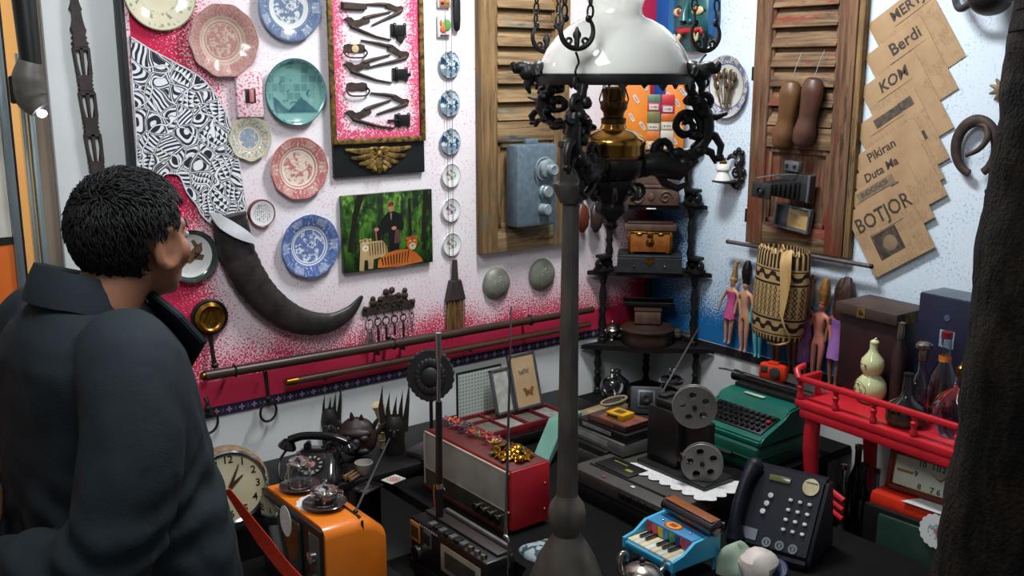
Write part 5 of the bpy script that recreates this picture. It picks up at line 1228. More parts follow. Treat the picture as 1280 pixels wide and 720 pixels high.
g = G(); g.use(gl).lathe(pr + [(r - .002, z) for r, z in reversed(pr)], 28, caps=False); g.out('glass_chimney', lamp)
g = G(); g.use(m_iron).lathe([(.072, -.176), (.074, -.184), (.070, -.200), (.060, -.214), (.050, -.222), (.052, -.232), (.044, -.250), (.030, -.272), (.036, -.282), (.034, -.294), (.020, -.306), (.012, -.316), (.016, -.324), (.010, -.334), (.0001, -.338)], 36, wob=.05, lobes=8)
for k in range(8): a = 2 * PI * k / 8; g.tube([(.05 * math.cos(a) + q[0] * math.cos(a), .05 * math.sin(a) + q[0] * math.sin(a), -.245 + q[1]) for q in spiral(.006, 0, .018, .004, -PI / 2, 5, 18)], .0055, 6)
g.out('iron_cup', lamp)
# three scrolled arms, each with a lyre shaped hook and two chains
def scroll(g, pts, r, seg=8): g.tube([(a, 0, b) for a, b in pts], r, seg)
for k, ang in enumerate((rad(6), rad(136), rad(242))):
    M = Rz(ang); MA = M @ S(1, 1, .60 if k == 1 else 1)
    g = G(); g.use(m_iron).at(MA)
    main = [(p.x, p.y) for p in catmull([(.055, -.205, 0), (.095, -.196, 0), (.135, -.178, 0), (.178, -.168, 0), (.205, -.140, 0), (.212, -.100, 0), (.200, -.060, 0), (.178, -.040, 0), (.168, -.014, 0)], 6)]
    scroll(g, main, [.016, .018, .020, .018, .015, .016, .013, .011, .012], 10)
    scroll(g, spiral(.165, -.105, .034, .006, -.4, -.4 + 9.5, 34), [.010, .009, .008, .005])
    scroll(g, spiral(.205, -.055, .022, .004, -2.2, -2.2 - 9, 30), [.010, .008, .006, .004])
    if k != 1: scroll(g, spiral(.115, -.158, .024, .005, 3.6, 3.6 - 8, 26), [.009, .008, .005])
    if k != 1: scroll(g, [(.10, -.20), (.12, -.232), (.15, -.244), (.172, -.232), (.168, -.212), (.15, -.212)], [.012, .010, .008, .006, .006, .005])
    scroll(g, [(.205, -.12), (.232, -.128), (.246, -.150), (.243, -.172)], [.012, .010, .008, .006]); g.ball((.243, 0, -.176), (.010, .008, .010))
    scroll(g, [(.205, -.085), (.234, -.086), (.256, -.078)], [.010, .008, .004]); scroll(g, [(.19, -.15), (.225, -.165), (.235, -.19)], [.010, .009, .004])
    if k != 1: scroll(g, [(.06, -.19), (.10, -.186), (.15, -.20), (.19, -.178)], [.018, .024, .022, .008] if k == 2 else [.020, .032, .028, .010], 10)
    for (x, z, s_) in ((.075, -.185, 1.2), (.12, -.205, 1.1), (.16, -.185, 1.2), (.195, -.16, 1.0), (.20, -.075, 1.1), (.175, -.05, 1.1), (.185, -.125, 1.0), (.145, -.165, 1.1), (.165, -.09, .8)):
        for s2 in (-1, 1): g.ball((x, s2 * .012, z), (.015 * s_, .010 * s_, .012 * s_), 10, 6)
    g.jitter(.0030, 110, k); g.out('scrolled_arm', lamp, None, 60)
    g = G(); g.use(m_iron).at(M)                       # ring eye above the arm and S hook
    g.torus((.200, 0, -.010), .011, .0032, Rx(PI / 2), 18, 6); g.tube(catmull([(.200, 0, .0), (.206, 0, .012), (.199, 0, .022), (.190, 0, .030), (.196, 0, .042), (.204, 0, .050)], 5), .0026, 6); g.out('eye_hook', lamp)
    # lyre
    g = G(); g.use(m_iron); L0 = M @ Vector((.200, 0, 0))
    g.at(T((L0.x, L0.y, .052)) @ Rz(0.25 * (k - 1) if k == 2 else .3))
    Rl = .034; cz = .040
    g.tube([(Rl * math.cos(a), 0, cz + Rl * math.sin(a)) for a in [rad(-225 + 270 * j / 26) for j in range(27)]], [.0035, .0055, .006, .0055, .0035], 8)
    for s_ in (-1, 1): g.ball((s_ * .024, 0, cz + .024), (.007, .005, .008)); g.tube([(s_ * .016 + a, 0, .020 + b) for a, b in spiral(0, 0, .009, .003, -PI / 2, -PI / 2 + s_ * 6, 16)], .003, 6)
    g.tube([(0, 0, .006), (0, 0, .036), (0, 0, .048)], [.005, .007, .002], 8); g.ball((0, 0, .032), (.009, .005, .010)); g.out('lyre_hook', lamp)
    for s_ in (-1, 1):
        q0 = (T((L0.x, L0.y, .052)) @ Rz(0.25 * (k - 1) if k == 2 else .3)) @ Vector((s_ * .027, 0, cz + .026)); q1 = Vector((L0.x * .75 + s_ * .02, L0.y * .75, 1.16))
        g = G(); g.use(m_iron); d = (q1 - q0); n_ = int(d.length / .0235)
        rot = d.to_track_quat('Z', 'Y').to_matrix().to_4x4()
        for j in range(n_):
            c_ = q0 + d * ((j + .5) / n_); g.at(T(c_) @ rot @ Rz((j % 2) * PI / 2) @ Rx(PI / 2)); R = .0135
            g.tube([(.0062 * math.cos(b), R * math.sin(b), 0) for b in [2 * PI * i / 10 for i in range(10)]], .0024, 5, True)
        g.at().out('chain', lamp)

# ------------------------------------------------------------------ iron lamp post standing on the table
PP = PD(708, 700, 2.36); PT = PD(716, 176, 2.36)
m_post = mat('worn_grey_iron', (84, 76, 68), .65, .1, col2=(48, 45, 42), sc=16, st=(1, 1, .35), bump=.4, bsc=60)
t = thing('iron_lamp_post', MT((PP.x, PP.y, .4585), .55), 'worn grey iron post with square top and bulbous foot in front of the radio', 'post')
ztop = PT.z - .4685
zc = PD(716, 232, 2.36).z - .4585
g = G(); g.use(m_post).box2((-.022, -.022, zc + .004), (.022, .022, ztop), .003); g.box2((-.026, -.026, ztop - .004), (.026, .026, ztop + .010), .003); g.out('square_top', t)
g = G(); g.use(m_post).lathe([(.022, zc - .03), (.026, zc - .022), (.028, zc - .012), (.046, zc - .004), (.046, zc + .006), (.028, zc + .012)], 4, M=Rz(PI / 4)); g.lathe([(.026, zc - .04), (.042, zc - .006), (.042, zc + .004), (.026, zc + .012)], 24); g.out('capital', t)
g = G(); g.use(m_post).lathe([(.027, .25), (.027, .29), (.024, zc * .55), (.020, zc - .02)], 12); g.out('shaft', t, None, 20)
g = G(); g.use(m_post).lathe([(.027, .258), (.030, .250), (.042, .234), (.048, .212), (.046, .186), (.036, .164), (.033, .152), (.038, .146)], 32); g.out('bulb', t)
g = G(); g.use(m_post).lathe([(.098, 0), (.102, .006), (.098, .020), (.088, .046), (.074, .086), (.056, .120), (.042, .140), (.036, .150)], 40); g.out('foot', t)
# ------------------------------------------------------------------ the surfaces everything stands on
ZT = .455
m_cloth = mat('black_table_cloth', (15, 14, 14), .9, col2=(10, 9, 10), sc=10, spec=.15)
t = thing('display_table', Matrix(), 'low black display table filling the corner under all the curios', 'table')
g = G(); g.use(m_cloth).prism([(-.004, -.012), (-1.475, -.012), (-1.475, -1.04), (-1.60, -1.12), (-1.60, -1.27), (-1.36, -1.40), (-.90, -1.64), (-.68, -1.80), (-.61, -1.66), (-.61, -1.03), (-.004, -1.03)], ZT - .03, ZT, bev=.004); g.out('tabletop', t)
for (x, y) in ((-1.42, -.08), (-1.42, -.9), (-.08, -.08), (-.08, -.98), (-.90, -1.56)): g = G(); g.use(m_blackwood).box2((x - .03, y - .03, 0), (x + .03, y + .03, ZT - .031)); g.out('leg', t)
ZL = .50
t = thing('wall_bench', Matrix(), 'black bench along the pink wall under the telephone and carved masks', 'bench')
g = G(); g.use(m_blackwood).box2((-2.02, -.335, ZL - .030), (-.50, -.008, ZL), .003); g.out('bench_top', t)
g = G(); g.use(m_blackwood).box2((-2.02, -.335, 0), (-1.63, -.305, ZL - .031)); g.out('front_board', t)
for x in (-1.99, -1.30, -.56): g = G(); g.use(m_blackwood).box2((x - .02, -.30, ZT + .001 if x > -1.4 else 0), (x + .02, -.05, ZL - .031)); g.out('support', t)
t = thing('stool', MT((-1.87, -.62, 0)), 'low dark stool carrying the orange television', 'stool')
g = G(); g.use(m_blackwood).box2((-.20, -.26, .33), (.20, .26, .36), .004); g.out('seat', t)
for sx in (-1, 1):
    for sy in (-1, 1): g = G(); g.use(m_blackwood).box2((sx * .17 - .02, sy * .22 - .02, 0), (sx * .17 + .02, sy * .22 + .02, .329)); g.out('leg', t)

# ------------------------------------------------------------------ wall bench: clock, phone, masks
m_enamel = mat('cream_clock_dial', (214, 204, 172), .4, col2=(198, 186, 150), sc=8)
cp = PD(287, 609, 2.66)
face_dir = (CAM - cp); face_dir.z = 0; yaw = math.atan2(face_dir.y, face_dir.x) + PI / 2
t = thing('round_clock', T((cp.x, cp.y, cp.z)) @ Rz(yaw + .18) @ Rx(PI / 2 - .10), 'round cream faced clock with chrome rim standing by the orange television', 'clock')
R = .104
g = G(); g.use(mat('straw_backed_case', (150, 122, 88), .7, col2=(110, 86, 60), sc=80, bump=.4)).lathe([(R * .9, -.05), (R * 1.07, -.045), (R * 1.09, -.012), (R * 1.02, -.004)], 48); g.out('case', t)
g = G(); g.use(m_steel).lathe([(R * .92, .002), (R, -.004), (R * 1.02, .004), (R * .98, .012), (R * .92, .008)], 48, caps=False); g.out('chrome_rim', t)
g = G(); g.use(m_enamel).lathe([(R * .95, -.003), (R * .93, .002), (.0001, .002)], 48); g.out('dial', t)
m_num = mat('black_print', (30, 28, 26), .5)
for k in range(1, 13):
    a = PI / 2 - k * PI / 6; g = G(); g.use(m_num).text(str(k), .030, T((.079 * math.cos(a), .079 * math.sin(a), .0026)), .0002, bold=.0006); g.out('numeral', t)
g = G(); g.use(mat('brown_hands', (70, 44, 32), .5)); a = PI / 2 - .9; g.prism([(-.006, 0), (.006, 0), (.002, .046), (0, .05), (-.002, .046)], .004, .0055, Rz(a - PI / 2)); g.out('hour_hand', t)
g = G(); g.use(_cache['brown_hands']); a = PI / 2 - .42; g.prism([(-.005, 0), (.005, 0), (.0015, .066), (0, .072), (-.0015, .066)], .006, .0075, Rz(a - PI / 2)); g.out('minute_hand', t)
g = G(); g.use(m_black).box((0, -R - .012, -.02), (.09, .03, .06), .006); g.out('stand', t)

m_bake = mat('black_bakelite', (14, 14, 16), .14, col2=(20, 20, 22), coat=.5)
t = thing('rotary_telephone', MT((-1.690, -.232, ZL + .001), -.75) @ S(.88), 'black rotary dial telephone behind the tea glasses', 'telephone')
g = G(); g.use(m_bake)
rings = []
for z, sx, y0, y1 in ((0, .105, -.10, .095), (.012, .105, -.10, .095), (.03, .098, -.088, .092), (.065, .080, -.030, .088), (.085, .066, .0, .080), (.092, .055, .012, .072)):
    rings.append([g.v((sx * (abs(math.cos(a)) ** .55) * (1 if math.cos(a) > 0 else -1), (y0 + y1) / 2 + (y1 - y0) / 2 * (abs(math.sin(a)) ** .55) * (1 if math.sin(a) > 0 else -1), z)) for a in [2 * PI * j / 36 for j in range(36)]])
g.ringskin(rings); g.out('body', t, None, 50)
MD = T((0, -.036, .056)) @ Rx(.62)
g = G(); g.use(m_bake).lathe([(.052, -.01), (.050, .006), (.0001, .006)], 36, M=MD); g.use(mat('dial_plate_pale', (150, 146, 140), .4)).lathe([(.044, .0065), (.043, .0075), (.0001, .0075)], 36, M=MD); g.out('dial_plate', t)
for k in range(10):
    a = rad(-40 + 30 * k); g = G(); g.use(m_bake).torus((0, 0, 0), .0095, .0028, MD @ T((.033 * math.cos(a), .033 * math.sin(a), .010)), 14, 6); g.out('finger_hole', t)
g = G(); g.use(m_bake).lathe([(.045, .008), (.044, .011), (.041, .011), (.041, .008)], 36, M=MD, caps=False); g.lathe([(.024, .008), (.023, .011), (.0001, .011)], 24, M=MD); g.out('finger_wheel', t)
g = G(); g.use(mat('red_centre_label', (170, 110, 110), .4)).lathe([(.013, .0112), (.012, .0122), (.0001, .0122)], 24, M=MD); g.out('centre_label', t)
for sx in (-1, 1): g = G(); g.use(m_bake).box((sx * .04, .048, .10), (.018, .05, .026), .006); g.out('cradle', t)
g = G(); g.use(m_bake); g.tube(catmull([(-.105, .048, .118), (-.06, .048, .134), (0, .048, .138), (.06, .048, .134), (.105, .048, .118)], 5), [.016, .015, .015, .015, .016], 12)
for sx in (-1, 1): g.lathe([(.022, -.012), (.033, -.03), (.034, -.036), (.026, -.040), (.0001, -.040)], 24, M=T((sx * .104, .048, .124)) @ Ry(sx * -.35))
g.out('handset', t)
g = G(); g.use(m_black); g.tube(catmull([(-.11, .048, .09), (-.135, .02, .05), (-.125, -.03, .012), (-.10, -.06, .006)], 6), .005, 8); g.out('cord', t)

m_ebony = mat('carved_ebony', (24, 21, 20), .45, col2=(40, 34, 30), sc=30, bump=.4, bsc=70)
def horned_statue(px, py, label, s, lean):
    q = PZ(px, py, ZL); t = thing('horned_statue', MT((q.x, q.y, ZL + .001), -.6), label, 'statue', 'tall spiked dark wood carvings on the wall bench')
    g = G(); g.use(m_ebony).lathe([(.030 * s, 0), (.034 * s, .01), (.030 * s, .05), (.036 * s, .085), (.030 * s, .115), (.02 * s, .13)], 24, sx=1.1, sy=.9); g.ball((0, -.03 * s, .075 * s), (.010, .012, .02)); g.out('carved_head', t)
    for (x, dx, h, w_) in ((-.034, -.012, .17, .013), (-.018, -.004, .145, .012), (.002, .0, .13, .012), (.018, .006, .15, .012), (.034, .014, .185, .013)):
        g = G(); g.use(m_ebony).prism([((x - w_) * s, .08 * s), ((x + w_) * s, .08 * s), ((x + dx + w_ * .5) * s, (.08 + h * .6) * s), ((x + dx + lean) * s, (.08 + h) * s), ((x + dx - w_ * .6) * s, (.08 + h * .55) * s)], -.010, .010, Rx(PI / 2), bev=.003); g.out('crown_spike', t)
    g = G(); g.use(m_ebony).ball((-.013 * s, -.030 * s, .092 * s), (.007, .006, .005)).ball((.013 * s, -.030 * s, .092 * s), (.007, .006, .005)); g.out('brow', t)
    return t
horned_statue(413, 556, 'dark carved head with tall spiked crown behind the telephone', .80, .006)
horned_statue(494, 566, 'larger dark carved head with pointed horns beside the ivory carving', .95, .008)
q = PZ(447, 572, ZL); t = thing('demon_mask', MT((q.x, q.y, ZL + .001), -.6), 'dark brown carved demon mask with small horns and bulging brow', 'mask')
m_dem = mat('carved_dark_brown', (52, 36, 30), .5, col2=(34, 24, 20), sc=22, bump=.4, bsc=60)
g = G(); g.use(m_dem).ball((0, .01, .068), (.068, .045, .068), 28, 18); g.ball((0, -.022, .092), (.05, .022, .018)); g.ball((-.026, -.034, .078), (.016, .012, .012)); g.ball((.026, -.034, .078), (.016, .012, .012)); g.ball((0, -.04, .062), (.016, .016, .018)); g.ball((-.022, -.034, .034), (.02, .012, .012)); g.ball((.022, -.034, .034), (.02, .012, .012)); g.jitter(.003, 60); g.out('face', t, None, 60)
for (x, a, h) in ((-.045, -.5, .036), (-.012, -.1, .045), (.014, .1, .038), (.05, .6, .042), (-.066, -.9, .03), (.068, .95, .036)):
    g = G(); g.use(m_dem); g.tube(catmull([(x, .005, .118 - abs(x) * .5), (x + math.sin(a) * h * .6, 0, .118 - abs(x) * .5 + h * .7), (x + math.sin(a) * h * .9, -.004, .118 - abs(x) * .5 + h * 1.05)], 4), [.010, .007, .001], 8); g.out('horn', t)
m_ivory = mat('carved_ivory', (206, 190, 152), .45, col2=(170, 152, 112), sc=60, bump=.5, bsc=90)
q = PZ(478, 560, ZL); t = thing('ivory_carving', MT((q.x, q.y, ZL + .001)), 'tall pale carved tusk standing between the two dark carvings', 'carving')
g = G(); g.use(m_ivory); g.tube(catmull([(.004, 0, 0), (.002, 0, .05), (0, 0, .10), (-.006, 0, .135), (-.014, 0, .158)], 6), [.015, .0165, .0165, .021, .027], 18, flat=.85); g.jitter(.0016, 120); g.out('tusk', t, None, 60)
for z in (.03, .06, .09): g = G(); g.use(m_ivory).torus((0, 0, z), .0162, .003, None, 20, 6); g.out('carved_band', t)
q = PZ(455, 592, ZL); t = thing('stone_ashtray', MT((q.x, q.y, ZL + .001)), 'small grey stone bowl in front of the demon mask', 'bowl')
g = G(); g.use(mat('grey_stone', (150, 142, 132), .6, col2=(110, 104, 96), sc=24)).lathe([(.018, 0), (.024, .02), (.029, .036), (.026, .037), (.018, .022), (.0001, .018)], 24); g.out('bowl', t)
g = G(); g.use(_cache['grey_stone']).torus((0, 0, .0365), .0275, .0022, None, 28, 6); g.out('rim', t)
q = PZ(439, 598, ZL); t = thing('cigar_bundle', MT((q.x, q.y, ZL + .001), .5), 'small bundle of brown cheroots beside the stone bowl', 'bundle')
for k in range(5): g = G(); g.use(mat('cheroot_brown', (120, 88, 56), .7, col2=(86, 60, 38), sc=50)); g.cyl((-.030, -.016 + .0085 * k, .0065 + .006 * (k % 2)), (.034, -.018 + .0085 * k, .0065 + .006 * (k % 2)), .0055, .004, 8); g.out('cheroot', t)
q = PZ(460, 612, ZL); t = thing('foil_ashtray', MT((q.x, q.y, ZL + .001), .35), 'shallow square silver foil ashtray at the bench edge', 'ashtray')
g = G(); g.use(mat('crumpled_foil', (170, 172, 176), .25, 1.0, col2=(110, 112, 116), sc=50, bump=.8, bsc=70)).box((0, 0, .003), (.075, .055, .005), .002); g.out('tray', t)
g = G(); g.use(_cache['crumpled_foil']); g.tube([(-.0375, -.0275, .007), (.0375, -.0275, .008), (.0375, .0275, .007), (-.0375, .0275, .008)], .003, 6, True); g.out('rim', t)
q = PZ(492, 600, ZL); t = thing('printed_coaster', MT((q.x, q.y, ZL + .001), .2), 'white printed card with red ring emblem on the bench', 'card')
g = G(); g.use(mat('card_white', (206, 200, 186), .5)).box((0, 0, .001), (.06, .05, .0018)); g.out('card', t)
for r0, r1, mm in ((.018, .020, m_num), (.009, .013, mat('red_ink', (180, 50, 60), .5)), (.003, .006, mat('red_ink', (180, 50, 60), .5))): g = G(); g.use(mm).lathe([(r0, .0019), (r0, .0023), (r1, .0023), (r1, .0019)], 28, caps=False); g.out('ring_print', t)
q = PZ(528, 566, ZL); t = thing('dark_book', MT((q.x, q.y, ZL + .001), .4), 'dark booklet lying on the bench behind the radio', 'book')
g = G(); g.use(mat('book_cover_dark', (48, 44, 40), .5)).box((0, 0, .009), (.10, .07, .016), .002); g.out('cover', t); g = G(); g.use(mat('page_edges', (150, 140, 120), .7)).box((0, 0, .009), (.097, .0705, .010)); g.out('pages', t)
# dark feather fan on a stick behind the radio
q = PZ(540, 575, ZL); ctr = PD(540, 470, (q - CAM).dot(DV))
t = thing('feather_disc', T((q.x, q.y, ZL + .001)) @ Rz(-.65), 'black ruffled feather disc on a stand behind the chrome aerial', 'ornament')
g = G(); g.use(mat('black_feather', (20, 21, 24), .6, col2=(32, 34, 36), sc=50, st=(1, 1, .2))); hz = ctr.z - ZL
fp = []
for k in range(72): a = 2 * PI * k / 72; r = (.072, .080, .076)[k % 3] * (1.0 if math.sin(a) > -.5 else .95); fp.append((r * math.cos(a) * .98, r * 1.15 * math.sin(a)))
g.prism(fp, -.012, .012, T((0, 0, hz)) @ Rx(PI / 2), bev=.003); g.out('ruffled_disc', t)
g = G(); g.use(_cache['black_feather'])
for k in range(20): a = 2 * PI * k / 20; g.ball((.04 * math.cos(a), -.014, hz + .048 * math.sin(a)), (.012, .006, .016), 8, 6, None)
g.ball((0, -.016, hz), (.03, .012, .034)); g.out('inner_ruffle', t)
g = G(); g.use(m_black).cyl((0, .0, .012), (0, 0, hz - .05), .006, .006, 10); g.lathe([(.04, 0), (.038, .010), (.008, .014)], 24); g.out('stand', t)

# travelling case open with chess-like trays and framed butterflies
fl = PZ(583, 532, ZL); fr = PZ(693, 517, ZL)
cxy = Vector((-.895, -.224, ZL + .001)); t = thing('display_case', MT(cxy, .0), 'open red lined case with small compartments, leaning lid of pale dotted cloth', 'case')
m_redc = mat('dark_red_case', (120, 26, 36), .5, col2=(96, 18, 28), sc=20); m_dott = mat('dotted_cloth', (156, 164, 156), .8)
n = NT('pale_dotted_lining'); o = n.obj(); x, y, z = n.xyz(o); dx = n.m('ABSOLUTE', n.m('SUBTRACT', n.m('FRACT', n.mul(x, 75.0)), .5)); dz = n.m('ABSOLUTE', n.m('SUBTRACT', n.m('FRACT', n.mul(z, 75.0)), .5))
mdl = n.done(n.mix(n.m('MULTIPLY', n.step(dx, .26, .2), n.step(dz, .26, .2)), lin((176, 184, 176)), lin((112, 122, 116))), .8)
g = G(); g.use(m_redc).box((0, 0, .006), (.36, .20, .012), .002)
for (x, y, a, b) in ((0, -.096, .36, .008), (0, .096, .36, .008), (-.176, 0, .008, .20), (.176, 0, .008, .20), (0, 0, .006, .19), (-.09, 0, .006, .19), (.09, 0, .006, .19), (0, .03, .35, .006)): g.box((x, y, .020), (a, b, .026), .001)
g.out('tray', t)
for k, (x, y, c) in enumerate(((-.132, -.03, (110, 106, 96)), (-.045, -.03, (150, 150, 140)), (.045, -.03, (96, 92, 86)), (.132, -.03, (140, 140, 130)), (-.09, .062, (120, 116, 106)), (.09, .062, (130, 128, 120)))):
    g = G(); g.use(mat('compartment_card_%d' % k, c, .6, sc=60)).box((x, y, .017), (.078 if k < 4 else .16, .11 if k < 4 else .05, .010), .001); g.out('compartment', t)
g = G(); g.use(m_blackwood).box2((-.180, .100, .012), (.02, .106, .200), .002, Rx(-.0)); g.use(mdl).box2((-.174, .0985, .020), (.014, .1005, .192)); g.out('lid', t)
def small_frame(x, w_, h_, tilt, label, cards, z0):
    f = thing('butterfly_frame', MT((cxy.x + x, cxy.y + .02, ZL + .0385), 0) @ Rx(-.28), label, 'frame', 'glazed frames in the open case')
    g = G(); g.use(mat('silver_black_frame', (136, 140, 144), .3, .7, col2=(70, 72, 76), sc=6))
    for (a, b, c, d) in ((-w_ / 2, 0, -w_ / 2 + .010, h_), (w_ / 2 - .010, 0, w_ / 2, h_), (-w_ / 2, 0, w_ / 2, .010), (-w_ / 2, h_ - .010, w_ / 2, h_)): g.box2((a, -.007, b), (c, .007, d), .002)
    g.out('frame', f); g = G(); g.use(cards).box2((-w_ / 2 + .009, -.003, .009), (w_ / 2 - .009, .004, h_ - .009)); g.out('backing_card', f); return f
f1 = small_frame(-.02, .085, .165, 0, 'narrow silver frame with a pale printed card in the open case', mat('pale_card', (176, 176, 168), .6, col2=(140, 140, 134), sc=30), 0)
f2 = small_frame(.088, .125, .205, 0, 'silver frame with a butterfly on tan card in the open case', mat('tan_card', (176, 148, 112), .6, col2=(160, 132, 98), sc=10), 0)
def butterfly(parent, x, z, s, c, c2):
    g = G(); mm = mat('butterfly_%d' % c[0], c, .5, col2=c2, sc=60); g.use(mm)
    for sx in (-1, 1): g.prism([(x + sx * .001, z), (x + sx * .012 * s, z + .014 * s), (x + sx * .020 * s, z + .010 * s), (x + sx * .014 * s, z), (x + sx * .013 * s, z - .012 * s), (x + sx * .004 * s, z - .010 * s)], .0035, .0050, Rx(PI / 2))
    g.ball((x, -.005, z), (.0015, .0015, .009 * s), 8, 6); g.out('butterfly', parent)
butterfly(f2, .008, .060, 1.25, (150, 84, 40), (90, 48, 26)); butterfly(f2, -.012, .135, .7, (140, 132, 110), (100, 92, 76)); butterfly(f2, .012, .138, .7, (141, 132, 110), (100, 92, 76))

# ------------------------------------------------------------------ orange television with tea glasses
m_otv = mat('orange_plastic', (226, 122, 30), .32, col2=(214, 110, 24), sc=5, coat=.3); m_dkscr = mat('dark_screen_glass', (28, 34, 34), .08, coat=.6)
ztv = .62; xf, xb = -1.955, -1.80; y0, y1 = -.82, -.45; zb = .361
t = thing('orange_television', MT(((xf + xb) / 2, (y0 + y1) / 2, zb), 0), 'portable orange television set carrying lidded tea glasses', 'television')
dx, dy, hz = (xb - xf) / 2, (y1 - y0) / 2, ztv - zb
g = G(); g.use(m_otv); rings = []
for x, k in ((-dx, 1.0), (-dx + .01, 1.0), (dx * .35, .99), (dx, .90), (dx + .05, .72)):
    a, b = dy * k, hz * k; rr = .03; ring = []
    for (cx, cy, a0) in ((a - rr, b - rr, 0), (-a + rr, b - rr, PI / 2), (-a + rr, rr, PI), (a - rr, rr, 1.5 * PI)):
        for j in range(6): q = a0 + PI / 2 * j / 5; ring.append(g.v((x, cx + rr * math.cos(q), max(.0, cy + rr * math.sin(q)))))
    rings.append(ring)
g.ringskin(rings); g.out('shell', t, None, 35)
g = G(); g.use(m_black).box((-dx - .006, 0, hz / 2), (.010, dy * 2 - .012, hz - .012), .004); g.out('front_bezel', t)
g = G(); g.use(m_dkscr); g.box((-dx - .016, .045, hz / 2 + .01), (.014, dy * 2 - .13, hz - .06), .007); g.out('screen', t)
g = G(); g.use(mat('grey_control_strip', (70, 70, 70), .4)).box((-dx - .012, -dy + .040, hz / 2), (.004, .056, hz - .05), .001); g.out('control_strip', t)
for k, zz in enumerate((.175, .115, .055)): g = G(); g.use(m_steel if k == 0 else m_black).lathe([(.017, 0), (.016, .014), (.0001, .016)], 24, M=T((-dx - .013, -dy + .040, zz)) @ Ry(-PI / 2)); g.out('tuning_knob', t)
g = G(); g.use(m_black).box((dx * .42, -dy * .985 + .004, hz * .5), (.006, .004, hz * .94)); g.box((dx * .42, 0, hz * .99), (.006, dy * 1.8, .004)); g.out('shell_seam', t)
ab = Vector((dx * .5, -dy * .72, hz)); at_ = PD(487, 548, 2.55)
g = G(); g.use(m_steel); at_l = t.matrix_world.inverted() @ at_; g.tube([ab, ab.lerp(at_l, .5), at_l], [.0032, .0026, .002], 8); g.use(m_black).ball(ab, (.007, .007, .006)); g.out('aerial', t)
m_doily = mat('white_lace', (214, 212, 210), .8, col2=(190, 190, 190), sc=90)
def doily(name, M, R, label, lobes=12, drop=None, grp=None):
    g = G(); g.use(m_doily); pts = []
    for k in range(lobes * 8): a = 2 * PI * k / (lobes * 8); pts.append(((R + R * .07 * abs(math.sin(a * lobes / 2))) * math.cos(a), (R + R * .07 * abs(math.sin(a * lobes / 2))) * math.sin(a)))
    g.prism(pts, 0, .0012); return solo(g, name, M, label, 'doily', grp)
doily('lace_doily', MT((-1.890, -.66, ztv + .0005)), .058, 'round white lace doily under the tea glasses', 14)
g = G(); g.use(m_doily).prism([(.034 * math.cos(a), .034 * math.sin(a) * 1.25) for a in [2 * PI * k / 32 for k in range(32)]], 0, .0012)
solo(g, 'lace_flap', T((-1.9785, -.64, ztv - .035)) @ Rz(-PI / 2) @ Rx(PI / 2), 'white lace tongue hanging over the orange set\'s front edge', 'doily')
gl2 = glass('clear_glass', (240, 246, 246)); m_tea = mat('dark_tea', (44, 26, 20), .1)
def tea_glass(x, y, label, r=.029, h=.062, short=False):
    t = thing('lidded_glass', MT((x, y, ztv + .0022)), label, 'glass', 'lidded tea glasses on the orange television')
    g = G(); g.use(mat('dark_glazed_saucer', (74, 66, 62), .2, .2, col2=(44, 40, 38), coat=.5)).lathe([(r * .8, 0), (r * 1.5, .006), (r * 1.75, .012), (r * 1.7, .013), (r * .9, .006), (.0001, .006)], 36); g.out('saucer', t)
    pr = [(r * .86, .007), (r, .012), (r * 1.02, h)]
    g = G(); g.use(gl2).lathe([(.0001, .007)] + pr + [(q - .002, z) for q, z in reversed(pr[1:])] + [(.0001, .013)], 32, caps=False); g.out('tumbler', t)
    g = G(); g.use(gl2).lathe([(r * 1.10, h + .0015), (r * 1.12, h + .005), (r * .8, h + .012), (r * .25, h + .018), (r * .14, h + .022), (r * .2, h + .028), (r * .12, h + .034), (.0001, h + .035)], 32); g.out('lid', t)
    if short: g = G(); g.use(gl2); g.tube(catmull([(r, 0, h * .8), (r * 1.5, 0, h * .7), (r * 1.45, 0, h * .4), (r, 0, h * .35)], 5), .0035, 8); g.out('handle', t); g = G(); g.use(m_tea).lathe([(r * .88, .014), (r * .93, h * .7), (.0001, h * .7)], 28); g.out('tea', t)
    return t
tea_glass(-1.890, -.545, 'taller lidded glass nearer the telephone', .032, .074); tea_glass(-1.888, -.690, 'shorter lidded glass cup on a dark saucer near the aerial', .034, .040, True)
# ------------------------------------------------------------------ red radio
m_red = mat('red_vinyl', (178, 28, 40), .4, col2=(160, 22, 34), sc=10); m_maroon = mat('maroon_top', (92, 42, 38), .45, col2=(86, 34, 30), sc=10); m_grille = mat('grey_grille_cloth', (148, 148, 138), .8, col2=(118, 120, 112), sc=8)
RX0, RX1, RY0, RY1, RZ1 = -1.405, -1.255, -.865, -.425, .648
t = thing('table_radio', MT(((RX0 + RX1) / 2, (RY0 + RY1) / 2, ZT + .001), FACE), 'red cased table radio with grey grille, paper flowers on top', 'radio')
L, Dp, Hr = RY1 - RY0, RX1 - RX0, RZ1 - ZT
g = G(); g.use(m_red).box((0, .004, Hr / 2 + .006), (L, Dp - .01, Hr - .012), .004); g.out('cabinet', t)
g = G(); g.use(m_maroon).box((0, .004, Hr + .0005), (L - .01, Dp - .014, .003), .001); g.out('top_panel', t)
g = G(); g.use(mat('pale_trim', (176, 168, 150), .4))
for (x0, z0, x1, z1) in ((-L / 2, .012, -L / 2 + .007, Hr), (-L / 2, Hr - .007, L / 2, Hr), (-L / 2, .072, L / 2, .076)): g.box2((x0, -Dp / 2 - .004, z0), (x1, -Dp / 2 + .002, z1), .001)
g.out('trim_edge', t)
g = G(); g.use(m_grille).box2((-L / 2 + .008, -Dp / 2 - .003, .077), (L / 2 - .008, -Dp / 2 + .001, Hr - .008)); g.out('grille', t)
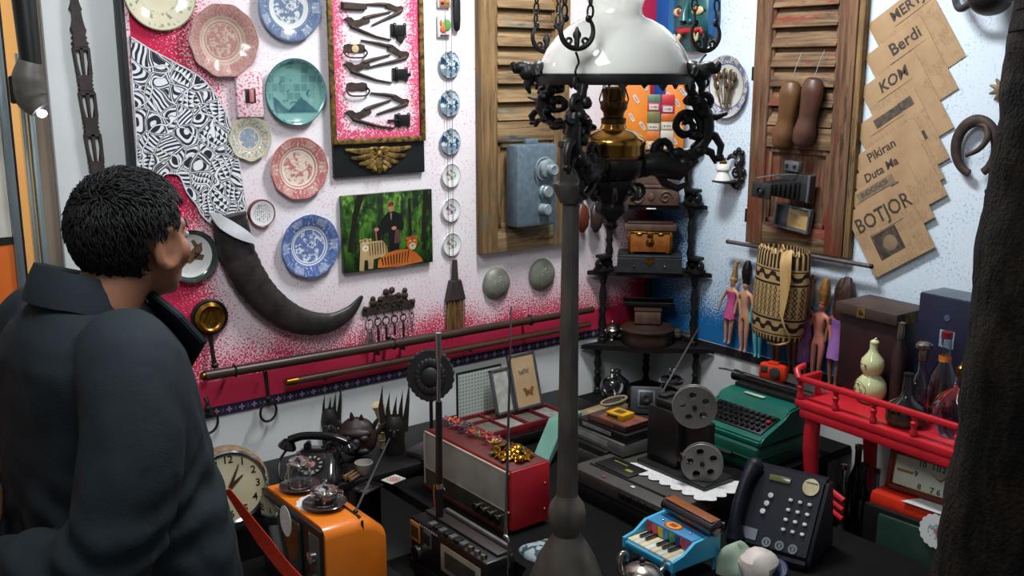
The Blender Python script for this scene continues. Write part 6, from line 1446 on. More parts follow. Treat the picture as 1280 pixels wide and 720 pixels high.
g = G(); g.use(mat('olive_dial_glass', (66, 64, 54), .25, col2=(48, 48, 42), sc=4)).box2((-L / 2 + .008, -Dp / 2 - .003, .022), (L / 2 - .008, -Dp / 2 + .001, .071)); g.out('dial_panel', t)
g = G(); g.use(mat('dark_red_sill', (70, 32, 28), .5)).box2((-L / 2 + .004, -Dp / 2 - .008, .004), (L / 2 - .004, -Dp / 2 + .001, .020), .002); g.out('sill', t)
for k in range(4): g = G(); g.use(m_silver).lathe([(.0125, 0), (.012, .012), (.010, .014), (.0001, .014)], 20, M=T((L / 2 - .045 - .034 * (3 - k), -Dp / 2 - .003, .044)) @ Rx(PI / 2)); g.out('knob', t)
for sx in (-1, 1): g = G(); g.use(m_black).box((sx * L * .4, 0, .003), (.03, Dp * .7, .006)); g.out('foot', t)
for zz in (.05, .13): g = G(); g.use(m_brass).ball((L / 2 + .001, Dp / 2 - .02, zz), (.004, .005, .005)); g.out('side_stud', t)
# paper flower spray and gold flower heap on the radio
pal = [mat('flower_%s' % nm, c, .5) for nm, c in (('yellow', (206, 150, 40)), ('orange', (196, 90, 36)), ('red', (170, 40, 46)), ('blue', (56, 74, 120)), ('violet', (90, 60, 100)), ('olive', (96, 96, 44)))]
t = thing('ribbon_flower_garland', MT((-1.315, -.56, RZ1 + .003), FACE), 'string of small orange, yellow and blue ribbon flowers along the radio top', 'garland')
rr = random.Random(5)
for k in range(26):
    u = -.135 + .27 * k / 25; g = G(); g.use(pal[rr.randrange(6)]); c_ = Vector((u + rr.uniform(-.01, .01), rr.uniform(-.02, .022), .010 + rr.random() * .010))
    for j in range(5): a = 2 * PI * j / 5 + k; g.at(T(c_) @ Rz(a) @ Ry(rr.uniform(-.9, .2))).ball((.009, 0, 0), (.009, .004, .0018), 8, 5)
    g.at().out('ribbon_flower', t)
t = thing('gold_flower_heap', MT((-1.325, -.772, RZ1 + .003), FACE), 'heap of gilt flowers and beads at the near end of the radio', 'ornament')
m_gilt = mat('gilt_foil', (206, 150, 50), .25, 1.0, col2=(150, 100, 30), sc=40)
for k in range(34):
    a = rr.uniform(0, 2 * PI); q = math.sqrt(rr.random()) * .058; z = .012 + (.058 - q) * .7 * rr.random(); g = G(); g.use(m_gilt if k % 4 else pal[5])
    c_ = Vector((q * math.cos(a) * 1.05, q * math.sin(a) * .9, z))
    if k % 5 == 0: g.ball(c_, (.013, .013, .011), 14, 8)
    else:
        for j in range(5): b = 2 * PI * j / 5; g.at(T(c_) @ Rz(a) @ Ry(rr.uniform(.2, .9)) @ Rz(b)).ball((.010, 0, 0), (.010, .006, .002), 8, 5)
    g.at().out('gilt_flower', t)
t = thing('recorder_stand', MT((-1.53, -.805, 0)), 'low black stand under the cassette recorder', 'stand')
g = G(); g.use(m_blackwood).box2((-.05, -.20, .31), (.05, .20, .344), .003); g.out('board', t)
for sy in (-1, 1): g = G(); g.use(m_blackwood).box2((-.045, sy * .16 - .02, 0), (.045, sy * .16 + .02, .309)); g.out('leg', t)
# ------------------------------------------------------------------ boombox in front of the radio
p0 = PZ(517, 650, .53); p1 = PZ(640, 715, .53)
t = thing('cassette_recorder', MT((-1.530, -.805, .346), FACE), 'black cassette recorder with handle and two tall aerials below the radio', 'cassette recorder')
L, Dp, Hb = .38, .10, .135
g = G(); g.use(m_black).box((0, 0, Hb / 2), (L, Dp, Hb), .010); g.out('body', t)
g = G(); g.use(mat('brown_radio_top', (44, 34, 30), .5, col2=(34, 26, 22), sc=12)).box((0, .02, Hb + .004), (L * .94, .05, .008), .003); g.out('top_ledge', t)
g = G(); g.use(mat('dull_grey_bar', (110, 108, 104), .45, .4)).box((.02, .040, Hb + .014), (L * .8, .012, .012), .003); g.out('carry_handle', t)
for k in range(7): g = G(); g.use(m_blackwood if k % 2 else mat('key_grey', (84, 84, 84), .4)).box((-.09 + .026 * k, -.035, Hb + .005), (.020, .024, .010), .002); g.out('piano_key', t)
for k in range(3): g = G(); g.use(m_silver).lathe([(.010, 0), (.009, .012), (.0001, .013)], 18, M=T((.10 + .03 * k, -.035, Hb))); g.out('top_knob', t)
Fy = -Dp / 2 - .001
for (x, z, w_, h_, c, nm) in ((-.160, .095, .050, .058, (176, 120, 60), 'amber_meter'), (-.095, .095, .040, .05, (84, 86, 86), 'counter_window'), (.07, .07, .19, .08, (150, 142, 128), 'tuning_scale')):
    g = G(); g.use(mat(nm + '_frame', c, .4)).box((x, Fy, z), (w_, .004, h_), .001); g.use(mat(nm + '_glass', tuple(v * .45 for v in c), .15)).box((x, Fy - .002, z), (w_ * .78, .002, h_ * .62)); g.out(nm, t)
g = G(); g.use(m_silver).lathe([(.022, 0), (.020, .010), (.0001, .012)], 28, M=T((-.15, Fy, .035)) @ Rx(PI / 2)); g.out('volume_knob', t)
g = G(); g.use(mat('white_print', (206, 206, 206), .4)).box((0, 0, 0), (.001, .001, .0002), 0, T((-.09, Fy - .0004, .126))); scrawl(g, .10, .008, T((-.09, Fy - .0004, .126)) @ Rx(PI / 2), 8, 3); g.out('script_lettering', t)
Mi = t.matrix_world.inverted()
a0 = Mi @ PR(549, 607, 1.525); a1 = Mi @ PR(548, 416, 1.525); hb = Vector((a0.x, a0.y, Hb))
g = G(); g.use(m_black); g.tube([hb, a0], [.011, .011], 12); am = a0.lerp(a1, .56); g.tube([a0, am], [.0105, .0095], 12); g.use(m_steel).tube([am, a0.lerp(a1, .84)], .0052, 10); g.tube([a0.lerp(a1, .84), a1], .0085, 12); g.lathe([(.012, -.008), (.012, .008)], 16, M=T(a0)); g.out('thick_aerial', t)
b0 = Mi @ PR(632, 670, 1.545); b1 = Mi @ PR(639, 383, 1.545); hb = Vector((b0.x, b0.y, Hb))
g = G(); g.use(m_steel); g.tube([b0, b0.lerp(b1, .6), b1], [.0042, .0032, .0020], 8); g.ball(b0, (.007, .007, .007)); g.tube(catmull([b0, b0 + Vector((.012, 0, -.004)), b0 + Vector((.014, 0, -.03)), Vector((b0.x + .012, b0.y, Hb * .85))], 5), .004, 8); g.out('thin_aerial', t)
g = G(); g.use(m_steel); g.tube(catmull([(-.175, .03, Hb), (-.18, .03, Hb + .07), (-.16, .035, Hb + .085), (-.14, .04, Hb + .07)], 5), .004, 8); g.out('bent_bracket', t)
# ------------------------------------------------------------------ video deck, projector, box stack
m_deck = mat('grey_brown_plastic', (66, 63, 58), .5, col2=(56, 53, 50), sc=8); m_deckd = mat('dark_deck_face', (24, 23, 22), .45, spec=.3)
VX0, VX1, VY0, VY1, VZ = -1.07, -.775, -1.165, -.74, .55
t = thing('video_recorder', MT(((VX0 + VX1) / 2, (VY0 + VY1) / 2, ZT + .001), FACE), 'large grey-brown video recorder under the film projector', 'video recorder')
L, Dp, Hv = VY1 - VY0, VX1 - VX0, VZ - ZT
g = G(); g.use(m_deckd).box((0, .0, Hv * .25), (L - .004, Dp - .004, Hv * .48), .003); g.out('lower_deck', t)
g = G(); g.use(m_deck).box((0, 0, Hv * .76), (L, Dp, Hv * .46), .004); g.out('upper_case', t)
g = G(); g.use(m_deckd).box((0, -Dp * .30, Hv + .001), (L * .86, .008, .003)); g.out('top_groove', t)
g = G(); g.use(m_black).box((-.10, -Dp * .12, Hv + .002), (.15, .085, .004), .001); g.out('cassette_door', t)
g = G(); g.use(mat('yellow_green_print', (150, 150, 40), .5)).box((-.06, -Dp * .14, Hv + .0044), (.026, .014, .0006)); g.box((-.12, -Dp * .06, Hv + .0044), (.06, .004, .0006)); g.out('label_print', t)
g = G(); g.use(mat('red_ink', (180, 50, 60), .5)).box((-.08, -Dp / 2 + .02, Hv + .001), (.014, .01, .0012)); g.out('red_sticker', t); g = G(); g.use(m_whitegl).box((.03, -Dp / 2 + .035, Hv + .001), (.014, .01, .0012)); g.out('small_sticker', t)
for k in range(6): g = G(); g.use(m_deckd).box((.02 + .028 * k, -Dp / 2 - .002, Hv * .78), (.022, .006, .018), .001); g.out('key', t)
# white scalloped doily under the projector
n_ = 9; pts = []
def edge(a, b, n_):
    d = (b - a) / n_; nrm = Vector((d.y, -d.x)); o = []
    for k in range(n_):
        for j in range(7): s_ = j / 7; o.append(a + d * (k + s_) + nrm * .42 * math.sin(PI * s_))
    return o
q = [Vector((-.15, -.085)), Vector((.17, -.085)), Vector((.17, .085)), Vector((-.15, .085))]
for k in range(4): pts += edge(q[k], q[(k + 1) % 4], 7 if k % 2 == 0 else 4)
g = G(); g.use(m_doily).prism([(v.x, v.y) for v in pts], 0, .0014)
solo(g, 'scalloped_doily', MT((-.855, -1.012, VZ + .003), FACE), 'white scalloped cloth between the film projector and video recorder', 'doily')
# film projector with two reels
m_pj = mat('black_crackle_paint', (16, 16, 17), .4, col2=(24, 24, 25), sc=60, bump=.2)
m_reel = mat('grey_film_reel', (150, 145, 140), .4, .15, col2=(124, 119, 115), sc=10)
t = thing('film_projector', MT((-.835, -1.00, VZ + .0050), FACE), 'black film projector with two grey reels beside the typewriter', 'projector')
g = G(); g.use(m_pj).box((.0, 0, .008), (.28, .13, .016), .004); g.out('base', t)
g = G(); g.use(m_pj).box((-.06, .01, .105), (.13, .10, .178), .008); g.out('lamp_house', t)
g = G(); g.use(m_pj).box((-.05, .008, .206), (.10, .085, .026), .006); g.box((-.085, .008, .222), (.03, .06, .014), .004); g.out('vent_cap', t)
g = G(); g.use(m_pj).box((.045, .01, .095), (.085, .05, .16), .006); g.out('film_gate', t)
g = G(); g.use(m_steel).cyl((.055, -.02, .085), (.055, -.085, .085), .014, .014, 20); g.use(m_brass).cyl((.055, -.05, .085), (.055, -.062, .085), .0155, .0155, 20); g.out('lens', t)
for (x, z, nm) in ((.060, .232, 'upper'), (.098, .068, 'lower')):
    M = T((x, -.032, z)) @ Rz(.75) @ Rx(PI / 2)
    g = G(); g.use(m_reel); Rr = .064 if nm == 'upper' else .060
    for zz in (-.008, .008):
        nseg = 60; outer = [(Rr * math.cos(a), Rr * math.sin(a)) for a in [2 * PI * k / nseg for k in range(nseg)]]
        g.at(M @ T((0, 0, zz)))
        holes = [(.036 * math.cos(2 * PI * k / 5 + .5), .036 * math.sin(2 * PI * k / 5 + .5), .0125) for k in range(5)]
        # disc with round windows, as concentric sector quads skipping the holes
        NR, NA = 14, 100
        for i in range(NR):
            r0, r1 = .006 + (Rr - .006) * i / NR, .006 + (Rr - .006) * (i + 1) / NR
            for j in range(NA):
                a0, a1 = 2 * PI * j / NA, 2 * PI * (j + 1) / NA; rm, am = (r0 + r1) / 2, (a0 + a1) / 2
                if any((rm * math.cos(am) - hx) ** 2 + (rm * math.sin(am) - hy) ** 2 < hr * hr for hx, hy, hr in holes): continue
                f_ = []
                for zt2 in (0.0, .0012): f_.append([g.v((r * math.cos(a), r * math.sin(a), zt2)) for r, a in ((r0, a0), (r1, a0), (r1, a1), (r0, a1))])
                g.f(list(reversed(f_[0]))); g.f(f_[1])
                for e_ in range(4): g.f([f_[0][e_], f_[0][(e_ + 1) % 4], f_[1][(e_ + 1) % 4], f_[1][e_]])
        for hx, hy, hr in holes: g.torus((hx, hy, .0006), hr, .0014, None, 20, 5)
        g.torus((0, 0, .0006), Rr, .0018, None, 60, 6)
    bmesh.ops.remove_doubles(g.bm, verts=g.bm.verts, dist=.00003)
    r_ = g.at().out('film_reel', t)
    g = G(); g.use(m_pj).at(M).lathe([(.022, -.006), (.022, .006)], 28); g.lathe([(.007, -.02), (.007, .018), (.0001, .019)], 16); g.at().out('reel_hub', r_)
g = G(); g.use(m_pj); g.tube([(.045, .0, .17), (.060, -.005, .235)], .010, 8); g.tube([(.06, 0, .06), (.112, -.005, .066)], .010, 8); g.out('reel_arm', t)
for k in range(3): g = G(); g.use(m_steel).lathe([(.007, 0), (.006, .008), (.0001, .009)], 14, M=T((.03 + .02 * k, -.016, .05)) @ Rx(PI / 2)); g.out('control_knob', t)
# stack of slim boxes and a yellow film carton
stk = [('flat_case', (108, 108, 104), .30, .165, .042, 'grey flat case at the bottom of the box stack'), ('flat_case', (20, 20, 22), .27, .15, .030, 'black flat case second from the bottom of the box stack'), ('flat_case', (70, 48, 40), .20, .13, .022, 'brown flat case second from the top of the box stack'), ('film_carton', (214, 158, 20), .085, .065, .020, 'yellow film carton on top of the box stack')]
z = VZ + .001; SX, SY = -.80, -.80
z = ZT + .001
t = thing('lower_box', MT((-.825, -.64, z), FACE), 'large black box under the stack of flat cases', 'box'); g = G(); g.use(m_deckd).box((0, 0, .049), (.19, .18, .098), .004); g.out('box_body', t); g = G(); g.use(m_deck).box((0, -.091, .05), (.20, .003, .05), .001); g.out('front_panel', t)
z += .099
for k, (nm, c, a, b, h_, lb) in enumerate(stk):
    a *= .85; b *= .9
    t = thing(nm, MT((-.825 - (.004 * k), -.68 - .012 * k, z), FACE + .05 * (k - 1)), lb, 'box' if k < 3 else 'carton', 'flat cases stacked behind the projector' if k < 3 else None)
    g = G(); g.use(mat('case_plastic_%d' % k, c, .4)).box((0, 0, h_ / 2), (a, b, h_ - .0008), .002); g.out('case_body', t)
    g = G(); g.use(mat('label_strip_%d' % k, ((150, 150, 146), (130, 130, 130), (120, 60, 40), (40, 34, 24))[k], .5)).box((-a * .1, -b / 2 - .0004, h_ / 2), (a * .6, .0014, h_ * .4)); g.out('edge_label', t)
    if k == 3: g = G(); g.use(mat('carton_brown_print', (96, 64, 20), .5)).box((0, 0, h_), (.035, .03, .0008)); g.out('top_print', t)
    if k == 2: g = G(); g.use(mat('orange_sleeve_print', (150, 70, 40), .5, col2=(90, 60, 50), sc=30)).box((.02, 0, h_), (a * .8, b * .85, .0008)); g.out('sleeve_picture', t)
    z += h_ + .0006
g = G(); g.use(m_steel); a = PD(829, 489, 3.30); b = PD(875, 407, 3.30); g.tube([a, a.lerp(b, .5), b], [.004, .003, .002], 8); g.lathe([(.006, -.012), (.006, .006), (.004, .01)], 12, M=T(a))
solo(g, 'chrome_aerial', Matrix(), 'thin bright chrome aerial slanting up before the lowest corner shelf', 'aerial')
# camera-like meter box leaning in the corner, crystal ornaments, glass jar, shoes
q = PZ(788, 512, ZT + .04); t = thing('square_camera', MT((-.50, -.50, ZT + .001), CF) @ T((0, 0, .085)) @ Rx(-.35), 'dark square box camera leaning among the glass ornaments', 'camera')
g = G(); g.use(m_cam).box((0, 0, .04), (.115, .05, .10), .005); g.out('body', t); g = G(); g.use(m_camg).box((0, -.027, .045), (.062, .004, .062), .001); g.use(m_black).box((0, -.029, .045), (.048, .004, .048), .001); g.out('front_frame', t)
g = G(); g.use(m_black).lathe([(.016, 0), (.016, .008), (.010, .009), (.0001, .005)], 24, M=T((0, -.031, .045)) @ Rx(PI / 2)); g.out('lens', t)
t = thing('camera_case', MT((-.50, -.50, ZT + .001), CF), 'dark hard case under the leaning square camera', 'case'); g = G(); g.use(m_dbox).box((0, 0, .039), (.15, .11, .078), .006); g.out('case_body', t); g = G(); g.use(m_steel).box((0, -.056, .06), (.02, .004, .016), .001); g.out('clasp', t)
crys = glass('cut_crystal', (225, 230, 235), .02)
t = thing('crystal_ball_stand', MT((-.45, -.265, ZT + .001)), 'faceted crystal ornament with ball finial under the lowest shelf', 'ornament')
g = G(); g.use(m_silver).lathe([(.030, 0), (.028, .01), (.010, .03), (.008, .06), (.016, .07)], 20); g.out('stem', t)
g = G(); g.use(crys).ball((0, 0, .112), (.046, .046, .040), 14, 7); g.out('crystal_body', t, None, 0)
for f_ in bpy.data.objects[t.children[-1].name].data.polygons: f_.use_smooth = False
g = G(); g.use(m_silver).lathe([(.012, .150), (.008, .158), (.004, .165)], 16); g.ball((0, 0, .172), (.010, .010, .010)); g.out('finial', t)
t = thing('dusty_glass_cloche', MT((-.36, -.20, ZT + .001)), 'greyish glass dome jar behind the crystal ornament', 'jar')
g = G(); g.use(glass('smoky_glass', (130, 140, 140), .08)).lathe([(.055, 0), (.062, .01), (.060, .06), (.046, .10), (.016, .125), (.012, .135), (.016, .145), (.0001, .152)], 32); g.out('dome', t)
t = thing('glass_jar', MT((-.205, -.345, ZT + .001)), 'clear lidded glass jar under the shelf near the typewriter', 'jar')
pr = [(.036, .004), (.044, .02), (.046, .08), (.040, .10)]
g = G(); g.use(gl2).lathe([(.0001, .0)] + pr + [(a - .003, b) for a, b in reversed(pr)] + [(.0001, .008)], 32, caps=False); g.out('jar_body', t)
g = G(); g.use(gl2).lathe([(.050, .102), (.052, .108), (.036, .124), (.012, .130), (.008, .136), (.014, .148), (.010, .158), (.0001, .162)], 32); g.out('jar_lid', t)
m_shoe = mat('ochre_leather', (150, 100, 40), .45, col2=(110, 72, 30), sc=16); m_shoei = mat('dark_shoe_lining', (40, 34, 30), .7)
def shoe(p, yaw, label, mm):
    t = thing('old_shoe', MT(p, yaw), label, 'shoe', 'old shoes behind the lamp post')
    g = G(); g.use(mm); rings = []
    for k, (x, w_, h_) in enumerate(((-.10, .018, .05), (-.085, .030, .062), (-.045, .034, .058), (0, .034, .048), (.04, .038, .040), (.08, .038, .032), (.105, .026, .024), (.118, .008, .012))):
        rings.append([g.v((x, w_ * math.cos(a), max(0.004, h_ * .5 + h_ * .5 * math.sin(a)))) for a in [2 * PI * j / 18 for j in range(18)]])
    g.ringskin(rings); g.out('upper', t, None, 60)
    g = G(); g.use(m_shoei).ball((-.05, 0, .052), (.045, .024, .012)); g.out('opening', t)
    g = G(); g.use(mm); g.tube([(-.050 + .050 * math.cos(a), .028 * math.sin(a), .058 - .008 * math.cos(a)) for a in [2 * PI * j / 24 for j in range(24)]], .005, 8, True); g.out('rolled_collar', t)
    g = G(); g.use(m_shoei).box((0, 0, .002), (.20, .06, .004), .002); g.out('sole', t); return t
shoe((-.60, -.18, ZL + .001) if False else (-.38, -.405, ZT + .001 + .0), 2.2, 'ochre leather shoe pointing away from the wall', m_shoe)
t = thing('shoe_box', MT((-.655, -.42, ZT + .001), .3), 'low dark box under the tan cloth shoe', 'box'); g = G(); g.use(m_deckd).box((0, 0, .03), (.16, .11, .058), .004); g.out('box_body', t); g = G(); g.use(m_deck).box((0, 0, .064), (.165, .115, .009), .002); g.out('box_lid', t)
shoe((-.645, -.42, ZT + .071), 2.9, 'dusty tan shoe on a low box beside the framed butterflies', mat('dusty_tan_cloth', (140, 122, 92), .8, col2=(112, 96, 72), sc=24))
# turquoise iron (triangular) behind the post
t = thing('green_letter_scale', MT((-.90, -.47, ZT + .001), .35), 'pale green angled metal stand behind the lamp post', 'stand')
m_pg = mat('pale_sea_green', (104, 150, 136), .45, col2=(88, 132, 120), sc=10)
g = G(); g.use(m_pg).prism([(-.13, .0), (-.10, .0), (.02, .10), (.13, .10), (.13, .13), (.0, .13)], -.03, .03, Rx(PI / 2), bev=.003); g.out('angled_arm', t); g = G(); g.use(m_pg).box((.10, 0, .05), (.03, .056, .10), .003); g.out('upright', t)

# ------------------------------------------------------------------ typewriter on its case
m_tg = mat('teal_green_enamel', (20, 106, 92), .32, col2=(14, 92, 80), sc=6, coat=.3); m_tgd = mat('dark_green_case', (18, 84, 66), .4, col2=(14, 70, 56), sc=6)
TX0, TX1, TY0, TY1 = -.495, -.165, -.985, -.715
t = thing('typewriter_case', MT(((TX0 + TX1) / 2, (TY0 + TY1) / 2, ZT + .001), FACE), 'dark green typewriter case under the teal typewriter', 'case')
L, Dp = TY1 - TY0 + .03, TX1 - TX0
g = G(); g.use(m_tgd).box((0, 0, .045), (L, Dp, .088), .014); g.out('shell', t); g = G(); g.use(m_tgd).box((0, 0, .050), (L + .006, Dp + .006, .006), .002); g.out('seam_rim', t)
g = G(); g.use(m_black); g.tube(catmull([(-.05, -Dp / 2, .05), (-.045, -Dp / 2 - .016, .05), (.045, -Dp / 2 - .016, .05), (.05, -Dp / 2, .05)], 5), .006, 8); g.out('handle', t)
t = thing('typewriter', MT(((TX0 + TX1) / 2, (TY0 + TY1) / 2, ZT + .0905), FACE), 'teal portable typewriter with black keyboard and open carriage', 'typewriter')
L += .005; Dp -= .03
g = G(); g.use(m_tg); rings = []
prf = [(-Dp / 2, .0), (-Dp / 2, .022), (-Dp / 2 + .03, .034), (-.02, .066), (.0, .098), (.06, .105), (Dp / 2 - .03, .095), (Dp / 2, .06), (Dp / 2, .0)]
for sx in (-1, 1): rings.append([g.v((sx * L / 2, y, z)) for y, z in prf])
a, b = rings; g.ringskin([a, b]); bmesh.ops.bevel(g.bm, geom=[e for e in g.bm.edges], offset=.006, segments=2, affect='EDGES'); g.out('shell', t, None, 30)
Mk = T((0, -Dp / 2 + .078, .050)) @ Rx(.345)
g = G(); g.use(m_black).at(Mk).box((0, 0, .001), (L * .86, .105, .010), .002); g.at().out('keyboard_well', t)
for r_ in range(4):
    for k in range(11):
        g = G(); g.use(mat('red_key', (180, 40, 40), .4) if (r_ == 2 and k == 10) else m_bake).at(Mk).box((-L * .38 + L * .76 * k / 10 + .003 * r_ - .005, -.038 + .024 * r_, .012), (.015, .015, .009), .003, None, 1); g.at().out('key', t)
g = G(); g.use(mat('badge_cream', (196, 196, 180), .4)).box((-.02, .028, .1055), (.085, .018, .003), .001); scrawl(g.use(m_num), .06, .007, T((-.02, .028, .1068)), 8, 5); g.out('name_badge', t)
g = G(); g.use(m_black).box((0, .085, .112), (L * .9, .05, .014), .003); g.out('type_basket', t)
g = G(); g.use(m_black).cyl((-L / 2 - .012, .108, .126), (L / 2 + .012, .108, .126), .018, .018, 20); g.out('platen', t)
g = G(); g.use(m_steel).box((0, .092, .144), (L * .8, .006, .006), .001); g.cyl((-L * .4, .10, .142), (L * .4, .10, .142), .003, .003, 8); g.out('paper_bail', t)
for sx in (-1, 1): g = G(); g.use(m_black).lathe([(.020, 0), (.020, .016), (.0001, .018)], 20, M=T((sx * (L / 2 + .012), .108, .126)) @ Ry(sx * PI / 2)); g.out('platen_knob', t)
g = G(); g.use(m_steel); g.tube(catmull([(-L / 2 + .01, .09, .14), (-L / 2 - .02, .06, .155), (-L / 2 - .045, .04, .158)], 5), .004, 8); g.out('return_lever', t)
# red-orange toy camera behind the typewriter
q = PR(961, 478, .10); t = thing('toy_camera', MT((-.145, -.785, .658), FACE + .3), 'small bright orange-red toy camera behind the typewriter', 'camera')
m_orr = mat('orange_red_plastic', (228, 62, 24), .3, col2=(210, 50, 18), sc=6, coat=.3)
g = G(); g.use(m_orr).box((0, 0, .036), (.105, .045, .066), .016); g.out('body', t); g = G(); g.use(m_deck).lathe([(.020, 0), (.020, .006), (.012, .008), (.0001, .006)], 24, M=T((.012, -.0225, .040)) @ Rx(PI / 2)); g.box((-.028, -.023, .048), (.026, .004, .024), .003); g.out('lens', t); g = G(); g.use(m_orr).box((.0, 0, .070), (.04, .03, .012), .004); g.out('shutter_hump', t)
t = thing('toy_camera_plinth', MT((-.135, -.785, ZT + .001), FACE), 'plain dark crate behind the typewriter carrying the orange toy camera', 'crate'); g = G(); g.use(m_deckd).box((0, 0, .1005), (.14, .06, .201), .003); g.out('crate', t)
g = G(); g.use(m_black).box((0, -.031, .15), (.10, .003, .02)); g.out('hand_slot', t)

# ------------------------------------------------------------------ pay telephone
m_navy = mat('dark_navy_plastic', (14, 19, 32), .5, col2=(11, 15, 26), sc=6, spec=.25)
t = thing('push_button_payphone', MT((-.845, -1.380, ZT + .001), FACE + .30) @ S(1.06), 'dark navy push-button coin telephone with handset', 'telephone')
g = G(); g.use(m_navy); prf = [(-.10, 0), (-.10, .03), (.02, .205), (.065, .20), (.10, 0)]
rings = [[g.v((sx * .105, y, z)) for y, z in prf] for sx in (-1, 1)]; g.ringskin(rings); bmesh.ops.bevel(g.bm, geom=[e for e in g.bm.edges], offset=.010, segments=2, affect='EDGES'); g.out('body', t, None, 30)
sl = math.atan2(.175, .12); MF = T((0, -.041, .119)) @ Rx(sl) @ S(.82, .86, .9)          # sloped face frame, z outwards
m_btn = mat('pale_button', (206, 206, 206), .35)
for r_ in range(4):
    for c_ in range(3): g = G(); g.use(m_btn).at(MF).box((.030 + .030 * c_, .040 - .030 * r_, .004), (.013, .010, .008), .002, None, 1); g.at().out('push_button', t)
for k in range(3): g = G(); g.use(m_btn).at(MF).lathe([(.009, .0), (.008, .007), (.0001, .008)], 18, M=T((-.035 - .006 * k, .040 - .026 * k, 0))); g.at().out('round_button', t)
g = G(); g.use(mat('olive_display', (96, 96, 62), .2)).at(MF).box((-.02, .095, .002), (.07, .018, .004), .001); g.at().out('display', t)
g = G(); g.use(mat('brass_coin_plate', (176, 164, 130), .3, .7)).at(MF).lathe([(.026, 0), (.026, .004), (.0001, .004)], 28, M=T((.080, .092, 0))); g.use(m_black).at(MF).box((.082, .104, .005), (.036, .003, .002)); g.at().out('coin_slot', t)
g = G(); g.use(mat('grey_label_print', (110, 120, 130), .5)).at(MF).box((-.075, -.085, .001), (.055, .034, .0016)); g.at().out('instruction_label', t)
for k in range(3): g = G(); g.use(mat('grey_label_print', (110, 120, 130), .5)).at(MF).lathe([(.008, .001), (.008, .0024), (.0145, .0024), (.0145, .001)], 20, M=T((-.012 + .042 * k, -.098, 0)), caps=False); g.box((-.012 + .042 * k, -.098, .001), (.008, .012, .002)); g.at().out('service_symbol', t)
g = G(); g.use(m_navy).at(MF); g.tube(catmull([(-.108, .11, .016), (-.112, .06, .036), (-.114, 0, .042), (-.112, -.06, .036), (-.108, -.11, .016)], 5), [.028, .019, .018, .019, .028], 14); g.ball((-.108, .11, .012), (.030, .032, .022)); g.ball((-.108, -.11, .012), (.030, .032, .022)); g.at().out('handset', t)

# ------------------------------------------------------------------ toy piano, harmonica case
m_cy = mat('cyan_toy_plastic', (58, 166, 206), .35, col2=(46, 150, 192), sc=5)
PB = Vector((-1.165, -1.262, .4995)); t = thing('toy_piano', MT(PB, FACE - .02) @ S(.88), 'bright blue toy piano with coloured keys below the harmonica case', 'toy piano')
Lp, Dpp = .215, .20
for sx in (-1, 1):
    g = G(); g.use(m_cy).prism([(-Dpp / 2, 0), (Dpp / 2, 0), (Dpp / 2, .075), (-.01, .068), (-.055, .040), (-Dpp / 2, .032)], -.005, .005, T((sx * (Lp / 2 - .005), 0, 0)) @ Rz(PI / 2) @ Rx(PI / 2), bev=.001); g.out('side_panel', t)
g = G(); g.use(m_cy).box((0, -.0, .010), (Lp - .022, Dpp, .018), .002); g.box((0, -Dpp / 2 + .006, .012), (Lp - .024, .012, .022), .002); g.out('key_bed', t)
g = G(); g.use(mat('blue_lid', (58, 130, 176), .4, col2=(50, 116, 162), sc=6)).box((0, .044, .068), (Lp - .024, .108, .006), .001); g.out('top_lid', t)
g = G(); g.use(m_cy).box((0, -.006, .046), (Lp - .024, .006, .044), .001); g.out('fascia', t)
for k in range(8):
    g = G(); g.use(mat('ivory_key_%d' % (k % 2), ((222, 208, 170), (214, 214, 206))[k % 2], .4)).box((-.084 + .024 * k, -.050, .026), (.0225, .082, .010), .001, None, 1); g.out('white_key', t)
    if k not in (2, 6, 7): g = G(); g.use(m_bake).box((-.072 + .024 * k, -.034, .036), (.010, .050, .008), .001, None, 1); g.out('black_key', t)
    g = G(); g.use(mat('key_label_%d' % k, [(190, 50, 60), (220, 90, 80), (222, 190, 50), (60, 130, 180), (70, 150, 100), (60, 60, 110), (190, 60, 90), (160, 60, 100)][k], .4)).box((-.084 + .024 * k, -.0102, .050), (.020, .002, .030)); g.out('colour_label', t)
g = G(); g.use(mat('emblem_red', (190, 60, 50), .4)).lathe([(.026, .0711), (.026, .0722), (.0001, .0722)], 30, M=T((-.01, .02, 0)), sx=1.25); g.use(mat('emblem_yellow', (216, 170, 60), .4)).lathe([(.021, .0722), (.021, .0728), (.0001, .0728)], 30, M=T((-.01, .02, 0)), sx=1.25); g.use(mat('emblem_red', (190, 60, 50), .4)).box((-.01, .02, .0730), (.026, .018, .0006)); g.box((.035, .06, .0716), (.06, .016, .0010)); g.out('lid_emblem', t)
for sx in (-.055, .06): g = G(); g.use(m_steel).ball((sx, .02, .073), (.004, .004, .004), 10, 6); g.out('rivet', t)
for sx in (-1, 1):
    for sy in (-1, 1): g = G(); g.use(m_cy).cyl((sx * (Lp / 2 - .012), sy * (Dpp / 2 - .014), 0), (sx * (Lp / 2 - .012), sy * (Dpp / 2 - .014), -.048), .008, .005, 12); g.out('leg', t)
hb = Matrix.Translation(PB + Vector((.058, -.018, .0700))) @ Rz(FACE - .10) @ S(.92)
t = thing('harmonica_case', hb, 'black rounded case with brown top lying across the toy piano', 'case')
g = G(); g.use(m_bake); ring = []
for x in (-.108, -.106, .106, .108):
    k = .86 if abs(x) > .107 else 1; ring.append([g.v((x, .028 * k * math.cos(a), .022 + .022 * k * math.sin(a))) for a in [2 * PI * j / 24 for j in range(24)]])
g.ringskin(ring); g.out('case', t, None, 50)
